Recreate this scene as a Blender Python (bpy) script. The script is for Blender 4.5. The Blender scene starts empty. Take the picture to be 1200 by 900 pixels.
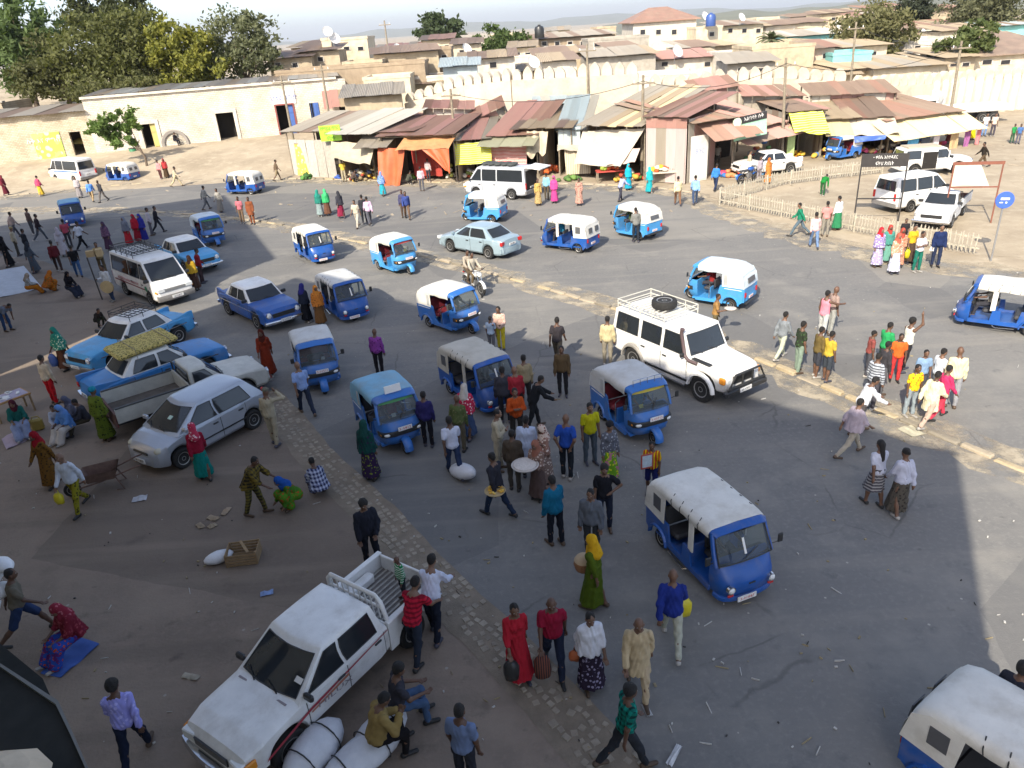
import bpy, bmesh, math, random
import numpy as np
from mathutils import Vector, Matrix, geometry
rnd = random.Random(7)
S = bpy.context.scene
COL = S.collection
# ---------------------------------------------------------------- camera
F_PX, PITCH, ROLL, CAM_H = 869.0, math.radians(25.79), math.radians(-4.04), 10.14
_f = Vector((0, math.cos(PITCH), -math.sin(PITCH))); _r = Vector((1, 0, 0)); _u = _r.cross(_f)
CR = _r*math.cos(ROLL) + _u*math.sin(ROLL); CU = _u*math.cos(ROLL) - _r*math.sin(ROLL); CF = _f
cd = bpy.data.cameras.new('camera'); cam = bpy.data.objects.new('camera', cd); COL.objects.link(cam)
cd.sensor_width = 36.0; cd.lens = 36.0*F_PX/1200.0; cd.clip_start = 0.05; cd.clip_end = 30000
cam.matrix_world = Matrix(((CR.x, CU.x, -CF.x, 0), (CR.y, CU.y, -CF.y, 0), (CR.z, CU.z, -CF.z, CAM_H), (0, 0, 0, 1)))
S.camera = cam
S.render.engine = 'CYCLES'; S.cycles.max_bounces = 6; S.cycles.diffuse_bounces = 3; S.cycles.glossy_bounces = 3; S.cycles.volume_bounces = 0; S.cycles.transparent_max_bounces = 12
S.render.resolution_x = 1024; S.render.resolution_y = 768
# ---------------------------------------------------------------- sky, sun, exposure
SUN_AZ, SUN_EL = math.radians(26), math.radians(37)      # shadows fall towards azimuth 26 deg (from +Y to +X)
w = bpy.data.worlds.new('World'); S.world = w; w.use_nodes = True
nt = w.node_tree; bg = nt.nodes['Background']
sky = nt.nodes.new('ShaderNodeTexSky'); sky.sky_type = 'NISHITA'; sky.sun_disc = False
sky.sun_elevation = SUN_EL; sky.sun_rotation = SUN_AZ + math.pi
sky.altitude = 1800; sky.air_density = 0.85; sky.dust_density = 7.0; sky.ozone_density = 1.0
hsv = nt.nodes.new('ShaderNodeHueSaturation'); hsv.inputs['Saturation'].default_value = 0.82   # hazy highland air: paler than a clear blue sky
nt.links.new(sky.outputs[0], hsv.inputs['Color']); nt.links.new(hsv.outputs[0], bg.inputs[0]); bg.inputs[1].default_value = 0.15
sd = bpy.data.lights.new('sun', 'SUN'); sun = bpy.data.objects.new('sun', sd); COL.objects.link(sun)
sd.energy = 3.3; sd.angle = math.radians(0.55); sd.color = (1.0, 0.92, 0.78)
SUN_D = Vector((math.sin(SUN_AZ)*math.cos(SUN_EL), math.cos(SUN_AZ)*math.cos(SUN_EL), -math.sin(SUN_EL)))
sun.rotation_euler = SUN_D.to_track_quat('-Z', 'Y').to_euler(); sun.location = (-20, -40, 60)
S.view_settings.view_transform = 'Standard'; S.view_settings.look = 'None'
S.view_settings.exposure = 1.2; S.view_settings.gamma = 1.0
# ---------------------------------------------------------------- survey helpers (photo sight lines to metres on site)
def ray(px, py): return CF*F_PX + CR*(px-600) - CU*(py-450)
def G(px, py, z=0.0):
    d = ray(px, py); t = (z-CAM_H)/d.z; return Vector((d.x*t, d.y*t, z))
def D(px, py, Y):
    d = ray(px, py); t = Y/d.y; return Vector((d.x*t, Y, CAM_H+d.z*t))
def hills(x, y):
    def sm(a, b, v):
        t = min(1, max(0, (v-a)/(b-a))); return t*t*(3-2*t)
    z = sm(66, 130, y)*min(6.5, max(0.3, 3.4-0.055*x))
    if x < 5: z += 1.1*sm(60.5, 70, y + 0.12*min(0, x))*sm(5, -14, x)*(1-sm(75, 110, y))
    z -= 26*sm(230, 700, math.hypot(x, y))
    return z
# ---------------------------------------------------------------- materials
MATS = {}
def _tree(m):
    m.use_nodes = True; n = m.node_tree; return n, n.nodes['Principled BSDF'], n.links
def lin(c):
    if isinstance(c, str):
        c = tuple(int(c[i:i+2], 16)/255 for i in (0, 2, 4))
        c = tuple((v/12.92 if v <= .04045 else ((v+.055)/1.055)**2.4) for v in c)
    return tuple(c)[:3]
def mat(name, col, rough=.75, metal=0., var=.18, scale=4., bump=0., bscale=40., coat=0., col2=None, detail=5, spec=None):
    if name in MATS: return MATS[name]
    m = bpy.data.materials.new(name); MATS[name] = m; n, b, L = _tree(m)
    c = lin(col); c2 = lin(col2) if col2 is not None else tuple(v*(1-var) for v in c)
    tc = n.nodes.new('ShaderNodeTexCoord')
    no = n.nodes.new('ShaderNodeTexNoise'); no.inputs['Scale'].default_value = scale; no.inputs['Detail'].default_value = detail; no.inputs['Roughness'].default_value = .65
    L.new(tc.outputs['Object'], no.inputs['Vector'])
    rp = n.nodes.new('ShaderNodeValToRGB'); rp.color_ramp.elements[0].position = .32; rp.color_ramp.elements[1].position = .68
    rp.color_ramp.elements[0].color = (*c2, 1); rp.color_ramp.elements[1].color = (*c, 1)
    L.new(no.outputs[0], rp.inputs[0]); L.new(rp.outputs[0], b.inputs['Base Color'])
    b.inputs['Roughness'].default_value = rough; b.inputs['Metallic'].default_value = metal
    if coat: b.inputs['Coat Weight'].default_value = coat; b.inputs['Coat Roughness'].default_value = .08
    if spec is not None: b.inputs['Specular IOR Level'].default_value = spec
    if bump:
        n2 = n.nodes.new('ShaderNodeTexNoise'); n2.inputs['Scale'].default_value = bscale; n2.inputs['Detail'].default_value = 6
        L.new(tc.outputs['Object'], n2.inputs['Vector'])
        bp = n.nodes.new('ShaderNodeBump'); bp.inputs['Strength'].default_value = bump; bp.inputs['Distance'].default_value = .03
        L.new(n2.outputs[0], bp.inputs['Height']); L.new(bp.outputs[0], b.inputs['Normal'])
    return m
def dirty(m, col, lo=.5, hi=.8, amt=.55, scale=2.2):   # dust and stains with their own shapes, different on every piece
    n, b, L = _tree(m); oi = n.nodes.new('ShaderNodeObjectInfo'); tc = n.nodes.new('ShaderNodeTexCoord'); no = n.nodes.new('ShaderNodeTexNoise'); no.noise_dimensions = '4D'; no.inputs['Scale'].default_value = scale; no.inputs['Detail'].default_value = 9; no.inputs['Roughness'].default_value = .68
    mu = n.nodes.new('ShaderNodeMath'); mu.operation = 'MULTIPLY'; mu.inputs[1].default_value = 37.; L.new(oi.outputs['Random'], mu.inputs[0]); L.new(mu.outputs[0], no.inputs['W']); L.new(tc.outputs['Object'], no.inputs['Vector'])
    r = n.nodes.new('ShaderNodeMapRange'); r.inputs[1].default_value = lo; r.inputs[2].default_value = hi; r.inputs[4].default_value = amt; L.new(no.outputs[0], r.inputs[0])
    src = b.inputs['Base Color'].links[0].from_socket; mx = n.nodes.new('ShaderNodeMix'); mx.data_type = 'RGBA'; mx.inputs[7].default_value = (*lin(col), 1); L.new(r.outputs[0], mx.inputs[0]); L.new(src, mx.inputs[6]); L.new(mx.outputs[2], b.inputs['Base Color'])
    ro = n.nodes.new('ShaderNodeMath'); ro.operation = 'MULTIPLY_ADD'; ro.inputs[1].default_value = .5; ro.inputs[2].default_value = b.inputs['Roughness'].default_value; L.new(r.outputs[0], ro.inputs[0]); L.new(ro.outputs[0], b.inputs['Roughness']); return m
def glass(name='window_glass', tint=(.10, .12, .13), mixf=.38):
    if name in MATS: return MATS[name]
    m = bpy.data.materials.new(name); MATS[name] = m; n, b, L = _tree(m)
    b.inputs['Base Color'].default_value = (*tint, 1); b.inputs['Roughness'].default_value = .04; b.inputs['Specular IOR Level'].default_value = .6
    tr = n.nodes.new('ShaderNodeBsdfTransparent'); tr.inputs[0].default_value = (.62, .68, .68, 1)
    mx = n.nodes.new('ShaderNodeMixShader'); mx.inputs[0].default_value = mixf
    L.new(tr.outputs[0], mx.inputs[1]); L.new(b.outputs[0], mx.inputs[2]); L.new(mx.outputs[0], n.nodes['Material Output'].inputs[0])
    return m
def fabric(c1, kind='plain', c2='ffffff', sc=1., c3=None, rough=.9):
    key = 'fabric_%s_%s_%s_%s_%s' % (c1, kind, c2, sc, c3)
    if key in MATS: return MATS[key]
    if kind == 'plain': return mat(key, c1, rough, var=.22, scale=7, bump=.25, bscale=9, spec=.2)
    m = bpy.data.materials.new(key); MATS[key] = m; n, b, L = _tree(m)
    b.inputs['Roughness'].default_value = rough; b.inputs['Specular IOR Level'].default_value = .2
    tc = n.nodes.new('ShaderNodeTexCoord'); A, B = (*lin(c1), 1), (*lin(c2), 1)
    mx = n.nodes.new('ShaderNodeMix'); mx.data_type = 'RGBA'; mx.inputs[6].default_value = A; mx.inputs[7].default_value = B
    def wave(dirn, s):
        wv = n.nodes.new('ShaderNodeTexWave'); wv.bands_direction = dirn; wv.inputs['Scale'].default_value = s; wv.inputs['Distortion'].default_value = .6; wv.inputs['Detail'].default_value = 1
        L.new(tc.outputs['Object'], wv.inputs[0]); g = n.nodes.new('ShaderNodeMath'); g.operation = 'GREATER_THAN'; g.inputs[1].default_value = .55; L.new(wv.outputs['Fac'], g.inputs[0]); return g
    if kind == 'hstripe': L.new(wave('Z', 4*sc).outputs[0], mx.inputs[0])
    elif kind == 'vstripe': L.new(wave('X', 4*sc).outputs[0], mx.inputs[0])
    elif kind == 'check':
        a, d = wave('X', 3.5*sc), wave('Z', 3.5*sc); s = n.nodes.new('ShaderNodeMath'); s.operation = 'ADD'; L.new(a.outputs[0], s.inputs[0]); L.new(d.outputs[0], s.inputs[1])
        h = n.nodes.new('ShaderNodeMath'); h.operation = 'MULTIPLY'; h.inputs[1].default_value = .5; L.new(s.outputs[0], h.inputs[0]); L.new(h.outputs[0], mx.inputs[0])
    else:  # print: blotched pattern of two or three colours
        v = n.nodes.new('ShaderNodeTexVoronoi'); v.inputs['Scale'].default_value = 14*sc; L.new(tc.outputs['Object'], v.inputs['Vector'])
        no = n.nodes.new('ShaderNodeTexNoise'); no.inputs['Scale'].default_value = 11*sc; L.new(tc.outputs['Object'], no.inputs['Vector'])
        g = n.nodes.new('ShaderNodeMath'); g.operation = 'LESS_THAN'; g.inputs[1].default_value = .36; L.new(v.outputs['Distance'], g.inputs[0])
        L.new(g.outputs[0], mx.inputs[0])
        m2 = n.nodes.new('ShaderNodeMix'); m2.data_type = 'RGBA'; m2.inputs[7].default_value = (*lin(c3 or c1), 1); L.new(mx.outputs[2], m2.inputs[6])
        g2 = n.nodes.new('ShaderNodeMath'); g2.operation = 'GREATER_THAN'; g2.inputs[1].default_value = .56; L.new(no.outputs[0], g2.inputs[0]); L.new(g2.outputs[0], m2.inputs[0]); mx = m2
    L.new(mx.outputs[2], b.inputs['Base Color'])
    return m
# ---------------------------------------------------------------- meshes
class MB:
    def __init__(s): s.v = []; s.f = []
    def add(s, vs, fs):
        o = len(s.v); s.v += [tuple(v) for v in vs]; s.f += [tuple(i+o for i in f) for f in fs]; return s
    def box(s, c, d, rz=0., ry=0., rx=0., tx=1., ty=1.):
        M = Matrix.Rotation(rz, 3, 'Z') @ Matrix.Rotation(ry, 3, 'Y') @ Matrix.Rotation(rx, 3, 'X'); c = Vector(c)
        vs = []
        for z in (-.5, .5):
            kx, ky = (tx, ty) if z > 0 else (1, 1)
            for x, y in ((-.5, -.5), (.5, -.5), (.5, .5), (-.5, .5)): vs.append(c + M @ Vector((x*d[0]*kx, y*d[1]*ky, z*d[2])))
        return s.add(vs, [(3, 2, 1, 0), (4, 5, 6, 7), (0, 1, 5, 4), (1, 2, 6, 5), (2, 3, 7, 6), (3, 0, 4, 7)])
    def cbox(s, c, d, b=.02, rz=0.):       # box with chamfered edges all round
        hx, hy, hz = d[0]/2, d[1]/2, d[2]/2; b = min(b, hx*.9, hy*.9, hz*.9); M = Matrix.Rotation(rz, 3, 'Z'); c = Vector(c)
        rings = []
        for (z, k) in ((-hz, b), (-hz+b, 0), (hz-b, 0), (hz, b)):
            x, y = hx-k, hy-k; q = b if k == 0 else b*.6
            rings.append([c + M @ Vector(p+(z,)) for p in ((x-q, -y), (x, -y+q), (x, y-q), (x-q, y), (-x+q, y), (-x, y-q), (-x, -y+q), (-x+q, -y))])
        return s.loft(rings, cap=True)
    def loft(s, rings, cap=False, closed=True):
        n = len(rings[0]); vs = [p for r in rings for p in r]; fs = []
        for i in range(len(rings)-1):
            for j in range(n if closed else n-1):
                k = (j+1) % n; fs.append((i*n+j, i*n+k, (i+1)*n+k, (i+1)*n+j))
        if cap: fs += [tuple(range(n-1, -1, -1)), tuple((len(rings)-1)*n+j for j in range(n))]
        return s.add(vs, fs)
    def tube(s, pts, r, seg=6, cap=True):
        pts = [Vector(p) for p in pts]; rs = r if isinstance(r, (list, tuple)) else [r]*len(pts); rings = []
        for i, p in enumerate(pts):
            t = (pts[min(i+1, len(pts)-1)] - pts[max(i-1, 0)]); t = t.normalized() if t.length > 1e-9 else Vector((0, 0, 1))
            a = t.cross(Vector((0, 0, 1)) if abs(t.z) < .9 else Vector((1, 0, 0))).normalized(); b = t.cross(a)
            rings.append([p + (a*math.cos(q)+b*math.sin(q))*rs[i] for q in [2*math.pi*k/seg for k in range(seg)]])
        return s.loft(rings, cap)
    def lathe(s, prof, c=(0, 0, 0), axis='Z', seg=16, cap=True):
        c = Vector(c); rings = []
        for r, h in prof:
            ring = []
            for k in range(seg):
                a = 2*math.pi*k/seg; p = (r*math.cos(a), r*math.sin(a), h)
                if axis == 'Y': p = (p[0], p[2], p[1])
                elif axis == 'X': p = (p[2], p[0], p[1])
                ring.append(c+Vector(p))
            rings.append(ring)
        return s.loft(rings, cap)
    def ext(s, prof, y0, y1, axis='Y'):    # closed 2D outline pushed from y0 to y1
        n = len(prof)
        def P(a, b, y): return (a, y, b) if axis == 'Y' else ((y, a, b) if axis == 'X' else (a, b, y))
        vs = [P(a, b, y0) for a, b in prof] + [P(a, b, y1) for a, b in prof]
        tri = geometry.tessellate_polygon([[Vector((a, b, 0)) for a, b in prof]])
        fs = [t for t in tri] + [tuple(n+i for i in reversed(t)) for t in tri]
        fs += [(i, (i+1) % n, n+(i+1) % n, n+i) for i in range(n)]
        return s.add(vs, fs)
    def grid(s, P):                        # P[i][j] points
        n, m = len(P), len(P[0]); vs = [p for r in P for p in r]
        return s.add(vs, [(i*m+j, i*m+j+1, (i+1)*m+j+1, (i+1)*m+j) for i in range(n-1) for j in range(m-1)])
    def blob(s, c, d, nu=8, nv=6):
        c = Vector(c); rings = []
        for i in range(1, nv):
            t = math.pi*i/nv; rings.append([c+Vector((math.sin(t)*math.cos(a)*d[0]/2, math.sin(t)*math.sin(a)*d[1]/2, -math.cos(t)*d[2]/2)) for a in [2*math.pi*k/nu for k in range(nu)]])
        return s.loft(rings, cap=True)
    def tf(s, M):
        s.v = [tuple(M @ Vector(v)) for v in s.v]; return s
    def mirror(s):                         # mirrored copy across local y
        o = len(s.v); s.v += [(x, -y, z) for x, y, z in s.v]; s.f += [tuple(i+o for i in reversed(f)) for f in s.f]; return s
    def mesh(s, name, smooth=None):
        me = bpy.data.meshes.new(name); me.from_pydata(s.v, [], s.f)
        bm = bmesh.new(); bm.from_mesh(me); bmesh.ops.recalc_face_normals(bm, faces=bm.faces); bm.to_mesh(me); bm.free()
        if smooth is not None:
            me.polygons.foreach_set('use_smooth', [True]*len(me.polygons))
            if smooth < 170: me.set_sharp_from_angle(angle=math.radians(smooth))
        return me
def link(name, me, m=None, parent=None, loc=None, rz=None):
    o = bpy.data.objects.new(name, me); COL.objects.link(o)
    if me is not None and m is not None:
        if len(me.materials) == 0: me.materials.append(None)
        o.material_slots[0].link = 'OBJECT'; o.material_slots[0].material = m
    if parent is not None: o.parent = parent
    if loc is not None: o.location = loc
    if rz is not None: o.rotation_euler = (0, 0, rz)
    return o
def part(name, mb, m, parent=None, smooth=None): return link(name, mb.mesh(name, smooth), m, parent)
def thing(name, label, cat, loc=(0, 0, 0), rz=0., group=None):
    o = link(name, None, None, None, loc, rz); o['label'] = label; o['category'] = cat
    if group: o['group'] = group
    return o
def tag(o, label, cat, group=None):
    o['label'] = label; o['category'] = cat
    if group: o['group'] = group
    return o
def struct(o): o['kind'] = 'structure'; return o
def stuff(o): o['kind'] = 'stuff'; return o
def clone(o, parent=None):
    c = o.copy(); COL.objects.link(c); c.parent = parent
    for ch in o.children: clone(ch, c)
    return c
def hump(n=2): return (rnd.random()+rnd.random()-1)*n
def text_mesh(s, size, sx=1.):             # lettering turned into a mesh, lying in local XZ, facing -Y
    cu = bpy.data.curves.new('lettering', 'FONT'); cu.body = s; cu.size = size; cu.align_x = 'CENTER'; cu.align_y = 'CENTER'; cu.resolution_u = 1; cu.extrude = .004
    ob = bpy.data.objects.new('lettering', cu); dg = bpy.context.evaluated_depsgraph_get()
    COL.objects.link(ob); dg.update(); me = bpy.data.meshes.new_from_object(ob.evaluated_get(dg)); bpy.data.objects.remove(ob)
    me.transform(Matrix.Rotation(math.pi/2, 4, 'X') @ Matrix.Diagonal((sx, 1, 1, 1))); me.materials.clear(); return me
# ---------------------------------------------------------------- ground, roads, kerbs
def ground_mat(name, cols, scales, rough=.95, bump=.5, bs=14., specks=None, cracks=None, patches=None):
    m = bpy.data.materials.new(name); n, b, L = _tree(m); b.inputs['Roughness'].default_value = rough; b.inputs['Specular IOR Level'].default_value = .25
    tc = n.nodes.new('ShaderNodeTexCoord'); prev = None
    for c2, sc, lo, hi in scales:
        no = n.nodes.new('ShaderNodeTexNoise'); no.inputs['Scale'].default_value = sc; no.inputs['Detail'].default_value = 8; no.inputs['Roughness'].default_value = .62
        L.new(tc.outputs['Object'], no.inputs['Vector'])
        r = n.nodes.new('ShaderNodeMapRange'); r.inputs[1].default_value = lo; r.inputs[2].default_value = hi; L.new(no.outputs[0], r.inputs[0])
        mx = n.nodes.new('ShaderNodeMix'); mx.data_type = 'RGBA'; mx.inputs[7].default_value = (*lin(c2), 1)
        if prev is None: mx.inputs[6].default_value = (*lin(cols), 1)
        else: L.new(prev, mx.inputs[6])
        L.new(r.outputs[0], mx.inputs[0]); prev = mx.outputs[2]
    def over(fac, c):
        nonlocal prev
        mx = n.nodes.new('ShaderNodeMix'); mx.data_type = 'RGBA'; mx.inputs[7].default_value = (*lin(c), 1); L.new(prev, mx.inputs[6]); L.new(fac, mx.inputs[0]); prev = mx.outputs[2]
    def rng(sock, lo, hi, a=0., b_=1.):
        r = n.nodes.new('ShaderNodeMapRange'); r.inputs[1].default_value = lo; r.inputs[2].default_value = hi; r.inputs[3].default_value = a; r.inputs[4].default_value = b_; L.new(sock, r.inputs[0]); return r.outputs[0]
    def noise(sc, det=6):
        q = n.nodes.new('ShaderNodeTexNoise'); q.inputs['Scale'].default_value = sc; q.inputs['Detail'].default_value = det; L.new(tc.outputs['Object'], q.inputs['Vector']); return q
    def mul(a, c):
        q = n.nodes.new('ShaderNodeMath'); q.operation = 'MULTIPLY'; L.new(a, q.inputs[0]); L.new(c, q.inputs[1]); return q.outputs[0]
    if patches:                                # repaired and worn areas with ragged outlines, streaks along the traffic, oil drips
        v = n.nodes.new('ShaderNodeTexVoronoi'); v.inputs['Scale'].default_value = .16; w2 = noise(.9, 5); ad = n.nodes.new('ShaderNodeMix'); ad.data_type = 'VECTOR'; ad.inputs[0].default_value = .18; L.new(tc.outputs['Object'], ad.inputs[4]); L.new(w2.outputs['Color'], ad.inputs[5]); L.new(ad.outputs[1], v.inputs['Vector'])
        sp = n.nodes.new('ShaderNodeSeparateColor'); L.new(v.outputs['Color'], sp.inputs[0]); over(rng(sp.outputs[0], .62, .66, 0, .55), patches[0]); over(rng(sp.outputs[1], .74, .78, 0, .45), patches[1])
        mp = n.nodes.new('ShaderNodeMapping'); mp.inputs['Rotation'].default_value = (0, 0, .89); mp.inputs['Scale'].default_value = (.10, 1.5, 1); L.new(tc.outputs['Object'], mp.inputs[0]); st = n.nodes.new('ShaderNodeTexNoise'); st.inputs['Scale'].default_value = 1.; st.inputs['Detail'].default_value = 5; L.new(mp.outputs[0], st.inputs['Vector']); over(rng(st.outputs[0], .54, .72, 0, .5), patches[1]); over(rng(st.outputs[0], .44, .30, 0, .4), patches[0])
        over(rng(noise(1.9, 3).outputs[0], .70, .78, 0, .6), patches[2])
    if cracks:
        v = n.nodes.new('ShaderNodeTexVoronoi'); v.feature = 'DISTANCE_TO_EDGE'; v.inputs['Scale'].default_value = .33; w2 = noise(2.2, 6); ad = n.nodes.new('ShaderNodeMix'); ad.data_type = 'VECTOR'; ad.inputs[0].default_value = .14; L.new(tc.outputs['Object'], ad.inputs[4]); L.new(w2.outputs['Color'], ad.inputs[5]); L.new(ad.outputs[1], v.inputs['Vector'])
        over(mul(rng(v.outputs['Distance'], .009, .002), rng(noise(.35, 3).outputs[0], .52, .6, 0, .38)), cracks)
    if specks:
        v = n.nodes.new('ShaderNodeTexVoronoi'); v.inputs['Scale'].default_value = specks[1]; L.new(tc.outputs['Object'], v.inputs['Vector'])
        g = n.nodes.new('ShaderNodeMath'); g.operation = 'LESS_THAN'; g.inputs[1].default_value = specks[2]; L.new(v.outputs['Distance'], g.inputs[0])
        mx = n.nodes.new('ShaderNodeMix'); mx.data_type = 'RGBA'; mx.inputs[7].default_value = (*lin(specks[0]), 1); L.new(prev, mx.inputs[6]); L.new(g.outputs[0], mx.inputs[0]); prev = mx.outputs[2]
    L.new(prev, b.inputs['Base Color'])
    no = n.nodes.new('ShaderNodeTexNoise'); no.inputs['Scale'].default_value = bs; no.inputs['Detail'].default_value = 9; L.new(tc.outputs['Object'], no.inputs['Vector'])
    bp = n.nodes.new('ShaderNodeBump'); bp.inputs['Strength'].default_value = bump; bp.inputs['Distance'].default_value = .02; L.new(no.outputs[0], bp.inputs['Height']); L.new(bp.outputs[0], b.inputs['Normal'])
    return m
M_DIRT = ground_mat('dusty_earth', (.40, .33, .235), [((.29, .235, .165), .25, .4, .65), ((.48, .41, .30), 1.3, .5, .8), ((.22, .18, .13), 6, .58, .8)])
M_ASPH = ground_mat('worn_asphalt', (.190, .182, .168), [((.155, .152, .146), .18, .4, .65), ((.275, .258, .225), .5, .52, .82), ((.12, .12, .118), 1.7, .58, .8), ((.235, .225, .205), 9, .5, .8)], specks=((.36, .34, .30), 1.6, .04), bump=.35, bs=30, cracks=(.06, .058, .055), patches=((.135, .132, .128), (.27, .25, .215), (.075, .073, .07)))
M_PLAZA = ground_mat('trodden_earth_asphalt', (.255, .200, .155), [((.19, .15, .118), .3, .4, .65), ((.30, .238, .182), .8, .5, .78), ((.13, .104, .083), 1.4, .58, .75), ((.27, .212, .165), 8, .5, .8)], bump=.6, bs=18, specks=((.34, .31, .27), 1.3, .04), patches=((.145, .116, .092), (.30, .24, .185), (.09, .073, .06)))
M_SAND = ground_mat('kerb_dust', (.47, .40, .29), [((.33, .28, .21), .6, .45, .65), ((.55, .48, .36), 3, .5, .8)])
def patchy(m):                              # wind-blown dust: lies in patches, the road shows between them
    n, b, L = _tree(m); tc = n.nodes.new('ShaderNodeTexCoord'); no = n.nodes.new('ShaderNodeTexNoise'); no.inputs['Scale'].default_value = 1.1; no.inputs['Detail'].default_value = 9; no.inputs['Roughness'].default_value = .7; L.new(tc.outputs['Object'], no.inputs['Vector'])
    r = n.nodes.new('ShaderNodeMapRange'); r.inputs[1].default_value = .40; r.inputs[2].default_value = .60; r.inputs[4].default_value = .85; L.new(no.outputs[0], r.inputs[0])
    tr = n.nodes.new('ShaderNodeBsdfTransparent'); mx = n.nodes.new('ShaderNodeMixShader'); L.new(r.outputs[0], mx.inputs[0]); L.new(tr.outputs[0], mx.inputs[1]); L.new(b.outputs[0], mx.inputs[2]); L.new(mx.outputs[0], n.nodes['Material Output'].inputs[0])
patchy(M_SAND)
# one sheet to the horizon, finer near by
def axis(lim, mid, step, g):
    a = [0.]; 
    while a[-1] < lim:
        d = abs(a[-1]); a.append(a[-1] + (step if d < mid else step*(1+(d-mid)*g)))
    return a
xs = axis(14000, 110, 3.0, .06); xs = [-x for x in reversed(xs[1:])] + xs
ys = [-60+3.0*i for i in range(20)] + axis(14000, 230, 2.5, .06)
gm = MB(); gm.grid([[(x, y, hills(x, y) + (0 if math.hypot(x, y) < 300 else hump(.8)) - .0) for x in xs] for y in ys])
struct(part('ground', gm, M_DIRT, None, 180))
def sheet(name, pts, z, m, skirt=0.):
    tri = geometry.tessellate_polygon([[Vector((x, y, 0)) for x, y in pts]])
    b = MB(); b.add([(x, y, z) for x, y in pts], tri); return struct(part(name, b, m))
def smooth_line(pts, step=.8, it=2):
    for _ in range(it):
        q = [pts[0]]
        for a, b in zip(pts, pts[1:]): q += [(a[0]*.75+b[0]*.25, a[1]*.75+b[1]*.25), (a[0]*.25+b[0]*.75, a[1]*.25+b[1]*.75)]
        pts = q+[pts[-1]]
    return pts
def walk(pts, step):                        # evenly spaced points with direction
    out = []; acc = 0.
    for a, b in zip(pts, pts[1:]):
        d = math.hypot(b[0]-a[0], b[1]-a[1]); 
        while acc < d:
            t = acc/d; out.append((a[0]+(b[0]-a[0])*t, a[1]+(b[1]-a[1])*t, math.atan2(b[1]-a[1], b[0]-a[0]))); acc += step
        acc -= d
    return out
FAR_EDGE = smooth_line([(-75, 60), (-55, 61.5), (-41.5, 63.3), (-34.3, 65.2), (-26, 65), (-17.3, 62.8), (-4, 55.7), (2.2, 53.3), (9, 50), (12.4, 46.5), (12.4, 42.9), (14.4, 36), (16.9, 31.6), (19.3, 28.9), (24, 25.5), (34, 20), (60, 8)])
COB = smooth_line([(3.2, 4.0), (.9, 7.8), (.1, 9.2), (-1.7, 11.7), (-3.4, 14.5), (-5.3, 17.1), (-6.9, 19.9), (-9.0, 23.0), (-12.5, 27.5), (-18, 34), (-30, 45), (-75, 58)])
sheet('road', FAR_EDGE + [(60, -30), (3.2, -30)] + COB, .004, M_ASPH)
sheet('plaza', COB + [(-75, -20), (3.2, -20)], .0045, M_PLAZA)
MED = smooth_line([(-42, 58.8), (-28.8, 55), (-15.7, 48.0), (-8.8, 41.0), (-2.9, 35.4), (3.6, 27.8), (6.2, 24.3), (8.1, 21.2), (9.6, 18.4), (10.8, 16.2), (11.8, 14.4), (15, 8.5), (20, 0)])
def strip(name, line, wl, wr, z, m, wob=.12):
    pl, pr = [], []
    for x, y, a in walk(line, .7):
        n = (-math.sin(a), math.cos(a)); u, v = wl+hump(wob), wr+hump(wob)
        pl.append((x+n[0]*u, y+n[1]*u, z)); pr.append((x-n[0]*v, y-n[1]*v, z))
    b = MB(); b.grid([pl, pr]); return struct(part(name, b, m))
strip('median_dust_strip', MED, .8, .8, .008, M_SAND, .4)
strip('roadside_dust_strip', FAR_EDGE, .6, 1.6, .0085, M_SAND, .5)
# kerb stones, each its own block
M_KERB = [mat('kerb_concrete', 'aea089', .9, var=.3, scale=3, bump=.5, bscale=12), mat('kerb_worn_yellow', 'b4a487', .9, var=.35, scale=4, bump=.5, bscale=12, col2='9b8b6d'), mat('kerb_grey', '8d8474', .92, var=.3, scale=3, bump=.6, bscale=10)]
kb = []
for k in range(3):
    b = MB(); b.cbox((0, 0, .06+.01*k), (.80-.05*k, .22, .16+.02*k), .035); 
    b.v = [(x+hump(.015), y+hump(.02), z+hump(.012)) for x, y, z in b.v]; kb.append(b.mesh('kerb_stone'))
def kerb(name, line, step, skip=.06):
    root = struct(link(name, None))
    for x, y, a in walk(line, step):
        if rnd.random() < skip: continue
        o = link('kerb_stone', kb[rnd.randrange(3)], M_KERB[rnd.choice((0, 0, 1, 2))], root, (x, y, rnd.uniform(-.115, -.05)), a+hump(.06))
        o.scale = (1, 1.0, 1)
    return root
kerb('median_kerb', MED[6:], .84, .10)
kerb('roadside_kerb', [p for p in FAR_EDGE if -48 < p[0] < 12.5 and p[1] > 45], .9, .12)
# cobble strip along the plaza: small set stones (a few pixels each), one joined part
cb = MB()
for x, y, a in walk([p for p in COB if 5.0 < p[1] < 22], .17):
    for c in np.arange(-.42, .43, .17):
        if rnd.random() < .34 + .3*(abs(c) > .3): continue
        s = rnd.uniform(.10, .165); h = rnd.uniform(.003, .02)
        px, py = x-math.sin(a)*c+hump(.03), y+math.cos(a)*c+hump(.03)
        cb.box((px, py, h/2), (s, s*rnd.uniform(.75, 1.1), h+.02), a+hump(.5), hump(.06), hump(.06), .8, .8)
cob_root = struct(part('cobble_strip', MB().grid([[(x-math.sin(a)*w_+hump(.05), y+math.cos(a)*w_, .011) for x, y, a in walk([p for p in COB if 5 < p[1] < 22], .4)] for w_ in (-.5, .5)]), mat('cobble_mortar', '8a7d6c', .95, var=.3, scale=3, bump=.5)))
stuff(part('set_stone', cb, mat('cobble_stone', 'a59a88', .92, var=.5, scale=2.3, bump=.4, bscale=30, col2='7d7365'), cob_root))
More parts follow.
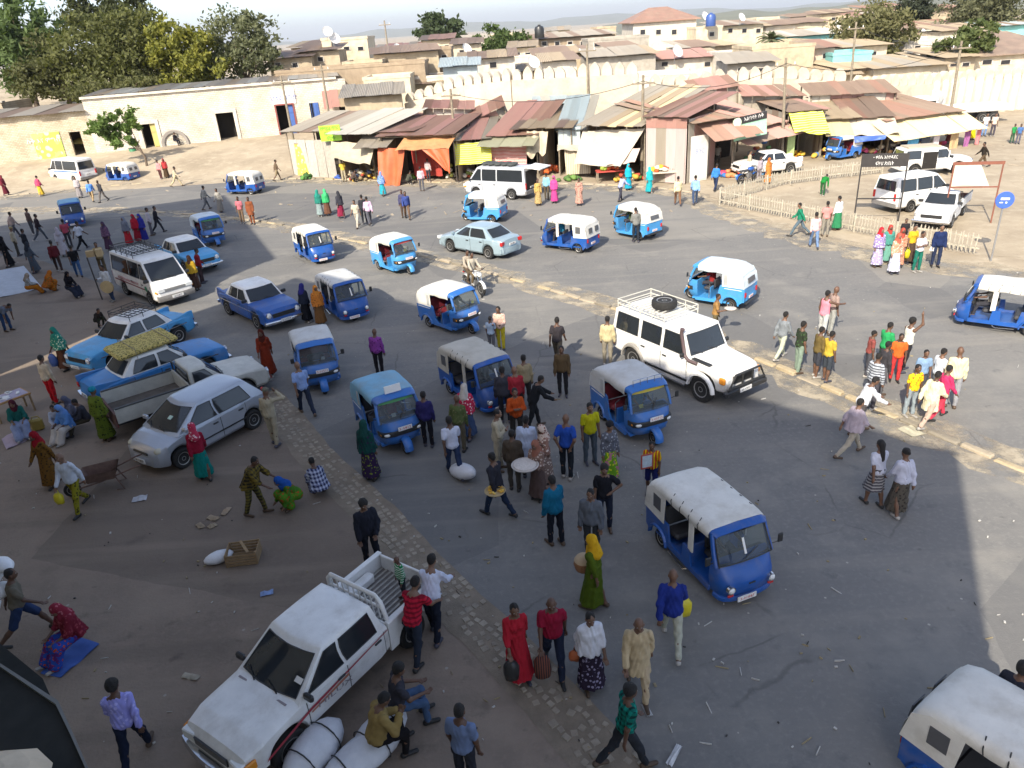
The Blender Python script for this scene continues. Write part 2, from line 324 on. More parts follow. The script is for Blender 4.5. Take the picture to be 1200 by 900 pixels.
# earth island inside the fence
sheet('fenced_island_earth', [(12.7, 43.1), (15.9, 37.4), (18.4, 32.9), (20.1, 30.4), (40, 22), (60, 20), (60, 60), (40, 52), (24.5, 48.2), (17.9, 46.6)], .009, M_DIRT)
# far ridges
for (nm, R, hgt, a0, a1, sd_, col) in [('far_hills', 9000, 95, -60, 60, 3, (.20, .21, .17)), ('near_ridge', 2600, 30, 8, 60, 9, (.17, .17, .11))]:
    r2 = random.Random(sd_); ph = [r2.uniform(0, 6) for _ in range(6)]; rows = []
    for j in range(7):
        row = []
        for i in range(161):
            a = math.radians(a0+(a1-a0)*i/160); t = j/6
            s = .45+.22*math.sin(a*9+ph[0])+.16*math.sin(a*21+ph[1])+.09*math.sin(a*47+ph[2])+.05*math.sin(a*110+ph[3])
            s *= min(1, i/25, (160-i)/25); rr = R*(1-.3*(1-t)); 
            row.append((rr*math.sin(a), rr*math.cos(a), -30+(s*hgt+20)*math.sin(t*math.pi/2)*(1+.06*math.sin(a*90*t+j)*t)))
        rows.append(row)
    row = [(x*1.25, y*1.25, -30) for x, y, z in rows[-1]]; rows.append(row)
    b = MB(); b.grid(rows); struct(part(nm, b, mat(nm+'_scrub', col, .95, var=.4, scale=.01, detail=8), None, 180))
# ---------------------------------------------------------------- buildings
def hit(A, B, px, py):                      # where a sight line meets the vertical plane through A-B: (distance along, height)
    d = ray(px, py); ax, ay = A; bx, by = B; L = math.hypot(bx-ax, by-ay); ux, uy = (bx-ax)/L, (by-ay)/L; nx, ny = -uy, ux
    t = (ax*nx+ay*ny)/(d.x*nx+d.y*ny); X, Y, Z = d.x*t, d.y*t, CAM_H+d.z*t
    return (X-ax)*ux+(Y-ay)*uy, Z
def frame(A, B): return math.atan2(B[1]-A[1], B[0]-A[0])
def wall_open(b, L, z0, z1, ops, th=.35, y=0.):   # wall in local XZ with rectangular openings
    xs = sorted({0., L} | {o[0] for o in ops} | {o[1] for o in ops})
    for a, c in zip(xs, xs[1:]):
        if c-a < 1e-4: continue
        segs = [(z0, z1)]
        for o in ops:
            if o[0] <= a+1e-5 and o[1] >= c-1e-5:
                new = []
                for s, e in segs:
                    if o[2] > s: new.append((s, min(e, o[2])))
                    if o[3] < e: new.append((max(s, o[3]), e))
                segs = [q for q in new if q[1]-q[0] > 1e-3]
        for s, e in segs: b.box(((a+c)/2, y+th/2, (s+e)/2), (c-a, th, e-s))
    return b
def plaster(name, c, c2, sc=1.2): return dirty(mat(name, c, .92, var=.2, scale=sc, col2=c2, bump=.35, bscale=6, detail=8), tuple(v*.5 for v in c2), .5, .78, .6, .9)
M_WHITE = plaster('white_plaster', (.64, .60, .52), (.50, .44, .35)); M_CREAM = plaster('cream_plaster', (.66, .57, .42), (.5, .42, .29))
M_TAN = plaster('tan_plaster', (.50, .41, .28), (.36, .29, .20)); M_BROWN = plaster('brown_mud_wall', (.36, .28, .19), (.25, .19, .13))
M_GREYW = plaster('grey_render', (.42, .38, .32), (.30, .27, .22)); M_TURQ = plaster('turquoise_wall', (.20, .55, .52), (.25, .48, .45)); M_PINKW = plaster('pale_pink_wall', (.62, .47, .38), (.5, .38, .3))
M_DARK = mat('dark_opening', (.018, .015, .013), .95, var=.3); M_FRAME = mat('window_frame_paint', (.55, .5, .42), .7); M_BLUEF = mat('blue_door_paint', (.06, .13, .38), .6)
M_PANE = mat('town_window_pane', (.03, .03, .035), .15, var=.2, spec=.5)
M_RUST = [mat('roof_sheet_'+k, c, .62, var=.3, scale=s, col2=c2, bump=.2, bscale=8, detail=7) for k, c, c2, s in [
    ('rust', (.33, .185, .135), (.24, .15, .11), .9), ('pink', (.45, .235, .20), (.36, .225, .18), .8), ('brown', (.29, .205, .15), (.20, .145, .11), .8), ('grey', (.42, .38, .31), (.28, .24, .19), .9),
    ('tan', (.46, .37, .25), (.30, .23, .15), 1.2), ('pale', (.55, .53, .47), (.40, .37, .30), .8), ('green', (.40, .40, .28), (.30, .29, .20), .8), ('blue', (.42, .50, .52), (.36, .40, .40), .7), ('cream', (.70, .60, .36), (.58, .48, .28), 1.)]]
for m_ in M_RUST: dirty(m_, (.40, .33, .24), .48, .78, .5, 1.2)
RUST, PINK, BROWN, GREY, TAN, PALE, GREEN, BLUE, CREAM = M_RUST
def corr_mesh(waves=9, th=.006):            # unit corrugated sheet: x -.5...5, y 0..1, ridges run along y
    b = MB(); n = waves*4; rows = []
    for y in (0, .5, 1): rows.append([(i/n-.5, y, math.sin(i/n*waves*2*math.pi)) for i in range(n+1)])
    b.grid(rows); return b.mesh('roof_sheet', 60)
CORR = [corr_mesh(8), corr_mesh(10)]
def sheets(parent, x0, x1, ya, za, yb, zb, n, mats, amp=.03, jag=.25, name='roof_sheet', dz=.03):
    w_ = (x1-x0)/n; L = math.hypot(yb-ya, zb-za); tilt = math.atan2(zb-za, yb-ya)
    for i in range(n):
        k = rnd.uniform(0, jag); o = link(name, CORR[rnd.randrange(2)], rnd.choice(mats), parent)
        o.scale = (w_*1.06, L+k+rnd.uniform(0, jag*.6), amp); o.rotation_euler = (tilt+hump(.012), hump(.02), hump(.014))
        o.location = (x0+w_*(i+.5), ya-k*math.cos(tilt), za-k*math.sin(tilt)+rnd.uniform(0, dz)+(i % 2)*.02)
def cloth(p00, p10, p01, p11, n=14, m=10, sag=.15, wave=.06, seed=1, hem=0.):   # hanging or spread cloth between four corners
    r = random.Random(seed); ph = [r.uniform(0, 6) for _ in range(4)]; P = []
    p00, p10, p01, p11 = map(Vector, (p00, p10, p01, p11)); nrm = (p10-p00).cross(p01-p00).normalized()
    for j in range(m+1):
        v = j/m; row = []
        for i in range(n+1):
            u = i/n; p = p00*(1-u)*(1-v)+p10*u*(1-v)+p01*(1-u)*v+p11*u*v
            p = p + nrm*(wave*math.sin(u*9+ph[0]+v*2)*(.3+v)+wave*.6*math.sin(u*17+ph[1]-v*3)) + Vector((0, 0, -sag*4*u*(1-u)*4*v*(1-v)*.5 - hem*v*v*(.5+.5*math.sin(u*11+ph[2]))))
            row.append(p)
        P.append(row)
    b = MB(); b.grid(P); return b
# --- hotel that the picture is taken from; it and the block beside it throw the long shade over the square
hd = Vector((.74, -.6727, 0)); ha = math.atan2(hd.y, hd.x)
hot = thing('hotel_building', 'four storey hotel block standing over the square behind the parked pickup', 'building', (-.405-24.7*.74, -.445+24.7*.6727, 0), ha)
b = MB(); ops = []
for fl in range(4):
    for k in range(9): ops.append((1.2+k*3.0, 2.6+k*3.0, 1.0+fl*3.6, 2.6+fl*3.6))
L_H = 28.0
wall_open(b, L_H, 0, 14.55, ops, .3, -.3); 
b.box((L_H/2, -12.2, 7.27), (L_H, .3, 14.55)); b.box((.15, -6.2, 7.27), (.3, 11.4, 14.55)); b.box((L_H-.15, -6.2, 7.27), (.3, 11.4, 14.55))
b.tf(Matrix.Diagonal((1, 1, 1, 1))); part('wall', b, M_CREAM, hot)
b = MB(); b.box((L_H/2, -6.25, 14.45), (L_H-.7, 11.5, .18)); part('roof', b, M_GREYW, hot)
b = MB(); b.box((L_H/2, -.15, 14.85), (L_H, .25, .6)); b.box((8, -.16, 15.3), (3.2, .24, .3)); b.box((19.5, -.16, 15.28), (1.2, .24, .26)); part('parapet', b, M_TAN, hot)
for o in ops:
    b = MB(); b.box(((o[0]+o[1])/2, -.22, (o[2]+o[3])/2), (o[1]-o[0]-.02, .03, o[3]-o[2]-.02)); part('window', b, M_PANE, hot)
blk = thing('corner_building', 'plain tan corner building beside the hotel across a narrow lane', 'building')
pts = [(-29.9, 37.9), (-21.2, 18.9), (-34.4, 12.9), (-43.3, 32.3)]
b = MB(); b.ext(pts, 0, 15.6, 'Z'); part('wall', b, M_TAN, blk)
b = MB(); c0 = (sum(p[0] for p in pts)/4, sum(p[1] for p in pts)/4); b.ext([(c0[0]+(x-c0[0])*1.01, c0[1]+(y-c0[1])*1.01) for x, y in pts], 15.61, 16., 'Z'); part('roof', b, M_GREYW, blk)
for k in range(5):
    b = MB(); t = .12+k*.19; x, y = pts[0][0]*(1-t)+pts[1][0]*t, pts[0][1]*(1-t)+pts[1][1]*t
    b.box((x, y, 6), (1.3, .1, 1.5), math.atan2(pts[1][1]-pts[0][1], pts[1][0]-pts[0][0])); part('window', b, M_PANE, blk)
# --- long whitewashed stone building
A, B = (-64., 70.6), (-15.6, 81.0); LW = math.hypot(B[0]-A[0], B[1]-A[1])
def brick_mat(name, c1, c2, mortar, sc):
    m = bpy.data.materials.new(name); n, bs, L = _tree(m); bs.inputs['Roughness'].default_value = .93
    tc = n.nodes.new('ShaderNodeTexCoord'); mp = n.nodes.new('ShaderNodeMapping'); mp.inputs['Rotation'].default_value = (math.pi/2, 0, 0); L.new(tc.outputs['Object'], mp.inputs[0])
    no = n.nodes.new('ShaderNodeTexNoise'); no.inputs['Scale'].default_value = 1.5; no.inputs['Detail'].default_value = 4; L.new(tc.outputs['Object'], no.inputs['Vector'])
    mxv = n.nodes.new('ShaderNodeMix'); mxv.data_type = 'VECTOR'; mxv.inputs[0].default_value = .06; L.new(mp.outputs[0], mxv.inputs[4]); L.new(no.outputs['Color'], mxv.inputs[5])
    br = n.nodes.new('ShaderNodeTexBrick'); br.inputs['Scale'].default_value = sc; br.inputs['Color1'].default_value = (*c1, 1); br.inputs['Color2'].default_value = (*c2, 1); br.inputs['Mortar'].default_value = (*mortar, 1); br.inputs['Mortar Size'].default_value = .022
    L.new(mxv.outputs[1], br.inputs[0])
    mx = n.nodes.new('ShaderNodeMix'); mx.data_type = 'RGBA'; mx.blend_type = 'MULTIPLY'; mx.inputs[0].default_value = .5; L.new(br.outputs[0], mx.inputs[6])
    n2 = n.nodes.new('ShaderNodeTexNoise'); n2.inputs['Scale'].default_value = .8; n2.inputs['Detail'].default_value = 8; L.new(tc.outputs['Object'], n2.inputs['Vector'])
    rp = n.nodes.new('ShaderNodeValToRGB'); rp.color_ramp.elements[0].position = .35; rp.color_ramp.elements[0].color = (.55, .5, .42, 1); rp.color_ramp.elements[1].position = .62; L.new(n2.outputs[0], rp.inputs[0]); L.new(rp.outputs[0], mx.inputs[7])
    L.new(mx.outputs[2], bs.inputs['Base Color'])
    bp = n.nodes.new('ShaderNodeBump'); bp.inputs['Strength'].default_value = .6; bp.inputs['Distance'].default_value = .03; bp.invert = True; L.new(br.outputs['Fac'], bp.inputs['Height']); L.new(bp.outputs[0], bs.inputs['Normal'])
    return m
M_WASH = brick_mat('whitewashed_stone', (.66, .62, .54), (.58, .53, .44), (.42, .37, .30), 1.6); M_STONE = brick_mat('rubble_stone', (.60, .53, .40), (.50, .43, .31), (.36, .30, .22), 1.8)
wb = thing('long_white_building', 'long whitewashed stone building with dark garage doorways below the trees', 'building', (A[0], A[1], 0), frame(A, B))
def op(x0, y0, x1, y1):
    s0, z1 = hit(A, B, x0, y0); s1, z0 = hit(A, B, x1, y1); return (s0, s1, z0, z1)
doors = [op(80, 155, 103, 186), op(164, 146, 191, 182), op(252, 133, 281, 170), op(323, 124, 349, 158), op(396, 119, 411, 140)]; win = op(362, 121, 376, 139)
ztop = [hit(A, B, x, y)[1] for x, y in ((0, 139), (130, 124), (330, 97), (430, 88))]
sJ = hit(A, B, 105, 150)[0]
b = MB(); wall_open(b, sJ, -.5, ztop[0]+.05, [doors[0]], .4); part('stone_wall', b, M_STONE, wb)
b = MB(); sx = [sJ, (sJ+LW)/2, LW]
def shift(op_, s): return (op_[0]-s, op_[1]-s, op_[2], op_[3])
wall_open(b, LW-sJ, -.5, ztop[2]-.05, [shift(o, sJ) for o in doors[1:]+[win]], .4); b.tf(Matrix.Translation((sJ, 0, 0))); part('wall', b, M_WASH, wb)
b = MB(); b.box((sJ+(LW-sJ)/2, .12, ztop[2]+.05), (LW-sJ+.2, .7, .2)); part('cornice', b, M_WHITE, wb)
b = MB(); b.box((LW/2, 9.5, 2.2), (LW, .3, 5)); b.box((.15, 4.8, 2.2), (.3, 8.6, 5)); b.box((LW-.15, 4.8, 2.2), (.3, 8.6, 5)); b.box((LW/2, 6.5, -.1), (LW-.8, 4, .1)); part('rear_wall', b, M_TAN, wb)
sheets(wb, -.3, sJ, -.5, ztop[0]+.08, 9.8, ztop[0]+.25, 12, [GREY, TAN, BROWN]); sheets(wb, sJ, LW+.4, .35, ztop[2]+.18, 9.8, ztop[2]+.32, 24, [GREY, TAN, GREY, PALE])
for i, o in enumerate(doors):
    if i == 0: continue
    w_ = .32 if i < 3 else .14
    b = MB(); h = o[3]-o[2]; b.box((o[0]-w_/2, -.03, o[2]+h/2), (w_, .12, h)); b.box((o[1]+w_/2, -.03, o[2]+h/2), (w_, .12, h)); b.box(((o[0]+o[1])/2, -.035, o[3]+w_/2), (o[1]-o[0]+2*w_, .13, w_)); part('door_surround', b, [M_WHITE, M_WHITE, M_WHITE, mat('maroon_paint', (.25, .07, .06)), M_WHITE][i], wb)
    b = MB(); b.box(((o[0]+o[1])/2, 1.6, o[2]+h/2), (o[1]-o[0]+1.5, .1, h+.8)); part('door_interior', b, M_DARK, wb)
    if i in (1, 3):
        b = MB(); b.box((o[1]-.28, .15, o[2]+h/2), (.5, .06, h-.1)); b.box((o[1]-.28, .1, o[2]+h*.3), (.4, .05, .06)); b.box((o[1]-.28, .1, o[2]+h*.75), (.4, .05, .06)); part('door_leaf', b, M_BLUEF if i == 3 else mat('yellow_door', (.5, .42, .15)), wb)
o = win; b = MB(); b.box(((o[0]+o[1])/2, .2, (o[2]+o[3])/2), (o[1]-o[0], .05, o[3]-o[2])); part('window', b, M_PANE, wb)
b = MB(); b.box((o[1]-.28, -.05, (o[2]+o[3])/2), (.5, .05, o[3]-o[2])); b.box((o[1]-.28, -.085, (o[2]+o[3])/2), (.06, .03, o[3]-o[2]-.1)); part('shutter', b, M_BLUEF, wb)
for k in range(4):
    b = MB(); b.box((o[0]+.12+k*.22, .0, (o[2]+o[3])/2), (.03, .03, o[3]-o[2])); part('window_bar', b, M_BLUEF, wb)
# painted name board over the door, awning, green mural, round sign
o = doors[3]; s0, z1 = hit(A, B, 317, 106); s1, z0 = hit(A, B, 347, 121)
b = MB(); b.box(((s0+s1)/2, -.06, (z0+z1)/2), (s1-s0, .06, z1-z0)); bd = part('name_board', b, mat('board_white', (.75, .73, .7), .6), wb)
tm = link('lettering', text_mesh('ሆቴል ንግድ', .55, 1.1), mat('board_blue_letters', (.12, .16, .4)), bd, ((s0+s1)/2, -.1, (z0+z1)/2-.1)); stuff(tm)
s0, z1 = hit(A, B, 377, 107); s1, z0 = hit(A, B, 425, 119)
sheets(wb, s0, s1, -1.9, z0-.15, -.02, z1, 5, [PINK, TAN, GREY], name='awning_sheet')
s0, z1 = hit(A, B, 36, 157); s1, z0 = hit(A, B, 80, 190)
b = MB(); b.box(((s0+s1)/2, -.04, (z0+z1)/2), (s1-s0, .06, z1-z0)); mu = part('mural', b, fabric('a7bb5a', 'print', 'd6d9a8', .12, 'b9c473'), wb)
tm = link('lettering', text_mesh('ሱቅ እና ምግብ', .5, 1.1), mat('mural_white', (.78, .78, .7)), mu, ((s0+s1)/2-.3, -.1, z1-.7)); stuff(tm)
s0, z0 = hit(A, B, 206, 168); b = MB(); b.lathe([(1.0, -.06), (1.25, -.1), (1.3, -.02), (1.25, .0), (1.0, .0)], (s0, -.1, z0), 'Y', 24, False); part('round_arch', b, mat('arch_grey', (.3, .27, .24)), wb)
# low stone wall with corner at the very left, above the building
Z = D(0, 105, 84); q = thing('block_wall_house', 'tan concrete block wall standing left of the trees', 'wall', (-60, 84.5, 1.0), .05)
b = MB(); b.box((3.2, 0, 2.6), (10.5, .4, 5.2)); b.box((8.3, 3, 2.6), (.4, 5.6, 5.2)); part('wall', b, brick_mat('concrete_block', (.46, .38, .27), (.42, .34, .24), (.3, .25, .18), 1.2), q)
b = MB(); b.box((3.2, 0, 5.28), (10.9, .6, .14)); part('coping', b, M_GREYW, q)
# --- old town wall with rounded merlons
wp = []
for px, py, Y in [(476, 118, 74), (545, 97, 71), (600, 91, 69), (690, 86, 67.5), (748, 83, 66.5), (760, 100, 66), (850, 93, 66), (905, 88, 65.5), (990, 93, 66), (1000, 100, 67), (1090, 96, 70), (1130, 92, 71.5), (1215, 90, 73)]:
    p = D(px, py, Y); wp.append((p.x, p.y, p.z+.75))
cw = thing('old_town_wall', 'long pale old town wall with rounded merlons behind the market stalls', 'wall')
M_JUG = plaster('limewashed_wall', (.58, .52, .41), (.46, .39, .29), .5)
b = MB()
mer = MB(); prof = [(-.46, 0), (.46, 0), (.47, .38), (.40, .62), (.24, .84), (.07, 1.0), (-.07, 1.0), (-.24, .84), (-.40, .62), (-.47, .38)]
mer.ext(prof, -.5, .5); mer_me = mer.mesh('merlon')
for i, (p, q) in enumerate(zip(wp, wp[1:])):
    if i in (4, 8): 
        continue
    L = math.hypot(q[0]-p[0], q[1]-p[1]); a = math.atan2(q[1]-p[1], q[0]-p[0]); n = max(1, round(L/1.0))
    mx_, my_ = (p[0]+q[0])/2, (p[1]+q[1])/2
    vs = []
    for (X, Y, Zt) in (p, q):
        for dy in (-.35, .35):
            for z in (-1.0, Zt-.95): vs.append((X-math.sin(a)*dy, Y+math.cos(a)*dy, z))
    b.add(vs, [(0, 1, 5, 4), (2, 6, 7, 3), (1, 3, 7, 5), (0, 4, 6, 2), (0, 2, 3, 1), (4, 5, 7, 6)])
    for k in range(n):
        t = (k+.5)/n; o = link('merlon', mer_me, M_JUG, cw, (p[0]+(q[0]-p[0])*t, p[1]+(q[1]-p[1])*t, p[2]+(q[2]-p[2])*t-.95), a+hump(.03)); s = rnd.uniform(.9, 1.0); o.scale = (L/n*s*rnd.uniform(.9, 1.0), .55, rnd.uniform(.8, 1.05))
part('wall', b, M_JUG, cw)
for i, (p, q) in enumerate(zip(wp, wp[1:])):      # the right stretch is ribbed by half-round buttresses
    if i < 10: continue
    a = math.atan2(q[1]-p[1], q[0]-p[0]); L = math.hypot(q[0]-p[0], q[1]-p[1]); n = round(L/.95)
    for k in range(n):
        t = (k+.5)/n; m_ = MB(); m_.lathe([(.34, -.5), (.33, p[2]-1.1), (.25, p[2]-.8), (.1, p[2]-.7)], (0, 0, 0), 'Z', 10); o = part('buttress', m_, M_WHITE, cw, 60); o.location = (p[0]+(q[0]-p[0])*t+math.sin(a)*.3, p[1]+(q[1]-p[1])*t-math.cos(a)*.3, 0)
# --- houses of the town on the slope
win_me = MB().box((0, 0, 0), (1, .08, 1)).mesh('window'); pane_me = MB().box((0, -.05, 0), (.74, .05, .78)).mesh('pane')
def house(lab, x0, x1, yt, yb, Y, wm, roof='flat', rm=None, dep=7., rot=0., wins=(), cat='building', par=True):
    a, c = D(x0, yb, Y), D(x1, yb, Y); zt = D((x0+x1)/2, yt, Y).z; W = (c.x-a.x)/math.cos(rot); zg = hills((a.x+c.x)/2, Y)-1.2; zg = min(zg, min(a.z, c.z)-.3)
    h = thing('town_house', lab, cat, (a.x, Y, zg), rot, 'houses of the old town'); H = zt-zg
    b = MB(); b.box((W/2, dep/2, H/2), (W, dep, H)); part('wall', b, wm, h)
    rm = rm or GREY
    if roof == 'flat':
        b = MB()
        for (cx, cy, dx, dy) in ((W/2, .1, W+.16, .3), (W/2, dep-.1, W+.16, .3), (.1, dep/2, .3, dep-.3), (W-.1, dep/2, .3, dep-.3)): b.box((cx, cy, H+.13), (dx, dy, .3))
        part('parapet', b, wm, h)
    elif roof == 'mono':
        n = max(2, min(14, round(W/1.1))); sheets(h, -.4, W+.4, -.7, H+.12, dep+.3, H+.75, n, [rm, rm, rnd.choice(M_RUST[2:5])], .04)
    elif roof == 'hip':
        b = MB(); o_ = .6; rz = min(W, dep)*.2; b.add([(-o_, -o_, H), (W+o_, -o_, H), (W+o_, dep+o_, H), (-o_, dep+o_, H), (W*.35, dep/2, H+rz), (W*.65, dep/2, H+rz), (-o_, -o_, H-.12), (W+o_, -o_, H-.12), (W+o_, dep+o_, H-.12), (-o_, dep+o_, H-.12)],
            [(0, 1, 5, 4), (2, 3, 4, 5), (1, 2, 5), (3, 0, 4), (6, 7, 1, 0), (7, 8, 2, 1), (8, 9, 3, 2), (9, 6, 0, 3), (6, 9, 8, 7)]); part('roof', b, rm, h)
    elif roof == 'gable':
        n = max(2, min(12, round(W/1.2))); zr = H+dep*.22
        sheets(h, -.4, W+.4, -.6, H+.02, dep/2, zr, n, [rm], .04); sheets(h, -.4, W+.4, dep+.6, H+.02, dep/2, zr, n, [rm], .04)
        b = MB(); b.ext([(0, H), (dep, H), (dep/2, zr-.05)], 0, .2, 'X'); b.ext([(0, H), (dep, H), (dep/2, zr-.05)], W-.2, W, 'X'); part('gable_wall', b, wm, h)
    for wv in wins:
        fx, py0, py1, wd = wv; px = x0+(x1-x0)*fx; z1, z0 = D(px, py0, Y).z-zg, D(px, py1, Y).z-zg
        o = link('window', win_me, M_FRAME, h, (W*fx, -.03, (z0+z1)/2)); o.scale = (wd, 1, max(.3, z1-z0)); p = link('pane', pane_me, M_PANE, o)
    return h
W = lambda ys, ye, wd, *fx: tuple((f, ys, ye, wd) for f in fx)
house('low tan house with rusty sloping roof right of the grey-green tree', 318, 368, 68, 88, 96, M_TAN, 'mono', BROWN, wins=W(73, 79, .8, .2, .6))
house('pale slim tower house with water tank beside low tan house', 381, 392, 47, 76, 100, M_CREAM, 'flat', dep=2)
house('tall cream block with square top on the town slope', 398, 434, 46, 74, 106, M_CREAM, 'flat', wins=W(54, 59, .9, .3, .75))
house('small porch house under dark slab next to cream block', 355, 400, 60, 80, 98, M_TAN, 'mono', BROWN, dep=5, wins=W(66, 72, .8, .5,))
house('long low rusty roofed house in front of the far hills', 432, 505, 58, 74, 118, M_BROWN, 'mono', PINK, wins=W(62, 67, .9, .2, .5, .8))
house('bare tan gable house with brown side wall in mid slope', 440, 515, 62, 84, 94, M_TAN, 'mono', BROWN, dep=8, rot=.12, wins=W(68, 74, .7, .75))
house('house with blue corner and reddish brown shed wall', 496, 532, 47, 68, 120, M_CREAM, 'mono', RUST, wins=W(52, 58, .8, .3, .8))
house('brown timber shed house with tiny window between cream houses', 513, 530, 58, 76, 100, M_BROWN, 'flat', wins=W(64, 68, .8, .5))
house('wide cream house with brown roof and blank front', 532, 565, 52, 70, 112, M_CREAM, 'mono', BROWN, wins=W(58, 63, .8, .3, .7))
house('white low house with brown door near the merlons', 540, 604, 69, 84, 92, M_WHITE, 'mono', TAN, dep=6, wins=W(72, 80, 1., .6,))
house('far pale rooftop block on the skyline', 565, 612, 41, 60, 175, M_CREAM, 'flat', wins=W(46, 51, 1.1, .3, .7))
house('pale blue sheet metal shed behind the merlons', 520, 560, 78, 92, 84, BLUE, 'mono', BLUE, dep=4)
house('long brown row house with six small windows under flat roof', 615, 722, 44, 66, 125, M_BROWN, 'mono', GREY, dep=9, rot=.05, wins=W(48, 54, .9, .08, .22, .36, .5, .64, .78))
house('grey concrete shell of a house beside the brown row', 690, 760, 46, 70, 112, M_GREYW, 'flat', dep=8, wins=W(49, 55, 1.2, .15, .4))
house('white house with broad red hipped roof on the skyline', 742, 815, 24, 52, 130, M_WHITE, 'hip', RUST, dep=11, wins=W(34, 41, 1., .15, .4, .65))
house('cream two storey house with stair window beside red hipped roof', 815, 845, 33, 62, 124, M_CREAM, 'flat', wins=W(37, 43, .9, .6))
house('pale yellow house with satellite dish and shallow brown roof', 838, 892, 30, 62, 128, M_CREAM, 'mono', BROWN, dep=9, wins=W(33, 39, .9, .3, .6, .9))
house('white long house below the red hipped roof', 762, 845, 69, 84, 92, M_WHITE, 'mono', PINK, dep=6, wins=W(72, 78, .9, .2, .8))
house('bare grey house wall with blank front in mid town', 690, 768, 66, 86, 90, M_GREYW, 'mono', GREY, dep=8)
house('white cube house near the palm', 845, 886, 64, 86, 88, M_WHITE, 'flat', dep=6)
house('tan roofed house with white front left of the long wall', 636, 676, 72, 86, 88, M_WHITE, 'mono', TAN, dep=6)
house('dark roofed low house above the merlons', 628, 690, 64, 80, 98, M_TAN, 'mono', BROWN, dep=7)
house('turquoise fronted low house behind the bushy green tree', 918, 985, 42, 56, 118, M_TURQ, 'mono', PALE, dep=7, wins=W(46, 51, .9, .3, .7))
house('cream house with grey roof left of the turquoise house', 900, 968, 28, 46, 140, M_CREAM, 'mono', BROWN, dep=8, wins=W(33, 38, .9, .2, .5, .8))
house('small white house with brown gable near the palm', 896, 930, 30, 50, 132, M_WHITE, 'mono', BROWN, dep=7, wins=W(36, 41, .9, .5))
house('bright turquoise wall house beside the grey roofed hall', 975, 1020, 64, 78, 84, M_TURQ, 'flat', dep=5)
house('pink walled house with little red door above merlons', 950, 976, 57, 76, 86, M_PINKW, 'mono', RUST, dep=5, wins=W(62, 69, .7, .6))
house('long tan hall wall above the merlons', 880, 952, 56, 84, 84, M_TAN, 'flat', dep=7)
house('grey roofed hall with cream gable front behind the stalls', 1022, 1105, 79, 100, 79, M_CREAM, 'mono', GREY, dep=9, wins=W(84, 90, .8, .85))
house('large pale house under a broad dark hipped roof', 1136, 1240, 62, 95, 81, M_CREAM, 'hip', BROWN, dep=11, rot=-.03, wins=W(70, 76, 1.2, .15, .35))
house('long low brown house on the right skyline', 1010, 1058, 9, 24, 190, M_BROWN, 'mono', RUST, dep=8, wins=W(14, 18, 1.2, .3, .6))
house('brown skyline house left of dark cypress', 960, 1012, 15, 30, 180, M_TAN, 'mono', BROWN, dep=8, wins=W(20, 24, 1.1, .3, .7))
house('white house with red awning under the big right tree', 1060, 1120, 30, 44, 140, M_WHITE, 'mono', RUST, dep=7, wins=W(34, 39, .9, .3, .7))
house('tan house with flat top right of the cypress', 1074, 1106, 19, 38, 150, M_TAN, 'flat', dep=7, wins=W(24, 29, .9, .5))
house('white terrace house above the grey roofed hall', 1058, 1118, 48, 68, 100, M_WHITE, 'flat', dep=7, wins=W(53, 59, .9, .25, .7))
house('cream terrace house right of the white terrace', 1100, 1150, 36, 56, 118, M_CREAM, 'mono', TAN, dep=7, wins=W(41, 47, .9, .4))
house('turquoise roofed house under the big right tree', 1140, 1210, 31, 46, 128, M_TURQ, 'mono', BLUE, dep=7, wins=W(36, 41, .9, .4))
house('tan skyline house beyond the big right tree', 1160, 1240, 22, 40, 150, M_TAN, 'mono', TAN, dep=8)
house('small brown house behind the big right tree', 1104, 1132, 10, 26, 170, M_BROWN, 'mono', RUST, dep=8)
house('low cream rooftop house between the hipped roof and skyline', 886, 912, 22, 34, 165, M_CREAM, 'flat', dep=8, wins=W(25, 29, 1., .5))
house('white skyline house beyond the cream two storey house', 925, 975, 19, 30, 200, M_WHITE, 'mono', BROWN, dep=8)
house('tan mud house on the left of the slim tower', 404, 450, 74, 92, 90, M_TAN, 'flat', dep=6)
house('stone row house with bumpy parapet behind the white building', 325, 500, 80, 100, 88, M_BROWN, 'flat', dep=6, wins=())
house('square stained plaster house joining the old town wall', 430, 484, 92, 125, 82.5, M_CREAM, 'flat', dep=5)
house('mud walled shed with steep lean-to roof beside green sign', 408, 474, 113, 150, 72, M_TAN, 'mono', GREY, dep=6, rot=.10)
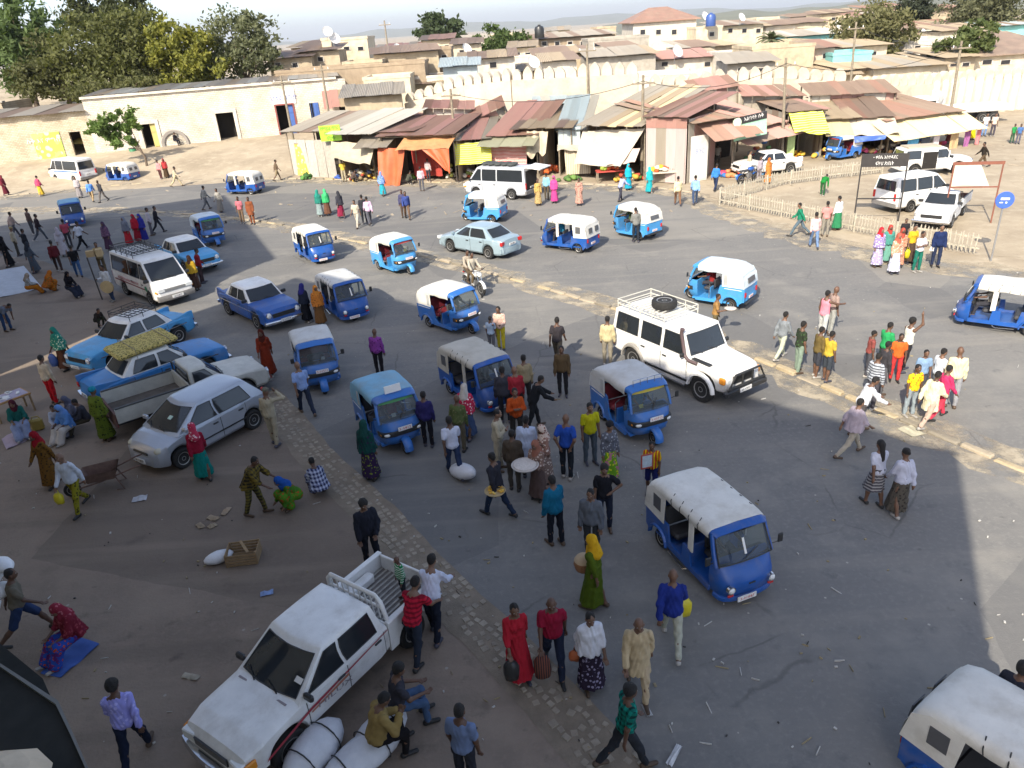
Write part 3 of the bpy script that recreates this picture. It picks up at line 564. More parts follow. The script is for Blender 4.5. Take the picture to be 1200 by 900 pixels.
for lb, x0, x1, yt, yb, Y, wm, rf, rm in [
    ('tan infill house behind the long rusty roof', 470, 500, 53, 66, 135, M_TAN, 'flat', None), ('low brown roofed house left of the bushy town tree', 548, 575, 46, 60, 140, M_TAN, 'mono', BROWN), ('cream back house behind the brown row', 640, 668, 36, 50, 160, M_CREAM, 'mono', TAN), ('narrow tan house behind the grey concrete shell', 700, 722, 33, 52, 150, M_TAN, 'flat', None),
    ('brown shed before the grey concrete shell', 716, 750, 58, 74, 98, M_BROWN, 'mono', BROWN), ('low cream house before the cream two storey house', 800, 838, 56, 72, 100, M_CREAM, 'mono', BROWN), ('grey lean-to before the white cube house', 852, 905, 74, 90, 78, M_GREYW, 'mono', GREY), ('tan lane house right of the palm', 912, 950, 50, 66, 102, M_TAN, 'flat', None),
    ('cream lane house under the broad grey green tree', 985, 1040, 55, 72, 92, M_CREAM, 'mono', TAN), ('brown lane house right of the broad grey green tree', 1046, 1076, 36, 54, 120, M_BROWN, 'mono', BROWN), ('tan shed left of the dark hipped roof', 1104, 1140, 68, 90, 80, M_TAN, 'mono', TAN), ('small white back house at the right skyline', 1128, 1158, 18, 32, 185, M_WHITE, 'flat', None), ('mud house left of the tall cream block', 344, 384, 55, 74, 112, M_TAN, 'mono', BROWN), ('pale block below the far hills', 598, 628, 56, 74, 110, M_CREAM, 'mono', TAN), ('tan block over the long tan hall wall', 930, 962, 36, 54, 125, M_TAN, 'flat', None), ('rusty roofed block above the cream lane house', 1000, 1030, 20, 36, 150, M_TAN, 'mono', RUST)]:
    house(lb, x0, x1, yt, yb, Y, wm, rf, rm, 7., rnd.uniform(-.12, .12), W(yt+5, yt+10, .9, .3, .7))
def py_at(px, z, Y):
    lo, hi = -200., 400.
    for _ in range(40):
        m_ = (lo+hi)/2; lo, hi = (m_, hi) if D(px, m_, Y).z > z else (lo, m_)
    return lo
r9 = random.Random(42)
for i in range(40):
    px = 345+i*21.5+r9.uniform(-9, 9); Y = r9.choice((80, 88, 97, 108, 118, 134)) if px > 480 else r9.choice((100, 112, 126)); wd = r9.uniform(3.0, 6.5)/Y*869/2; zg = hills(D(px, 60, Y).x, Y); H = r9.uniform(2.6, 4.6); wh = i % 2
    house(('small whitewashed flat house squeezed between larger town roofs', 'small tan iron roofed house squeezed between larger town roofs')[wh], px-wd, px+wd, py_at(px, zg+H, Y), py_at(px, zg, Y), Y, (M_WHITE, M_TAN)[wh], ('flat', 'mono')[wh], r9.choice((TAN, BROWN, GREY)), r9.uniform(3, 6), r9.uniform(-.3, .3), W(py_at(px, zg+H*.75, Y), py_at(px, zg+H*.45, Y), .8, .35))
# satellite dishes and roof tanks
dish = MB(); dish.lathe([(.02, .0), (.4, .06), (.72, .2), (.92, .38)], (0, 0, 0), 'Y', 18, False); dish_me = dish.mesh('dish', 180)
arm = MB(); arm.tube([(0, .0, 0), (0, .75, 0)], .03); arm.blob((0, .78, 0), (.12, .12, .12)); arm_me = arm.mesh('feed_arm')
post = MB(); post.tube([(0, -.05, 0), (0, -.2, -.5), (0, -.2, -1.6)], .045); post_me = post.mesh('mast')
M_DISH = mat('dish_white', (.78, .76, .72), .5)
for k, (px, py, Y, lab) in enumerate([(465, 57, 117, 'on the rusty roofed house by the far hills'), (546, 58, 110, 'on the wide cream house with brown roof'), (590, 41, 172, 'on the skyline rooftop block'), (624, 74, 87, 'above the merlons by the tan roofed house'), (792, 61, 91, 'above the white long house'), (825, 20, 123, 'on top of the cream two storey house'), (868, 21, 127, 'on the pale yellow house'), (980, 30, 138, 'on the grey roofed cream house'), (1081, 38, 138, 'by the red awning house'), (383, 38, 99, 'on the slim tower house'), (391, 46, 99.4, 'below the top of the slim tower house')]):
    p = D(px, py, Y); t = thing('satellite_dish', 'white satellite dish '+lab, 'dish', p, math.pi+.5+hump(.5), 'satellite dishes'); s = .62 + .2*rnd.random(); t.scale = (s, s, s)
    link('dish', dish_me, M_DISH, t).rotation_euler = (.5, 0, 0); link('feed_arm', arm_me, M_DISH, t).rotation_euler = (.5, 0, 0); link('mast', post_me, mat('galvanised', (.35, .35, .35), .5, .6), t)
for px, py, Y, c, lab in [(632, 36, 124, (.03, .03, .03), 'black'), (833, 22, 122, (.05, .1, .3), 'blue')]:
    p = D(px, py, Y); t = thing('water_tank', lab+' round plastic water tank on a house roof', 'tank', (p.x, p.y, p.z-1)); b = MB(); b.lathe([(.7, 0), (.75, .1), (.72, .7), (.75, 1.2), (.6, 1.55), (.25, 1.7)], seg=16); part('barrel', b, mat(lab+'_plastic', c, .4), t, 40); b = MB(); b.lathe([(.22, 1.7), (.22, 1.82)], seg=10); part('lid', b, mat(lab+'_plastic', c, .4), t)
# utility poles with cross bars
M_POLE = mat('weathered_timber', (.30, .25, .18), .9, var=.4, scale=6, bump=.4)
def pole(px, py0, px1, py1, Y, lab, wire=None):
    b0, t0 = D(px1, py1, Y), D(px, py0, Y); zg = min(b0.z, hills(b0.x, Y))-.3
    t = thing('utility_pole', 'weathered timber utility pole '+lab, 'pole', (b0.x, Y, zg), 0, 'utility poles'); H = t0.z-zg; lx = (t0.x-b0.x)*.6
    b = MB(); b.tube([(0, 0, 0), (lx*.5, 0, H*.5), (lx, 0, H)], [.13, .11, .085], 8); part('shaft', b, M_POLE, t, 60)
    b = MB(); b.box((lx, -.1, H-.5), (1.5, .1, .1)); part('cross_arm', b, M_POLE, t)
    for x in (-.6, .6):
        b = MB(); b.lathe([(.03, 0), (.05, .04), (.03, .09), (.045, .13), (.02, .17)], (lx+x, -.1, H-.44), seg=8); part('insulator', b, M_DISH, t)
    return Vector((b0.x+lx, Y-.1, zg+H-.35))
P1 = pole(328, 89, 348, 185, 66, 'leaning before the white building door'); P2 = pole(316+60, 75, 388, 150, 73, 'beside the blue shutter'); P3 = pole(450, 24, 457, 75, 104, 'alone on the town slope'); P4 = pole(528, 104, 533, 165, 61, 'rising from the orange stall')
P5 = pole(687, 52, 690, 120, 67, 'before the wall merlons above the tan roof'); P6 = pole(754, 88, 752, 200, 52, 'beside the big white awning'); P7 = pole(917, 68, 917, 180, 54.5, 'by the yellow striped awning'); P8 = pole(1001, 26, 998, 100, 70, 'before the turquoise wall'); P9 = pole(1125, 48, 1116, 125, 60.5, 'near the parked flatbed truck')
def wire(a, c, sag, lab):
    b = MB(); b.tube([(a*(1-t)+c*t) + Vector((0, 0, -sag*4*t*(1-t))) for t in [i/10 for i in range(11)]], .018, 4); tag(part('power_line', b, mat('black_cable', (.03, .03, .03))), lab, 'cable')
wire(P4, P6, .9, 'thin black power line strung from the orange stall pole to the white awning pole'); wire(P6, P7, .9, 'thin black power line strung from the white awning pole to the yellow awning pole'); wire(P7, P9, 1., 'thin black power line running from the yellow awning pole to the flatbed truck'); wire(P8, P9, .5, 'thin black power line running from the turquoise wall to the flatbed truck')
# --- trees
def tree(lab, base, H, crowns, n, leaf, col, col2, name='tree', trunk=.3, seed=1, elong=1.):
    r = np.random.default_rng(seed); t = thing(name, lab, 'tree', base)
    b = MB(); top = min(c[2] for c in crowns)
    b.tube([(0, 0, -.6), (.1, .05, top*.4), (hump(.4), hump(.4), top*.8), (0, 0, top)], [trunk*1.3, trunk, trunk*.8, trunk*.55], 9)
    for cx, cy, cz, rx, ry, rz in crowns: b.tube([(0, 0, top*.55), (cx*.5, cy*.5, (top*.55+cz)*.55), (cx, cy, cz+rz*.3)], [trunk*.5, trunk*.35, trunk*.1], 6)
    part('trunk', b, mat('bark', (.16, .12, .085), .95, var=.4, scale=5, bump=.5), t, 60)
    V = []; tot = sum(c[3]*c[4]*c[5] for c in crowns)
    for cx, cy, cz, rx, ry, rz in crowns:
        k = int(n*rx*ry*rz/tot); nc = max(6, k//55)
        d = r.normal(size=(nc, 3)); d /= np.linalg.norm(d, axis=1)[:, None]; rad = r.uniform(.3, 1.2, nc)**.5
        cc = d*rad[:, None]*np.array([rx, ry, rz]); cs = r.uniform(.09, .22, nc)*(rx+ry+rz)/3
        idx = r.integers(0, nc, k); p = cc[idx] + r.normal(size=(k, 3))*cs[idx][:, None]*np.array([1, 1, .7])
        V.append(p+np.array([cx, cy, cz]))
    P = np.concatenate(V); k = len(P); a = r.normal(size=(k, 3)); a /= np.linalg.norm(a, axis=1)[:, None]; c = np.cross(a, r.normal(size=(k, 3))); c /= np.linalg.norm(c, axis=1)[:, None]
    s = leaf*r.uniform(.6, 1.4, (k, 1)); q = np.stack([P-a*s*elong, P+c*s*.5, P+a*s*elong, P-c*s*.5], 1).reshape(-1, 3)
    me = bpy.data.meshes.new('crown'); me.from_pydata(q.tolist(), [], np.arange(4*k).reshape(-1, 4).tolist())
    m = leafmat(col, col2); link('crown', me, m, t); return t
def leafmat(c, c2):
    key = 'leaf_%s' % (str(c)); 
    if key in MATS: return MATS[key]
    m = mat(key, c, .75, var=.3, scale=1.1, col2=c2, detail=3, spec=.3); n, b, L = _tree(m)
    tl = n.nodes.new('ShaderNodeBsdfTranslucent'); tl.inputs[0].default_value = (c[0]*1.3, c[1]*1.4, c[2]*.7, 1); mx = n.nodes.new('ShaderNodeMixShader'); mx.inputs[0].default_value = .28
    L.new(b.outputs[0], mx.inputs[1]); L.new(tl.outputs[0], mx.inputs[2]); L.new(mx.outputs[0], n.nodes['Material Output'].inputs[0]); return m
def at(px, Y): x = D(px, 60, Y).x; return (x, Y, hills(x, Y)-.2)
def cl(px, py, Y, base, rx, rz, ry=None): p = D(px, py, Y); return (p.x-base[0], 0 + hump(1.), p.z-base[2], rx, ry or rx, rz)
def tree_px(lab, pxb, Y, blobs, n, leaf, c, c2, seed, **k):
    b0 = at(pxb, Y); cr = []
    for px, py, rx, rz in blobs: cr.append(cl(px, py, Y, b0, rx, rz))
    return tree(lab, b0, 0, cr, n, leaf, c, c2, seed=seed, **k)
OL, OL2 = (.12, .125, .038), (.062, .07, .024); GR, GR2 = (.085, .12, .035), (.045, .07, .022); YE, YE2 = (.24, .23, .035), (.10, .115, .03); PG, PG2 = (.15, .16, .085), (.09, .10, .05)
tree_px('feathery light green pepper tree at the far left', 22, 100, [(20, 30, 3.2, 3.6), (8, 62, 3.4, 3.4), (38, 55, 3.0, 3.6), (25, 85, 3.2, 2.6), (55, 42, 2.2, 2.6)], 9000, .26, (.12, .17, .06), GR2, 1, elong=1.6)
tree_px('tall dark tree crown rising behind the olive tree', 122, 112, [(105, 14, 3.0, 2.8), (150, 12, 3.0, 2.6), (130, 26, 3.6, 3.0), (100, 32, 2.8, 2.6)], 8000, .28, (.075, .085, .03), (.035, .042, .018), 2)
tree_px('broad olive brown tree in the middle of the grove', 128, 94, [(115, 55, 4.2, 3.2), (150, 60, 4.0, 3.4), (95, 80, 3.4, 2.6), (135, 90, 4.4, 2.6), (170, 82, 3.6, 2.8), (155, 35, 3.2, 2.4)], 13000, .25, OL, OL2, 3)
tree_px('shadowed olive bush tree left of the broad olive tree', 62, 96, [(55, 75, 2.8, 2.8), (70, 92, 3.2, 2.2), (45, 95, 2.6, 2.0)], 6000, .25, (.10, .10, .04), OL2, 4)
tree_px('yellow green leafy tree glowing right of the grove', 215, 92, [(200, 52, 2.8, 2.6), (228, 62, 2.8, 2.6), (215, 80, 3.2, 2.2), (240, 82, 2.6, 2.0), (188, 42, 2.0, 1.8)], 9000, .25, YE, YE2, 5)
tree_px('thin grey green tree with sky between its leaves', 282, 95, [(270, 40, 3.0, 2.6), (300, 42, 2.6, 2.4), (285, 62, 3.4, 2.4), (312, 66, 2.4, 2.2), (268, 75, 2.4, 1.8)], 6500, .24, PG, PG2, 6)
tree_px('low scrubby bush in front of the broad olive tree', 130, 86.5, [(120, 104, 2.6, 1.4), (145, 108, 2.6, 1.3), (165, 100, 2.0, 1.4)], 5000, .22, (.13, .13, .05), OL2, 7)
tree_px('small bright green street tree before the white wall', 135, 70, [(125, 147, 1.4, .9), (145, 140, 1.2, .9), (138, 158, 1.3, .8), (148, 165, .9, .6), (118, 152, .9, .6)], 2200, .22, (.13, .20, .05), GR, 8, trunk=.1)
tree_px('round dark tree on the skyline beside the far hills', 515, 210, [(512, 38, 5.0, 4.0), (520, 34, 4.0, 3.4), (532, 40, 2.6, 2.6)], 3500, .6, (.06, .085, .035), (.035, .05, .022), 9)
tree_px('bushy green tree among the mid town roofs', 585, 125, [(575, 50, 3.0, 2.4), (595, 52, 3.4, 2.6), (590, 62, 3.8, 2.2), (606, 62, 2.2, 2.2)], 5000, .32, GR, GR2, 10)
tree_px('broad grey green tree before the turquoise house', 1020, 100, [(1000, 40, 2.8, 2.4), (1025, 32, 3.4, 2.6), (1040, 42, 2.8, 2.6), (1015, 52, 3.6, 2.0)], 8000, .26, (.17, .16, .07), (.10, .10, .045), 11)
tree_px('narrow dark cypress on the right skyline', 1074, 150, [(1072, 4, 2.8, 3.6), (1076, 14, 2.6, 3.0), (1070, 20, 2.2, 2)], 4500, .32, (.045, .055, .03), (.025, .032, .02), 12)
tree_px('tall loose tree spreading over the right skyline houses', 1160, 135, [(1135, 12, 4.0, 3.0), (1165, 6, 4.6, 3.4), (1190, 12, 4.2, 3.4), (1150, 22, 4.0, 2.2), (1178, 24, 4, 2)], 7500, .32, (.15, .15, .08), (.08, .085, .045), 13)
tree_px('small green bush growing beside the dark hipped roof', 1128, 82, [(1112, 60, 1.5, 1.2), (1138, 52, 2.0, 1.4), (1148, 44, 1.8, 1.4)], 2600, .26, (.13, .15, .05), GR2, 14)
# palm by the cream houses
b0 = at(903, 95); pm = thing('palm_tree', 'grey green palm between the white cube house and turquoise house', 'tree', b0); pz = D(903, 46, 95).z-b0[2]
b = MB(); b.tube([(0, 0, -.3), (.1, 0, pz*.6), (0, 0, pz)], [.3, .24, .2], 9); part('trunk', b, M_POLE, pm, 60)
for k in range(22):
    a = k*2.4; el = rnd.uniform(-.2, 1.2); b = MB(); rows = []
    for i in range(8):
        t = i/7; r_ = 2.2*t; z = pz+math.sin(el)*r_-1.1*t*t; rows.append([(math.cos(a)*math.cos(el)*r_+s*math.sin(a)*.28*math.sin(math.pi*min(1, t+.12)), math.sin(a)*math.cos(el)*r_-s*math.cos(a)*.28*math.sin(math.pi*min(1, t+.12)), z-abs(s)*.12) for s in (-1, 0, 1)])
    b.grid(rows); part('frond', b, leafmat((.14, .15, .08), (.08, .09, .05)), pm)
# ---------------------------------------------------------------- market stalls along the old wall
def tarp(parent, name, m, c, **k): return part(name, cloth(*c, **k), m, parent, 180)
def board_wall(parent, x0, x1, y0, y1, z0, z1, m, name='wall_board', w_=.42, ax='X', lean=.02):
    L = math.hypot(x1-x0, y1-y0); n = max(1, round(L/w_)); a = math.atan2(y1-y0, x1-x0)
    for i in range(n):
        t = (i+.5)/n; b = MB(); b.box((0, 0, 0), (L/n*.96, .03, z1-z0)); o = part(name, b, m if not isinstance(m, list) else rnd.choice(m), parent)
        o.location = (x0+(x1-x0)*t, y0+(y1-y0)*t, (z0+z1)/2+hump(.03)); o.rotation_euler = (hump(lean), hump(lean), a)
def stall(lab, xl, yl, xr, yr, dep, ye, yk, mats, n, over=.6, back=None, sides=True, side_m=None, posts=True):
    fl, fr = G(xl, yl), G(xr, yr); L = (fr-fl).length; a = math.atan2(fr.y-fl.y, fr.x-fl.x)
    t = thing('market_stall', lab, 'stall', fl, a, 'market stalls under the old town wall')
    xm, ym = (xl+xr)/2, (fl.y+fr.y)/2
    zf = D(xm, ye, ym-over*math.cos(a)).z; zb = max(zf+.12, D(xm, yk, ym+dep*math.cos(a)).z)
    sheets(t, -.15, L+.15, -over, zf, dep, zb, n, mats)
    k = (zb-zf)/(dep+over); zi = lambda y: zf+k*(y+over)-.12
    if posts:
        for x, y in ((.08, 0), (L-.08, 0), (.08, dep*.55), (L-.08, dep*.55)):
            b = MB(); b.tube([(x, y, -.1), (x+hump(.04), y, zi(y))], [.06, .05], 7); part('post', b, M_POLE, t)
        b = MB(); b.tube([(-.1, -.02, zi(0)-.02), (L+.1, -.02, zi(0)-.02)], .05, 6); part('beam', b, M_POLE, t)
    bm_ = back or mat('dark_stall_boards', (.07, .055, .045), .95, var=.4)  # default back boards: dark brown with uneven tone
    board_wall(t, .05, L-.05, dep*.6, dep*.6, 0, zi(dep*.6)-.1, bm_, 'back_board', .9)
    if sides:
        for x in (.0, L): board_wall(t, x, x, .25, dep*.6, 0, zi(.2), side_m or [GREY, TAN, BROWN], 'side_sheet', 1.0)
    return t, L, zi
M_ORT = mat('orange_tarp', (.62, .13, .045), .55, var=.25, scale=2.5); M_ORC = mat('faded_orange_canvas', (.55, .28, .12), .8, var=.3, scale=2); M_CANV = mat('tan_canvas', (.50, .43, .31), .9, var=.25, scale=2.2); M_WTARP = mat('dirty_white_tarp', (.52, .46, .365), .8, var=.18, scale=1.5)
M_YST = fabric('c7bf1f', 'hstripe', 'dcd9a0', 1.0); M_RST = fabric('d9c6b8', 'hstripe', 'c2424a', .8); M_YTP = fabric('d7d23a', 'hstripe', 'c9cf8a', .55); M_BTARP = mat('blue_tarp', (.06, .13, .45), .5); M_WCLOTH = fabric('bfb39c', 'vstripe', 'a89a82', .5)
# kiosk with the green sign
t, L, zi = stall('white boarded kiosk with the green lettered sign', 344, 206, 402, 209, 5.5, 153, 133, [GREY, BROWN], 5, .3, sides=False)
board_wall(t, .1, L-.6, .02, .02, 0, 2.9, [mat('white_sheet', (.50, .47, .41), .7, var=.3), mat('white_sheet_2', (.44, .40, .34), .7, var=.3)], 'wall_sheet', .9)
b = MB(); b.box((0, 0, 0), (2.1, .06, 1.15)); sg = thing('lettered_sign', 'bright green sign board with dark lettering hung on the white kiosk', 'sign', (0, 0, 0)); p0 = D(387, 156, G(387, 209).y-.7); sg.location = p0; sg.rotation_euler = (0, -.06, t.rotation_euler.z+.05)
part('board', b, mat('sign_lime_green', (.38, .72, .05), .5), sg)
for i, s_ in enumerate(('የሞባይል ጥገና', 'ቤትና ሱቅ', 'ለሽያጭ')): o = link('lettering', text_mesh(s_, .34, .95), mat('sign_dark_green', (.05, .16, .02)), sg, (0, -.035, .33-.36*i)); stuff(o)
t2 = thing('yellow_cloth_screen', 'yellow printed cloth screen leaning beside the white kiosk', 'screen', G(352, 207), .1); tarp(t2, 'cloth', fabric('d9b95a', 'print', 'e8dca0', .25), ((0, 0, 2.6), (1.3, 0, 2.5), (-.1, -.5, .2), (1.4, -.5, .15)), sag=.05); b = MB(); b.tube([(0, .02, 0), (0, .02, 2.65)], .04); b.tube([(1.3, .02, 0), (1.3, .02, 2.55)], .04); b.tube([(0, .02, 2.6), (1.3, .02, 2.5)], .035); part('frame', b, M_POLE, t2)
t, L, zi = stall('grey roofed stall with slack tan canvas awning', 402, 210, 450, 212, 6.5, 156, 131, [GREY, PALE], 4, 1.0)
tarp(t, 'awning', M_CANV, ((-.4, -.2, 2.9), (L+.1, -.6, 2.85), (.6, -1.7, 1.9), (L+.2, -1.6, 1.45)), sag=.5, wave=.08)
t, L, zi = stall('stall under long reddish iron roof with grey drop awning', 440, 211, 492, 211, 7.5, 154, 142, [PINK, RUST, BROWN], 6, .4, posts=True)
sheets(t, -.4, 2.4, -1.9, zi(0)-.75, 0, zi(0)-.15, 4, [GREY, PALE, PINK], name='awning_sheet')
t, L, zi = stall('stall draped with bright orange tarpaulins and a dark inside', 452, 214, 537, 213, 6.5, 158, 137, [RUST, PINK], 8, .3)
tarp(t, 'canopy', M_ORC, ((L*.3, -1.5, zi(0)-.75), (L+.1, -1.6, zi(0)-.7), (L*.35, .4, zi(0)+.02), (L+.1, .4, zi(0)+.05)), sag=.3, wave=.07)
tarp(t, 'curtain', M_ORT, ((.0, -.5, zi(0)-.7), (L*.42, -1.2, zi(0)-.65), (-.1, -1.3, .05), (L*.3, -1.2, .1)), sag=.05, wave=.12, hem=.15)
tarp(t, 'curtain', M_ORT, ((L*.66, -1.5, zi(0)-.7), (L+.1, -1.6, zi(0)-.7), (L*.95, -1.7, zi(0)-2.1), (L+.1, -1.7, zi(0)-2.4)), sag=.05, wave=.08)
tarp(t, 'inner_curtain', mat('red_cloth', (.40, .05, .035), .85), ((L*.35, .8, 2.3), (L*.75, .8, 2.3), (L*.35, .8, .3), (L*.75, .8, .3)), wave=.1)
t, L, zi = stall('narrow stall with bulging yellow striped cloth', 538, 210, 578, 208, 7, 163, 132, [GREY, PINK], 4, .8)
tarp(t, 'awning', M_YTP, ((0, -.6, zi(0)-.25), (L+.1, -.6, zi(0)-.2), (.0, -1.2, zi(0)-1.7), (L+.1, -1.1, zi(0)-1.6)), sag=.2, wave=.1)
t, L, zi = stall('stall with red and white striped cloth below greenish awning', 578, 208, 632, 208, 7, 158, 120, [PINK, RUST], 5, .4)
sheets(t, -.5, L+.2, -1.6, zi(0)-.55, .1, zi(0)-.05, 5, [GREEN], name='awning_sheet')
tarp(t, 'curtain', M_RST, ((.1, -.3, zi(0)-.6), (L*.8, -.3, zi(0)-.6), (.0, -.4, .6), (L*.78, -.4, .7)), wave=.06)
t, L, zi = stall('wide tan roofed stall with torn canvas and orange bundles', 606, 207, 672, 206, 8.5, 150, 122, [TAN, TAN, BROWN], 7, .6)
tarp(t, 'torn_awning', M_CANV, ((L*.25, -.5, zi(0)-.1), (L*.62, -.6, zi(0)-.15), (L*.25, -1.3, zi(0)-1.5), (L*.6, -1.2, zi(0)-1.3)), sag=.1, wave=.12, hem=.5)
t, L, zi = stall('little light blue gabled shack with striped white curtain', 655, 206, 690, 205, 7, 152, 112, [BLUE, PALE], 4, .2)
board_wall(t, .05, L*.75, -.05, -.05, 1.9, zi(0)+.25, BLUE, 'front_sheet', .45)
tarp(t, 'curtain', M_WCLOTH, ((L*.25, -.7, 1.95), (L+.2, -.7, 1.95), (L*.3, -1.0, .25), (L+.25, -1., .3)), wave=.08); tarp(t, 'canopy', M_WTARP, ((0, -.1, 2.2), (L+.2, -.1, 2.15), (.1, -1.1, 1.95), (L+.2, -1.1, 1.9)), wave=.05)
t, L, zi = stall('big stall with broad cream tarpaulin front and tan iron roof', 688, 206, 756, 212, 8.5, 147, 106, [TAN, TAN, CREAM, GREY], 8, .8, back=mat('rusty_boards', (.16, .10, .08), .9))
tarp(t, 'awning', M_WTARP, ((-.1, -.25, zi(0)-.5), (L+.1, -.25, zi(0)-.15), (.2, -1.9, 1.15), (L*.85, -1.9, 1.2)), sag=.35, wave=.07)
tarp(t, 'awning_flap', mat('pale_pink_canvas', (.62, .48, .40), .85), ((L*.55, -1.4, 2.2), (L+.15, -.9, 2.3), (L*.62, -2.0, 1.25), (L+.2, -1.6, 1.5)), sag=.2, wave=.06)
t, L, zi = stall('shop with upright pale pink corrugated sheet front', 757, 213, 803, 216, 8, 137, 112, [RUST, BROWN, PINK], 6, .3, sides=False)
for i in range(4):
    o = link('front_sheet', CORR[i % 2], [mat('pale_pink_sheet', (.60, .50, .47), .6, var=.3, scale=1), GREY, mat('pale_pink_sheet', (.6, .5, .47))][i % 3], t); o.scale = (L/4*1.03, zi(0)-.6, .03); o.location = (L/4*(i+.5), -.06, .05); o.rotation_euler = (math.pi/2, 0, 0)
    o = link('front_sheet', CORR[i % 2], PINK, t); o.scale = (L/4*1.03, .6, .03); o.location = (L/4*(i+.5), -.09, zi(0)-.62); o.rotation_euler = (math.pi/2, 0, 0)
for x in (0, L): board_wall(t, x, x, .2, 4.8, 0, zi(0)-.1, [PINK, GREY], 'side_sheet', .9)
t, L, zi = stall('dark open shop beside a tall white painted door panel', 804, 214, 858, 204, 8, 141, 112, [RUST, PINK, BROWN], 6, .5, sides=False)
b = MB(); b.box((.9, -.1, 1.45), (1.45, .08, 2.9)); b.box((.9, -.15, 1.45), (1.3, .03, 2.7)); dp = part('door_panel', b, mat('white_door_paint', (.74, .71, .64), .6), t)
o = link('lettering', text_mesh('ፀጉር', .42), mat('pale_blue_letters', (.3, .38, .6)), dp, (.9, -.18, 1.9)); stuff(o)
sheets(t, L*.2, L+1.0, -1.6, zi(0)-1.0, .6, zi(0)+.1, 5, [PINK, RUST], name='awning_sheet')
t, L, zi = stall('clothes shop under red iron roofs with the pale green sign', 858, 202, 912, 188, 7, 148, 108, [RUST, PINK, BROWN], 6, .3, sides=False)
sheets(t, -.6, L+.6, -1.5, zi(0)-.7, .3, zi(0)-.1, 6, [PINK, BROWN], name='awning_sheet')
sg = thing('shop_sign', 'pale green shop sign with black lettered strip under red roofs', 'sign', D(879, 150, G(880, 197).y-2.0), t.rotation_euler.z-.35); sg.rotation_euler = (0, -.10, t.rotation_euler.z-.35)
b = MB(); b.box((0, 0, -.12), (2.5, .08, 1.0)); part('board', b, mat('sign_mint', (.40, .72, .48), .5), sg); b = MB(); b.box((.25, -.03, .62), (2.0, .1, .46)); part('name_strip', b, mat('sign_black', (.03, .03, .03), .5), sg)
b = MB(); b.lathe([(.01, -.05), (.3, -.05), (.3, .05), (.01, .05)], (-1.0, -.05, .55), 'Y', 18); part('emblem', b, mat('emblem_pale', (.62, .72, .55), .5), sg)
o = link('lettering', text_mesh('አልባሳት ሱቅ', .32), M_DISH, sg, (.25, -.085, .64)); stuff(o)
t, L, zi = stall('stall with yellow checked awning and green door post', 918, 188, 962, 184, 6, 130, 112, [PINK, BROWN], 5, .3)
tarp(t, 'awning', M_YTP, ((-.1, -.3, zi(0)+.05), (L*.85, -.3, zi(0)), (-.1, -1.6, zi(0)-1.1), (L*.9, -1.5, zi(0)-1.5)), sag=.4, wave=.08)
b = MB(); b.box((.2, -.5, 1.2), (.55, .1, 2.4)); part('door_post', b, mat('lime_paint', (.42, .55, .22), .6), t)
t, L, zi = stall('cream striped awning stall beside the yellow checked awning', 958, 184, 1000, 182, 6, 139, 116, [TAN, GREY], 4, .3)
sheets(t, 0, L*.75, -1.5, zi(0)-.9, .2, zi(0)-.05, 3, [CREAM], name='awning_sheet')
t, L, zi = stall('stall with white canopy edged by a blue tarpaulin', 990, 182, 1040, 180, 7, 138, 108, [BROWN, BROWN, RUST], 5, .2)
tarp(t, 'canopy', M_WTARP, ((-.3, 0, zi(0)), (L+.1, 0, zi(0)), (-.2, -1.7, zi(0)-.95), (L+.1, -1.8, zi(0)-.9)), sag=.2, wave=.08); tarp(t, 'canopy_edge', M_BTARP, ((0, -1.72, zi(0)-.95), (L*.75, -1.75, zi(0)-.92), (.1, -1.8, zi(0)-1.35), (L*.7, -1.8, zi(0)-1.2)), wave=.05)
t, L, zi = stall('large corner stall with broad cream iron awning and hung clothes', 1030, 181, 1118, 168, 8, 136, 104, [BROWN, BROWN, RUST], 9, .2, sides=False)
sheets(t, -.9, L+.7, -2.0, zi(0)-1.05, .8, zi(0)+.15, 9, [CREAM], name='awning_sheet', jag=.1)
for k, (x, c, w_, h) in enumerate([(.9, (.10, .38, .62), 1.1, 1.5), (2.2, (.07, .08, .10), .8, 1.9), (3.3, (.62, .55, .55), .6, 1.2), (5.0, (.45, .32, .17), .7, 1.3), (6.3, (.3, .1, .25), .5, 1.2), (7.4, (.6, .2, .2), .5, 1.1)]):
    q = part('garment', cloth((x, -1.5, zi(0)-1.1), (x+w_, -1.5, zi(0)-1.1), (x, -1.5, zi(0)-1.1-h), (x+w_, -1.5, zi(0)-1.15-h), n=8, m=6, sag=0, wave=.05, seed=k), mat('cloth_%d' % k, c, .9), t, 180)
# brown iron roofs layered behind, up to the wall
def lean(lab, x0, y0, x1, y1, Y, dep, rise, mats, n):
    p, q = D(x0, y0, Y), D(x1, y1, Y); a = math.atan2(q.z-p.z, q.x-p.x); t = thing('market_roof', lab, 'roof', p, 0, 'iron roofs behind the stalls'); t.rotation_euler = (0, -a, 0); L = (q-p).length
    sheets(t, 0, L, 0, 0, dep, rise, n, mats)
    for x in (.2, L-.2):
        for y in (.3, dep-.3):
            b = MB(); b.tube([(x, y, rise*y/dep-.05), (x, y, rise*y/dep-p.z-.3)], .06, 6); part('post', b, M_POLE, t)
    board_wall(t, 0, L, dep*.15, dep*.15, -1.6, -.06, [GREY, PALE, PINK], 'wall_sheet', .9)
lean('reddish iron roof on grey sheet wall above the orange stall', 495, 127, 556, 128, 64, 3.5, .35, [PINK, RUST], 6)
lean('low pink iron roof behind the reddish stall roof', 474, 141, 540, 143, 62.5, 3.0, .3, [PINK], 6)
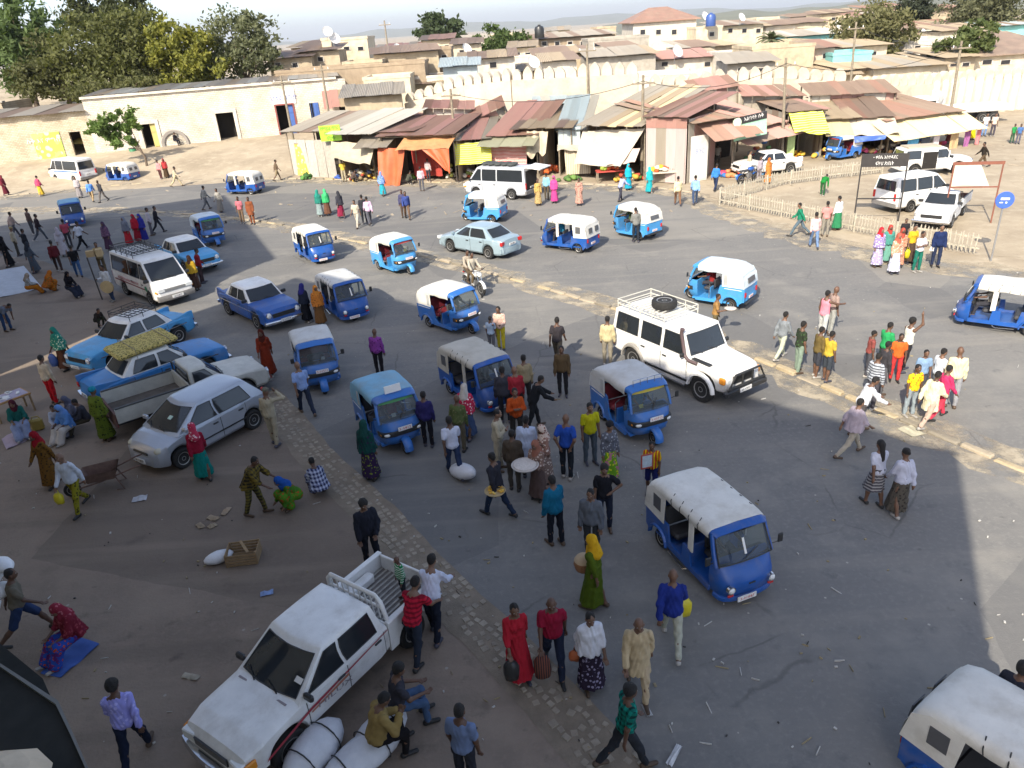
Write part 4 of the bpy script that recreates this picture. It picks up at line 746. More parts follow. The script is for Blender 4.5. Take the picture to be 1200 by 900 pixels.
lean('long pink iron roof rising to the right behind the striped stalls', 548, 145, 592, 123, 61.5, 3.4, .5, [PINK, RUST], 5)
lean('pale blue grey iron roof patch in front of the merlons', 625, 122, 690, 121, 62.5, 3.0, .35, [BLUE, PALE, PALE], 6)
lean('red iron roof ridge in front of the merlons', 815, 108, 868, 100, 60.5, 3.4, .6, [PINK, RUST], 5)
lean('rusty iron roof before the town wall right of the sign', 870, 112, 945, 112, 59.8, 3.6, .5, [PINK, BROWN, RUST], 7)
lean('dark brown iron roof over the corner stall', 950, 112, 1055, 108, 60.3, 2.8, .7, [BROWN, BROWN, RUST], 9)
# goods: tables, crates, sacks, baskets, heaps of clothes
def heap(lab, px, py, w_, d_, h, cols, seed, n=26, cat='goods', dy=0.):
    r = random.Random(seed); g = G(px, py); t = thing('goods_heap', lab, cat, (g.x, g.y+dy, 0), 0, 'heaps of goods at the stalls')
    for k in range(n):
        a, q = r.uniform(0, 6.3), math.sqrt(r.random()); s = r.uniform(.2, .44); b = MB(); x, y = math.cos(a)*q*w_/2, math.sin(a)*q*d_/2
        z = h*(1-q)*r.uniform(.5, 1); b.blob((0, 0, 0), (s*1.3, s, s*.8), 7, 5); b.v = [(u+r.uniform(-.02, .02), v+r.uniform(-.02, .02), ww+r.uniform(-.02, .02)) for u, v, ww in b.v]
        o = part('bundle', b, mat('goods_%s' % cols[k % len(cols)], cols[k % len(cols)], .85), t, 180); o.location = (x, y, max(s*.35, z+s*.3)); o.rotation_euler = (0, r.uniform(-.4, .4), r.uniform(0, 3))
    return t
heap('heap of white and blue goods before the white kiosk', 418, 208, 3.4, 1.4, .5, ['d8d0c4', '3d5da8', 'b8a98c', 'c9c2b4', '6b5a50'], 1, 26)
heap('heap of yellow and white jugs left of the orange tarpaulin', 443, 209, 1.5, .8, 1.3, ['d9a92c', 'e0d8c8', 'c98a2a'], 2, 16)
heap('heap of green and red produce inside the orange stall', 497, 209, 2.2, 1.2, .7, ['6f9a2c', 'a83226', '4b6e28', 'c9553a'], 3, 24)
heap('stacked white tubs at the right post of the orange stall', 527, 209, .8, .6, 1.4, ['d6d2c8', 'c8c4ba', 'b6c06a'], 4, 14)
heap('heap of orange bundles under the torn canvas', 648, 204, 1.6, 1.0, 1.0, ['c8602a', 'b4552a', '8a3d1e'], 5, 18)
heap('spread of bright clothes before the green signed shop', 868, 205, 3.8, 1.8, .35, ['d94c6a', '3c6fb0', 'e0d6d0', 'c98a5a', '7aa6c8', 'b03a3a', 'd8b04a'], 6, 40)
heap('yellow fruit heap at the lime green post', 932, 184, 1.4, .8, .6, ['e0a81e', 'd8921e', 'e6c04a'], 7, 16)
heap('heap of pink and blue cloth at the corner stall', 1078, 172, 3.6, 1.2, .7, ['d0507a', '2f62b8', 'd8cfc0', 'b84a3a', '5a7fc8', 'e0d8cc'], 8, 30)
heap('heap of brown sacks by the white canopy stall', 1015, 180, 1.8, .9, .5, ['a08050', 'c0a070', 'd05a8a', '8a6a40'], 9, 18)
heap('dark green vegetable bundles on the kerb by the white kiosk', 360, 210, 1.0, .7, .5, ['3f6a2e', '5a8a40', '355a2a'], 10, 14)
heap('heap of sacks and boxes in the tan canvas stall', 428, 211, 2.6, 1.0, .9, ['9a8a6a', 'c8bca4', '5a6a8a', 'b04a3a', 'd8b04a'], 11, 22)
heap('piled pots and bundles under the yellow striped cloth', 556, 209, 2.2, .8, .9, ['b0b0ac', 'c05a3a', '7a8a4a', 'd0c8b8', '4a4a52'], 12, 22)
heap('piled red and white goods under the striped cloth', 600, 208, 2.4, .8, .8, ['c03a44', 'e0d8d0', '8a5a3a', '3a5a8a'], 13, 20)
heap('green sacks on the ground before the torn canvas', 668, 212, 1.6, .7, .3, ['5a7a3a', '6a8a44', '4a6a34'], 14, 12)
heap('crates and bowls under the cream tarpaulin', 738, 213, 2.2, .8, .9, ['c8a040', 'b84a34', '6a8a3a', 'd8d0c0', '8a6a4a'], 15, 20)
heap('hung shirts and cloth bundles inside the clothes shop', 893, 190, 3.0, 1.0, 1.8, ['d85a8a', 'e08a4a', 'd8d8d8', '4a7ac0', '6aa06a', 'b03a4a'], 16, 34)
heap('colourful bundles in the cream striped awning stall', 972, 184, 2.6, 1.0, 1.1, ['d8b04a', 'c0506a', '5a8ac0', 'e0dcd0', '7a4a3a'], 17, 26)
heap('clothes piled on the ground before the corner stall', 1048, 178, 3.4, 1.0, 1.0, ['d0507a', '2f62b8', 'd8cfc0', 'e0a04a', '3a3a44', 'c8a070'], 18, 30)
for lab, px, py, w_, c in [('red market table loaded with fruit under the cream tarpaulin', 717, 215, 2.0, (.5, .07, .05)), ('pale wooden table at the foot of the pink sheet front', 778, 217, 1.8, (.6, .52, .42))]:
    g = G(px, py); t = thing('market_table', lab, 'table', (g.x, g.y+.5, 0)); b = MB(); b.box((0, 0, .78), (w_, .8, .08)); part('table_top', b, mat('paint_'+lab[:3], c, .7), t)
    for x in (-1, 1):
        for y in (-1, 1): b = MB(); b.box((x*(w_/2-.08), y*.34, .37), (.07, .07, .74)); part('leg', b, M_POLE, t)
    hp = heap('fruit and bags piled on the '+lab.split(' loaded')[0].split(' at the')[0], px, py, w_*.8, .6, .25, ['e0b030', 'c05a2a', '8a9a3a', 'd8d0c0'], 30+px, 18); hp.location = (g.x, g.y+.5, .82)
# picket fences round the earth island
M_PK = mat('white_picket_paint', (.52, .47, .37), .85, var=.5, scale=5); pk = MB(); pk.ext([(-.024, 0), (.024, 0), (.024, .80), (0, .87), (-.024, .80)], -.012, .012); pk_me = pk.mesh('picket')
def fence(lab, line):
    f = thing('picket_fence', lab, 'fence')
    for x, y, a in walk(line, .17):
        if rnd.random() < .07: continue
        link('picket', pk_me, M_PK, f, (x, y, .07+hump(.05)), a+hump(.1)).rotation_euler = (hump(.08), hump(.09), a)
    for i, (x, y, a) in enumerate(walk(line, 2.2)):
        b = MB(); b.cbox((0, 0, .45), (.08, .08, .92), .012); part('post', b, M_PK, f).location = (x, y, 0)
    for z in (.28, .74):
        b = MB(); 
        for p, q in zip(line, line[1:]):
            a = math.atan2(q[1]-p[1], q[0]-p[0]); L = math.hypot(q[0]-p[0], q[1]-p[1]); b.box(((p[0]+q[0])/2+math.sin(a)*-.035, (p[1]+q[1])/2+math.cos(a)*.035, z), (L, .03, .07), a)
        part('rail', b, M_PK, f)
fence('white picket fence along the road side of the earth island', [(12.75, 42.9), (15.9, 37.5), (18.4, 33.0), (20.3, 30.4)])
fence('white picket fence on the market side of the earth island', [(12.85, 43.3), (17.9, 46.8), (21.0, 47.6), (24.8, 48.3)])
# sign frames on posts
def up(px, py, px2, py2): g = G(px2, py2); z = hit((g.x-5, g.y), (g.x+5, g.y), px, py)[1]; return g, z
M_IRON = mat('black_iron', (.035, .03, .028), .6, var=.3)
g1, z1 = up(1008, 172, 1000, 262); g2, z2 = up(1057, 187, 1052, 262)
sb = thing('black_name_sign', 'black name board with white lettering on two dark iron posts', 'sign', g1, math.atan2(g2.y-g1.y, g2.x-g1.x)); L = math.hypot(g2.x-g1.x, g2.y-g1.y)
for x in (0, L): b = MB(); b.box((x, 0, 1.7), (.06, .06, 3.4)); part('post', b, M_IRON, sb)
b = MB(); b.box((L/2, 0, 3.1), (L+.06, .05, .62)); bd = part('board', b, M_IRON, sb); b = MB(); b.box((L/2, 0, 1.25), (L, .05, .06)); part('rail', b, M_IRON, sb)
for i, s_ in enumerate(('• ቀበሌ አስተዳደር', 'ፍትህ ጽ/ቤት')): o = link('lettering', text_mesh(s_, .21 if i == 0 else .23), M_DISH, bd, (L/2, -.035, 3.24-.30*i)); o.scale = (min(1, L/2.6), 1, 1); stuff(o)
g1 = G(1105, 262); fr = thing('rusty_sign_frame', 'empty rusty red sign frame on thin posts before the open pickup', 'sign frame', g1, -.25); W_ = 2.1
for x in (0, W_): b = MB(); b.tube([(x, 0, 0), (x, 0, 2.9)], .035, 6); part('post', b, mat('red_rust', (.22, .08, .05), .8), fr)
b = MB(); b.box((W_/2, 0, 2.87), (W_+.1, .07, .14)); b.box((W_/2, 0, 1.75), (W_, .05, .06)); part('rail', b, mat('red_rust', (.22, .08, .05)), fr)
b = MB(); b.add([(.05, -.02, 2.8), (W_*.55, -.02, 2.8), (W_*.8, -.02, 1.8), (W_*.25, -.02, 1.85), (.05, -.02, 1.8)], [(0, 1, 2, 3), (0, 3, 4)]); b.v += [(x, .02, z) for x, y, z in b.v]; b.f += [tuple(i+5 for i in reversed(f)) for f in b.f]; part('torn_panel', b, mat('faded_panel', (.70, .60, .48), .8), fr)
g = G(1161, 306); rs = thing('round_road_sign', 'round blue road sign with white symbol on a thin grey post', 'sign', g, -.3)
b = MB(); b.tube([(0, 0, 0), (0, 0, 2.55)], .035, 8); part('post', b, mat('galvanised', (.4, .4, .4), .5, .6), rs, 60)
b = MB(); b.lathe([(.01, .0), (.33, .0), (.34, .012), (.33, .025), (.01, .025)], (0, -.07, 2.55), 'Y', 28); dsc = part('disc', b, mat('sign_blue', (.05, .12, .50), .4, var=.05), rs)
b = MB(); b.cbox((0, -.08, 2.60), (.32, .03, .10), .03); b.cbox((-.12, -.08, 2.45), (.13, .03, .045), .01); b.cbox((.06, -.08, 2.45), (.07, .03, .07), .01); stuff(part('symbol', b, mat('sign_white', (.8, .8, .78), .4), dsc))
# ---------------------------------------------------------------- vehicles (local x forward, y left, z up)
def paint(name, c, rough=.38):
    if name in MATS: return MATS[name]
    return dirty(mat(name, c, rough, var=.14, scale=2.2, coat=.15), (.26, .21, .15), .48, .82, .5)
def hoodm(name, c): return dirty(mat(name, c, .85, var=.16, scale=1.6, bump=.55, bscale=4), (.30, .25, .18), .46, .78, .55, 1.8)
P_WHITE = paint('white_car_paint', (.80, .79, .76)); P_SILV = mat('silver_car_paint', (.42, .45, .50), .32, .35, var=.06, coat=.4); P_ICE = mat('ice_blue_car_paint', (.33, .43, .48), .34, .25, var=.06, coat=.4)
P_DEEP = paint('deep_blue_paint', (.012, .085, .34)); P_MID = paint('mid_blue_paint', (.03, .15, .46)); P_SKY = paint('sky_blue_paint', (.06, .30, .62)); P_TAXI = paint('taxi_blue_paint', (.03, .20, .50), .5); P_LTAX = paint('light_taxi_blue', (.07, .33, .62), .5)
M_RUB = mat('tyre_rubber', (.022, .021, .02), .85, var=.3, scale=9); M_RIM = mat('steel_rim', (.42, .41, .39), .4, .6); M_CHR = mat('chrome', (.65, .65, .66), .15, .95, var=.05); M_BLK = mat('black_plastic', (.025, .025, .026), .55); M_SEAT = mat('dark_vinyl', (.05, .05, .055), .6); M_REDV = mat('maroon_vinyl', (.18, .02, .03), .6)
M_GL = glass('vehicle_glass'); M_DGL = mat('dark_vehicle_glass', (.022, .026, .03), .06, var=.1, spec=.7); M_HEAD = mat('headlamp_lens', (.75, .76, .74), .1, var=.03, spec=.8); M_AMB = mat('amber_lens', (.75, .28, .03), .2, var=.05); M_TAIL = mat('tail_lens', (.45, .02, .02), .2, var=.05); M_PLATE = mat('number_plate_white', (.72, .71, .68), .5, var=.05); M_PLRED = mat('plate_red', (.55, .06, .06), .5)
M_CVW = hoodm('white_canvas_hood', (.70, .68, .62)); M_CVG = hoodm('pale_grey_canvas_hood', (.58, .58, .56)); M_CVB = hoodm('light_blue_canvas_hood', (.20, .42, .58)); M_CVT = hoodm('beige_canvas_hood', (.50, .47, .40)); M_CVS = hoodm('ice_canvas_hood', (.62, .70, .74))
M_CWIN = mat('hood_window_film', (.10, .10, .105), .3)
CACHE = {}
def cm(key, fn, smooth=None):
    if key not in CACHE: CACHE[key] = fn().mesh(key.split('|')[0], smooth)
    return CACHE[key]
def wheel_meshes(r, w_):
    k = 'wheel|%.2f%.2f' % (r, w_)
    def ty(): return MB().lathe([(r*.62, -w_/2*.8), (r*.72, -w_/2), (r*.92, -w_/2), (r, -w_/2*.62), (r, w_/2*.62), (r*.92, w_/2), (r*.72, w_/2), (r*.62, w_/2*.8)], axis='Y', seg=22)
    def rim(): 
        b = MB(); b.lathe([(r*.10, -w_*.30), (r*.18, -w_*.42), (r*.3, -w_*.34), (r*.5, -w_*.36), (r*.62, -w_*.46), (r*.64, -w_*.2), (r*.64, w_*.2), (r*.62, w_*.46), (r*.5, w_*.36), (r*.3, w_*.34), (r*.18, w_*.42), (r*.1, w_*.3)], axis='Y', seg=16); return b
    return cm(k, ty, 50), cm('rim|%.2f%.2f' % (r, w_), rim, 40)
def wheel(parent, x, y, r, w_, steer=0., rimm=None):
    t, m = wheel_meshes(r, w_); o = link('wheel', t, M_RUB, parent, (x, y, r), steer); link('rim', m, rimm or M_RIM, o); return o
def lerp(a, b, t): return a+(b-a)*t
def interp(pts, x):
    pts = sorted(pts); return float(np.interp(x, [p[0] for p in pts], [p[1] for p in pts]))
class Body:
    def __init__(s, top, plan, sill, wheels, r, crown=.04, gh=None, arch=1.2, tuck=.9):
        s.top, s.plan, s.sill, s.wx, s.r, s.cr, s.gh, s.ar, s.tuck = top, plan, sill, wheels, r, crown, gh, arch, tuck
        s.x0 = max(p[0] for p in top); s.x1 = min(p[0] for p in top)
    def zb(s, x):
        z = s.sill + .06*max(0, (abs(x-(s.x0+s.x1)/2)/((s.x0-s.x1)/2)-.85)/.15)
        for w_ in s.wx:
            ra = s.r*s.ar; d = abs(x-w_)
            if d < ra: z = max(z, s.r+math.sqrt(ra*ra-d*d))
        return z
    def sec(s, x, off=0.):
        zt = interp(s.top, x); hw = interp(s.plan, x)+off; zb = min(s.zb(x), zt-.05); h = zt-zb; zs = zt-max(.045, .10*h)
        return [(hw*s.tuck, zb), (hw*.985, zb+min(.09, h*.25)), (hw, lerp(zb, zs, .55)), (hw*.988, zs), (hw*.945, zt-.012), (hw*.8, zt+s.cr*.3), (hw*.4, zt+s.cr*.85), (0, zt+s.cr)]
    def xs(s, a=None, c=None, n=46):
        a = s.x0 if a is None else a; c = s.x1 if c is None else c; q = set(np.linspace(a, c, n).tolist())
        for w_ in s.wx:
            for k in (-1, -.985, -.93, -.8, -.6, -.3, 0, .3, .6, .8, .93, .985, 1): q.add(w_+k*s.r*s.ar)
        for p in s.top: q.add(p[0]); 
        return sorted([x for x in q if c-1e-6 <= x <= a+1e-6], reverse=True)
    def hull(s):
        b = MB(); rings = []
        for x in s.xs():
            h = s.sec(x); rings.append([(x, y, z) for y, z in h] + [(x, -y, z) for y, z in reversed(h[:-1])])
        b.loft(rings, cap=False, closed=False)
        for r in (rings[0], rings[-1]): b.add(r, [tuple(range(len(r)))])
        return b
    def panel(s, xa, xb, z0=None, z1=None, off=.007, side=1):       # door skin lying proud of the hull
        rows = []
        for x in s.xs(xa, xb, 8):
            h = s.sec(x, off)[1:4]; h = [(y, z) for y, z in h]; 
            if z0: h[0] = (h[0][0], max(h[0][1], z0))
            rows.append([(x, h[0][0]-.03, h[0][1])] + [(x, y, z) for y, z in h] + [(x, h[-1][0]-.04, h[-1][1]+.004)])
        b = MB(); b.grid(rows); e0, e1 = rows[0], rows[-1]
        for e in (e0, e1): b.add(e + [(p[0], p[1]-.03, p[2]) for p in e], [(i, i+1, i+1+len(e), i+len(e)) for i in range(len(e)-1)])
        if side < 0: b.v = [(x, -y, z) for x, y, z in b.v]
        return b
    # greenhouse surface
    def gp(s, face, u, v, off=0.):
        g = s.gh; z = lerp(g['zb'], g['zr'], v); xf, xr = lerp(g['f0'], g['f1'], v), lerp(g['r0'], g['r1'], v); w_ = lerp(g['wb'], g['wr'], v); bf, br = g.get('bf', .07), g.get('br', .05)
        if face == 'f': return Vector((xf+bf*(1-u*u)+off, u*w_, z+off*.4))
        if face == 'b': return Vector((xr-br*(1-u*u)-off, u*w_, z+off*.4))
        s_ = 1 if face == 'l' else -1; x = lerp(xf, xr, u); return Vector((x, s_*(w_+g.get('bs', .02)*4*u*(1-u)+off), z+off*.3))
    def green(s):
        b = MB(); g = s.gh; rings = []
        def ring(v):
            return [s.gp('f', u, v) for u in (-1, -.6, 0, .6, 1)] + [s.gp('l', u, v) for u in (.05, .3, .6, .95)] + [s.gp('b', u, v) for u in (1, .6, 0, -.6, -1)] + [s.gp('r', u, v) for u in (.95, .6, .3, .05)]
        for v in (-.06, .25, .5, .75, 1): rings.append(ring(v))
        R = rings[-1]; c = sum(R, Vector())/len(R)
        for k, dz in ((.965, .022), (.90, .036), (.7, .05), (.35, .06), (.02, .062)): rings.append([c+(p-c)*k + Vector((0, 0, dz+p.z*0)) for p in R])
        b.loft(rings, cap=False); b.add(rings[-1], [tuple(range(len(R)))]); return b
    def pane(s, face, q, off=.008, m=4, n=4):   # q: four (u,v) corners: bottom-a, bottom-b, top-b, top-a
        rows = []
        for j in range(n+1):
            t = j/n; row = []
            for i in range(m+1):
                k = i/m; u = lerp(lerp(q[0][0], q[1][0], k), lerp(q[3][0], q[2][0], k), t); v = lerp(lerp(q[0][1], q[1][1], k), lerp(q[3][1], q[2][1], k), t); row.append(s.gp(face, u, v, off))
            rows.append(row)
        b = MB(); b.grid(rows)
        edge = rows[0] + [r[-1] for r in rows[1:]] + list(reversed(rows[-1][:-1])) + [r[0] for r in reversed(rows[1:-1])]
        inn = []; d = off+.02
        c = sum(edge, Vector())/len(edge)
        nrm = {'f': Vector((-1, 0, 0)), 'b': Vector((1, 0, 0)), 'l': Vector((0, -1, 0)), 'r': Vector((0, 1, 0))}[face]
        inn = [p+nrm*d for p in edge]; N = len(edge); b.add(edge+inn, [(i, (i+1) % N, N+(i+1) % N, N+i) for i in range(N)]); return b
    def seal(s, face, q, off=.012, w_=.022):
        b = MB(); c = []
        for a, d in zip(q, q[1:]+q[:1]):
            for k in np.linspace(0, 1, 4)[:-1]: c.append(s.gp(face, lerp(a[0], d[0], k), lerp(a[1], d[1], k), off))
        c.append(c[0]); b.tube(c, w_/2, 5, False); return b
    def x2u(s, x, v): g = s.gh; xf, xr = lerp(g['f0'], g['f1'], v), lerp(g['r0'], g['r1'], v); return (x-xf)/(xr-xf)
    def sidewin(s, xa0, xb0, xa1, xb1, v0=.08, v1=.88): return [(s.x2u(xa0, v0), v0), (s.x2u(xb0, v0), v0), (s.x2u(xb1, v1), v1), (s.x2u(xa1, v1), v1)]
def assemble(t, B, key, pm, roofm=None, doors=(), wins=(), ww=.2, glassm=None, wind=((-.88, .1), (.88, .1), (.9, .9), (-.9, .9)), rear=((-.85, .15), (.85, .15), (.82, .86), (-.82, .86)), track=None, rimm=None, steer=0., handles=True, mirror=True):
    gm_ = glassm or M_DGL
    link('body', cm('body|'+key, B.hull, 32), pm, t)
    if B.gh: link('cabin', cm('cabin|'+key, B.green, 38), roofm or pm, t)
    def und():
        b = MB(); hw = max(p[1] for p in B.plan); b.box(((B.x0+B.x1)/2, 0, (B.sill+.62)/2+.02), ((B.x0-B.x1)*.93, hw*1.35, .62-B.sill+.04)); return b
    link('underbody', cm('underbody|'+key, und), M_BLK, t)
    hw = track or (max(p[1] for p in B.plan)-ww*.52)
    for i, x in enumerate(B.wx):
        for s_ in (1, -1): wheel(t, x, s_*hw, B.r, ww, steer if i == 0 else 0, rimm)
    for i, (xa, xb) in enumerate(doors):
        for s_ in (1, -1):
            d = link('door', cm('door|%s%d%d' % (key, i, s_), lambda: B.panel(xa, xb, side=s_), 40), pm, t)
            link('door_gap', cm('door_gap|%s%d%d' % (key, i, s_), lambda: B.panel(xa+.016, xb-.016, off=.003, side=s_), 40), M_BLK, t)
            if handles:
                def hd():
                    y = interp(B.plan, xb+.12)+.02; z = interp(B.top, xb)-.17; return MB().cbox((xb+.17, s_*y, z), (.17, .035, .045), .012)
                link('handle', cm('handle|%s%d%d' % (key, i, s_), hd), M_BLK, d)
    if B.gh:
        if wind: link('windscreen', cm('windscreen|'+key, lambda: B.pane('f', wind), 180), gm_, t); link('windscreen_seal', cm('windscreen_seal|'+key, lambda: B.seal('f', list(wind))), M_BLK, t)
        if rear: link('rear_window', cm('rear_window|'+key, lambda: B.pane('b', rear), 180), gm_, t); link('rear_window_seal', cm('rear_window_seal|'+key, lambda: B.seal('b', list(rear))), M_BLK, t)
        for i, wv in enumerate(wins):
            q = B.sidewin(*wv)
            for f in 'lr':
                o = link('side_window', cm('side_window|%s%d%s' % (key, i, f), lambda: B.pane(f, q), 180), gm_, t); link('window_seal', cm('window_seal|%s%d%s' % (key, i, f), lambda: B.seal(f, q)), M_BLK, o)
        def wip():
            b = MB(); 
            for u in (-.35, .4): p, q = B.gp('f', u, .08, .03), B.gp('f', u-.42, .22, .03); b.tube([p, q], .011, 4)
            return b
        if mirror:
            link('wiper', cm('wiper|'+key, wip), M_BLK, t)
            for s_ in (1, -1):
                g = B.gh; link('wing_mirror', cm('wing_mirror|%s%d' % (key, s_), lambda: MB().cbox((g['f0']-.15, s_*(g['wb']+.10), g['zb']+.11), (.09, .22, .14), .03)), pm if mirror == 'body' else M_BLK, t)
    return t
def plate(t, x, y, z, w_=.44, h=.12, tilt=0., red=False, txt='AA 3-24517'):
    o = link('number_plate', cm('number_plate|%.2f' % w_, lambda: MB().box((0, 0, 0), (.02, w_, h))), M_PLATE, t, (x, y, z)); o.rotation_euler = (0, tilt, 0)
    l = link('plate_number', CACHE.setdefault('plno'+txt, None) or CACHE.__setitem__('plno'+txt, plno(txt, .34, .072)) or CACHE['plno'+txt], M_PLRED if red else M_BLK, o, (.012 if x > 0 else -.012, 0, 0)); l.rotation_euler = (0, 0, math.pi/2 if x > 0 else -math.pi/2); stuff(l)
def plno(txt, w_, h):
    me = text_mesh(txt, 1.); xs_ = [v.co.x for v in me.vertices]; zs = [v.co.z for v in me.vertices]; me.transform(Matrix.Translation((-(min(xs_)+max(xs_))/2, 0, -(min(zs)+max(zs))/2))); me.transform(Matrix.Diagonal((w_/(max(xs_)-min(xs_)), .3, h/(max(zs)-min(zs)), 1))); return me
def round_lamps(t, x, y, z, r=.1, m=None, nm='headlight'):
    for s_ in (1, -1):
        o = link(nm, cm('%s|%.2f' % (nm, r), lambda: MB().lathe([(r*.2, .06), (r*.7, .05), (r*.92, .02), (r*.95, -.05)], axis='X', seg=14), 60), m or M_HEAD, t, (x, s_*y, z)); link('lamp_ring', cm('lamp_ring|%.2f' % r, lambda: MB().lathe([(r*.93, .035), (r*1.12, .03), (r*1.14, -.04)], axis='X', seg=14, cap=False), 60), M_CHR, o)
def box_lamps(t, x, y, z, d, m, nm='headlight', rz=0.):
    for s_ in (1, -1): o = link(nm, cm('%s|%s' % (nm, str(d)), lambda: MB().cbox((0, 0, 0), d, .02)), m, t, (x, s_*y, z)); o.rotation_euler = (0, 0, s_*rz)
def bar(t, nm, key, x, z, w_, d, h, m, bow=.06):
    def f():
        b = MB(); rings = []
        for k in np.linspace(-1, 1, 11): 
            xx = -bow*k*k*(1 if x > 0 else -1); rings.append([(xx+dx, k*w_, dz) for dx, dz in ((-d/2, -h/2), (d/2*.7, -h/2), (d/2, -h/4), (d/2, h/4), (d/2*.7, h/2), (-d/2, h/2))])
        return b.loft(rings, cap=True)
    return link(nm, cm(nm+'|'+key, f, 40), m, t, (x, 0, z))
def place(t, F, R, lf, lr, side=None):     # set on the ground from the two wheel contact points
    f, r = G(*F), G(*R); lv = Vector((lf[0]-lr[0], lf[1]-lr[1], 0)); a = math.atan2(f.y-r.y, f.x-r.x)-math.atan2(lv.y, lv.x)
    M = Matrix.Rotation(a, 3, 'Z'); mid = (f+r)/2 - M @ Vector(((lf[0]+lr[0])/2, (lf[1]+lr[1])/2, 0)); t.location = (mid.x, mid.y, .006); t.rotation_euler = (0, 0, a)
# ------------------------------------------------ three-wheeler with rounded nose
def nose(secs, xb, n=9):
    b = MB(); rings = []
    for z, w_, xf in secs:
        ring = []
        for i in range(n): a = -math.pi/2+math.pi*i/(n-1); ring.append((xb+(xf-xb)*math.cos(a)**.55 if math.cos(a) > 1e-6 else xb, w_*math.copysign(abs(math.sin(a))**.75, math.sin(a)), z))
        rings.append(ring)
    b.loft(rings, closed=True); b.add(rings[0], [tuple(range(n-1, -1, -1))]); b.add(rings[-1], [tuple(range(n))]); return b
def hood_loft(secs):                        # canvas roof: x, edge z, top z, half width
    b = MB(); rings = []
    for x, ze, zt, w_ in secs: rings.append([(x, s_*w_*k, z) for s_, k, z in [(1, .985, ze), (1, 1.0, lerp(ze, zt, .45)), (1, .95, lerp(ze, zt, .8)), (1, .8, lerp(ze, zt, .95)), (1, .45, zt), (1, 0, zt+.012), (-1, .45, zt), (-1, .8, lerp(ze, zt, .95)), (-1, .95, lerp(ze, zt, .8)), (-1, 1.0, lerp(ze, zt, .45)), (-1, .985, ze)]])
    b.loft(rings, closed=False); 
    o = len(b.v); b.v += [(x, y*.985, z-.018) for x, y, z in b.v]; b.f += [tuple(i+o for i in reversed(f)) for f in b.f]; n = len(rings[0]); N = len(rings)
    for j in range(n-1): b.f += [(j, j+1, o+j+1, o+j), ((N-1)*n+j, (N-1)*n+j+1, o+(N-1)*n+j+1, o+(N-1)*n+j)]
    for i in range(N-1): b.f += [(i*n, (i+1)*n, o+(i+1)*n, o+i*n), (i*n+n-1, (i+1)*n+n-1, o+(i+1)*n+n-1, o+i*n+n-1)]
    return b
def arch_prof(xr, r, pts_before, pts_after, n=8): return pts_before + [(xr+r*math.cos(math.pi*(1-k/n)), .26+r*math.sin(math.pi*(1-k/n))) for k in range(n+1)] + pts_after
def interior(t, key, xd, xp, seatm, w_=.5):
    link('driver_seat', cm('driver_seat|'+key, lambda: MB().cbox((xd, 0, .62), (.42, .62, .14), .05).cbox((xd-.22, 0, .84), (.09, .55, .36), .04)), M_SEAT, t)
    link('bench_seat', cm('bench_seat|'+key, lambda: MB().cbox((xp, 0, .60), (.46, 2*w_, .16), .05).cbox((xp-.27, 0, .92), (.12, 2*w_, .52), .05)), seatm, t)
    link('handlebar', cm('handlebar|'+key, lambda: MB().tube([(xd+.62, 0, .4), (xd+.45, 0, .98)], .03, 6).tube([(xd+.36, .30, 1.02), (xd+.45, .1, 1.0), (xd+.45, -.1, 1.0), (xd+.36, -.30, 1.02)], .022, 6)), M_BLK, t)
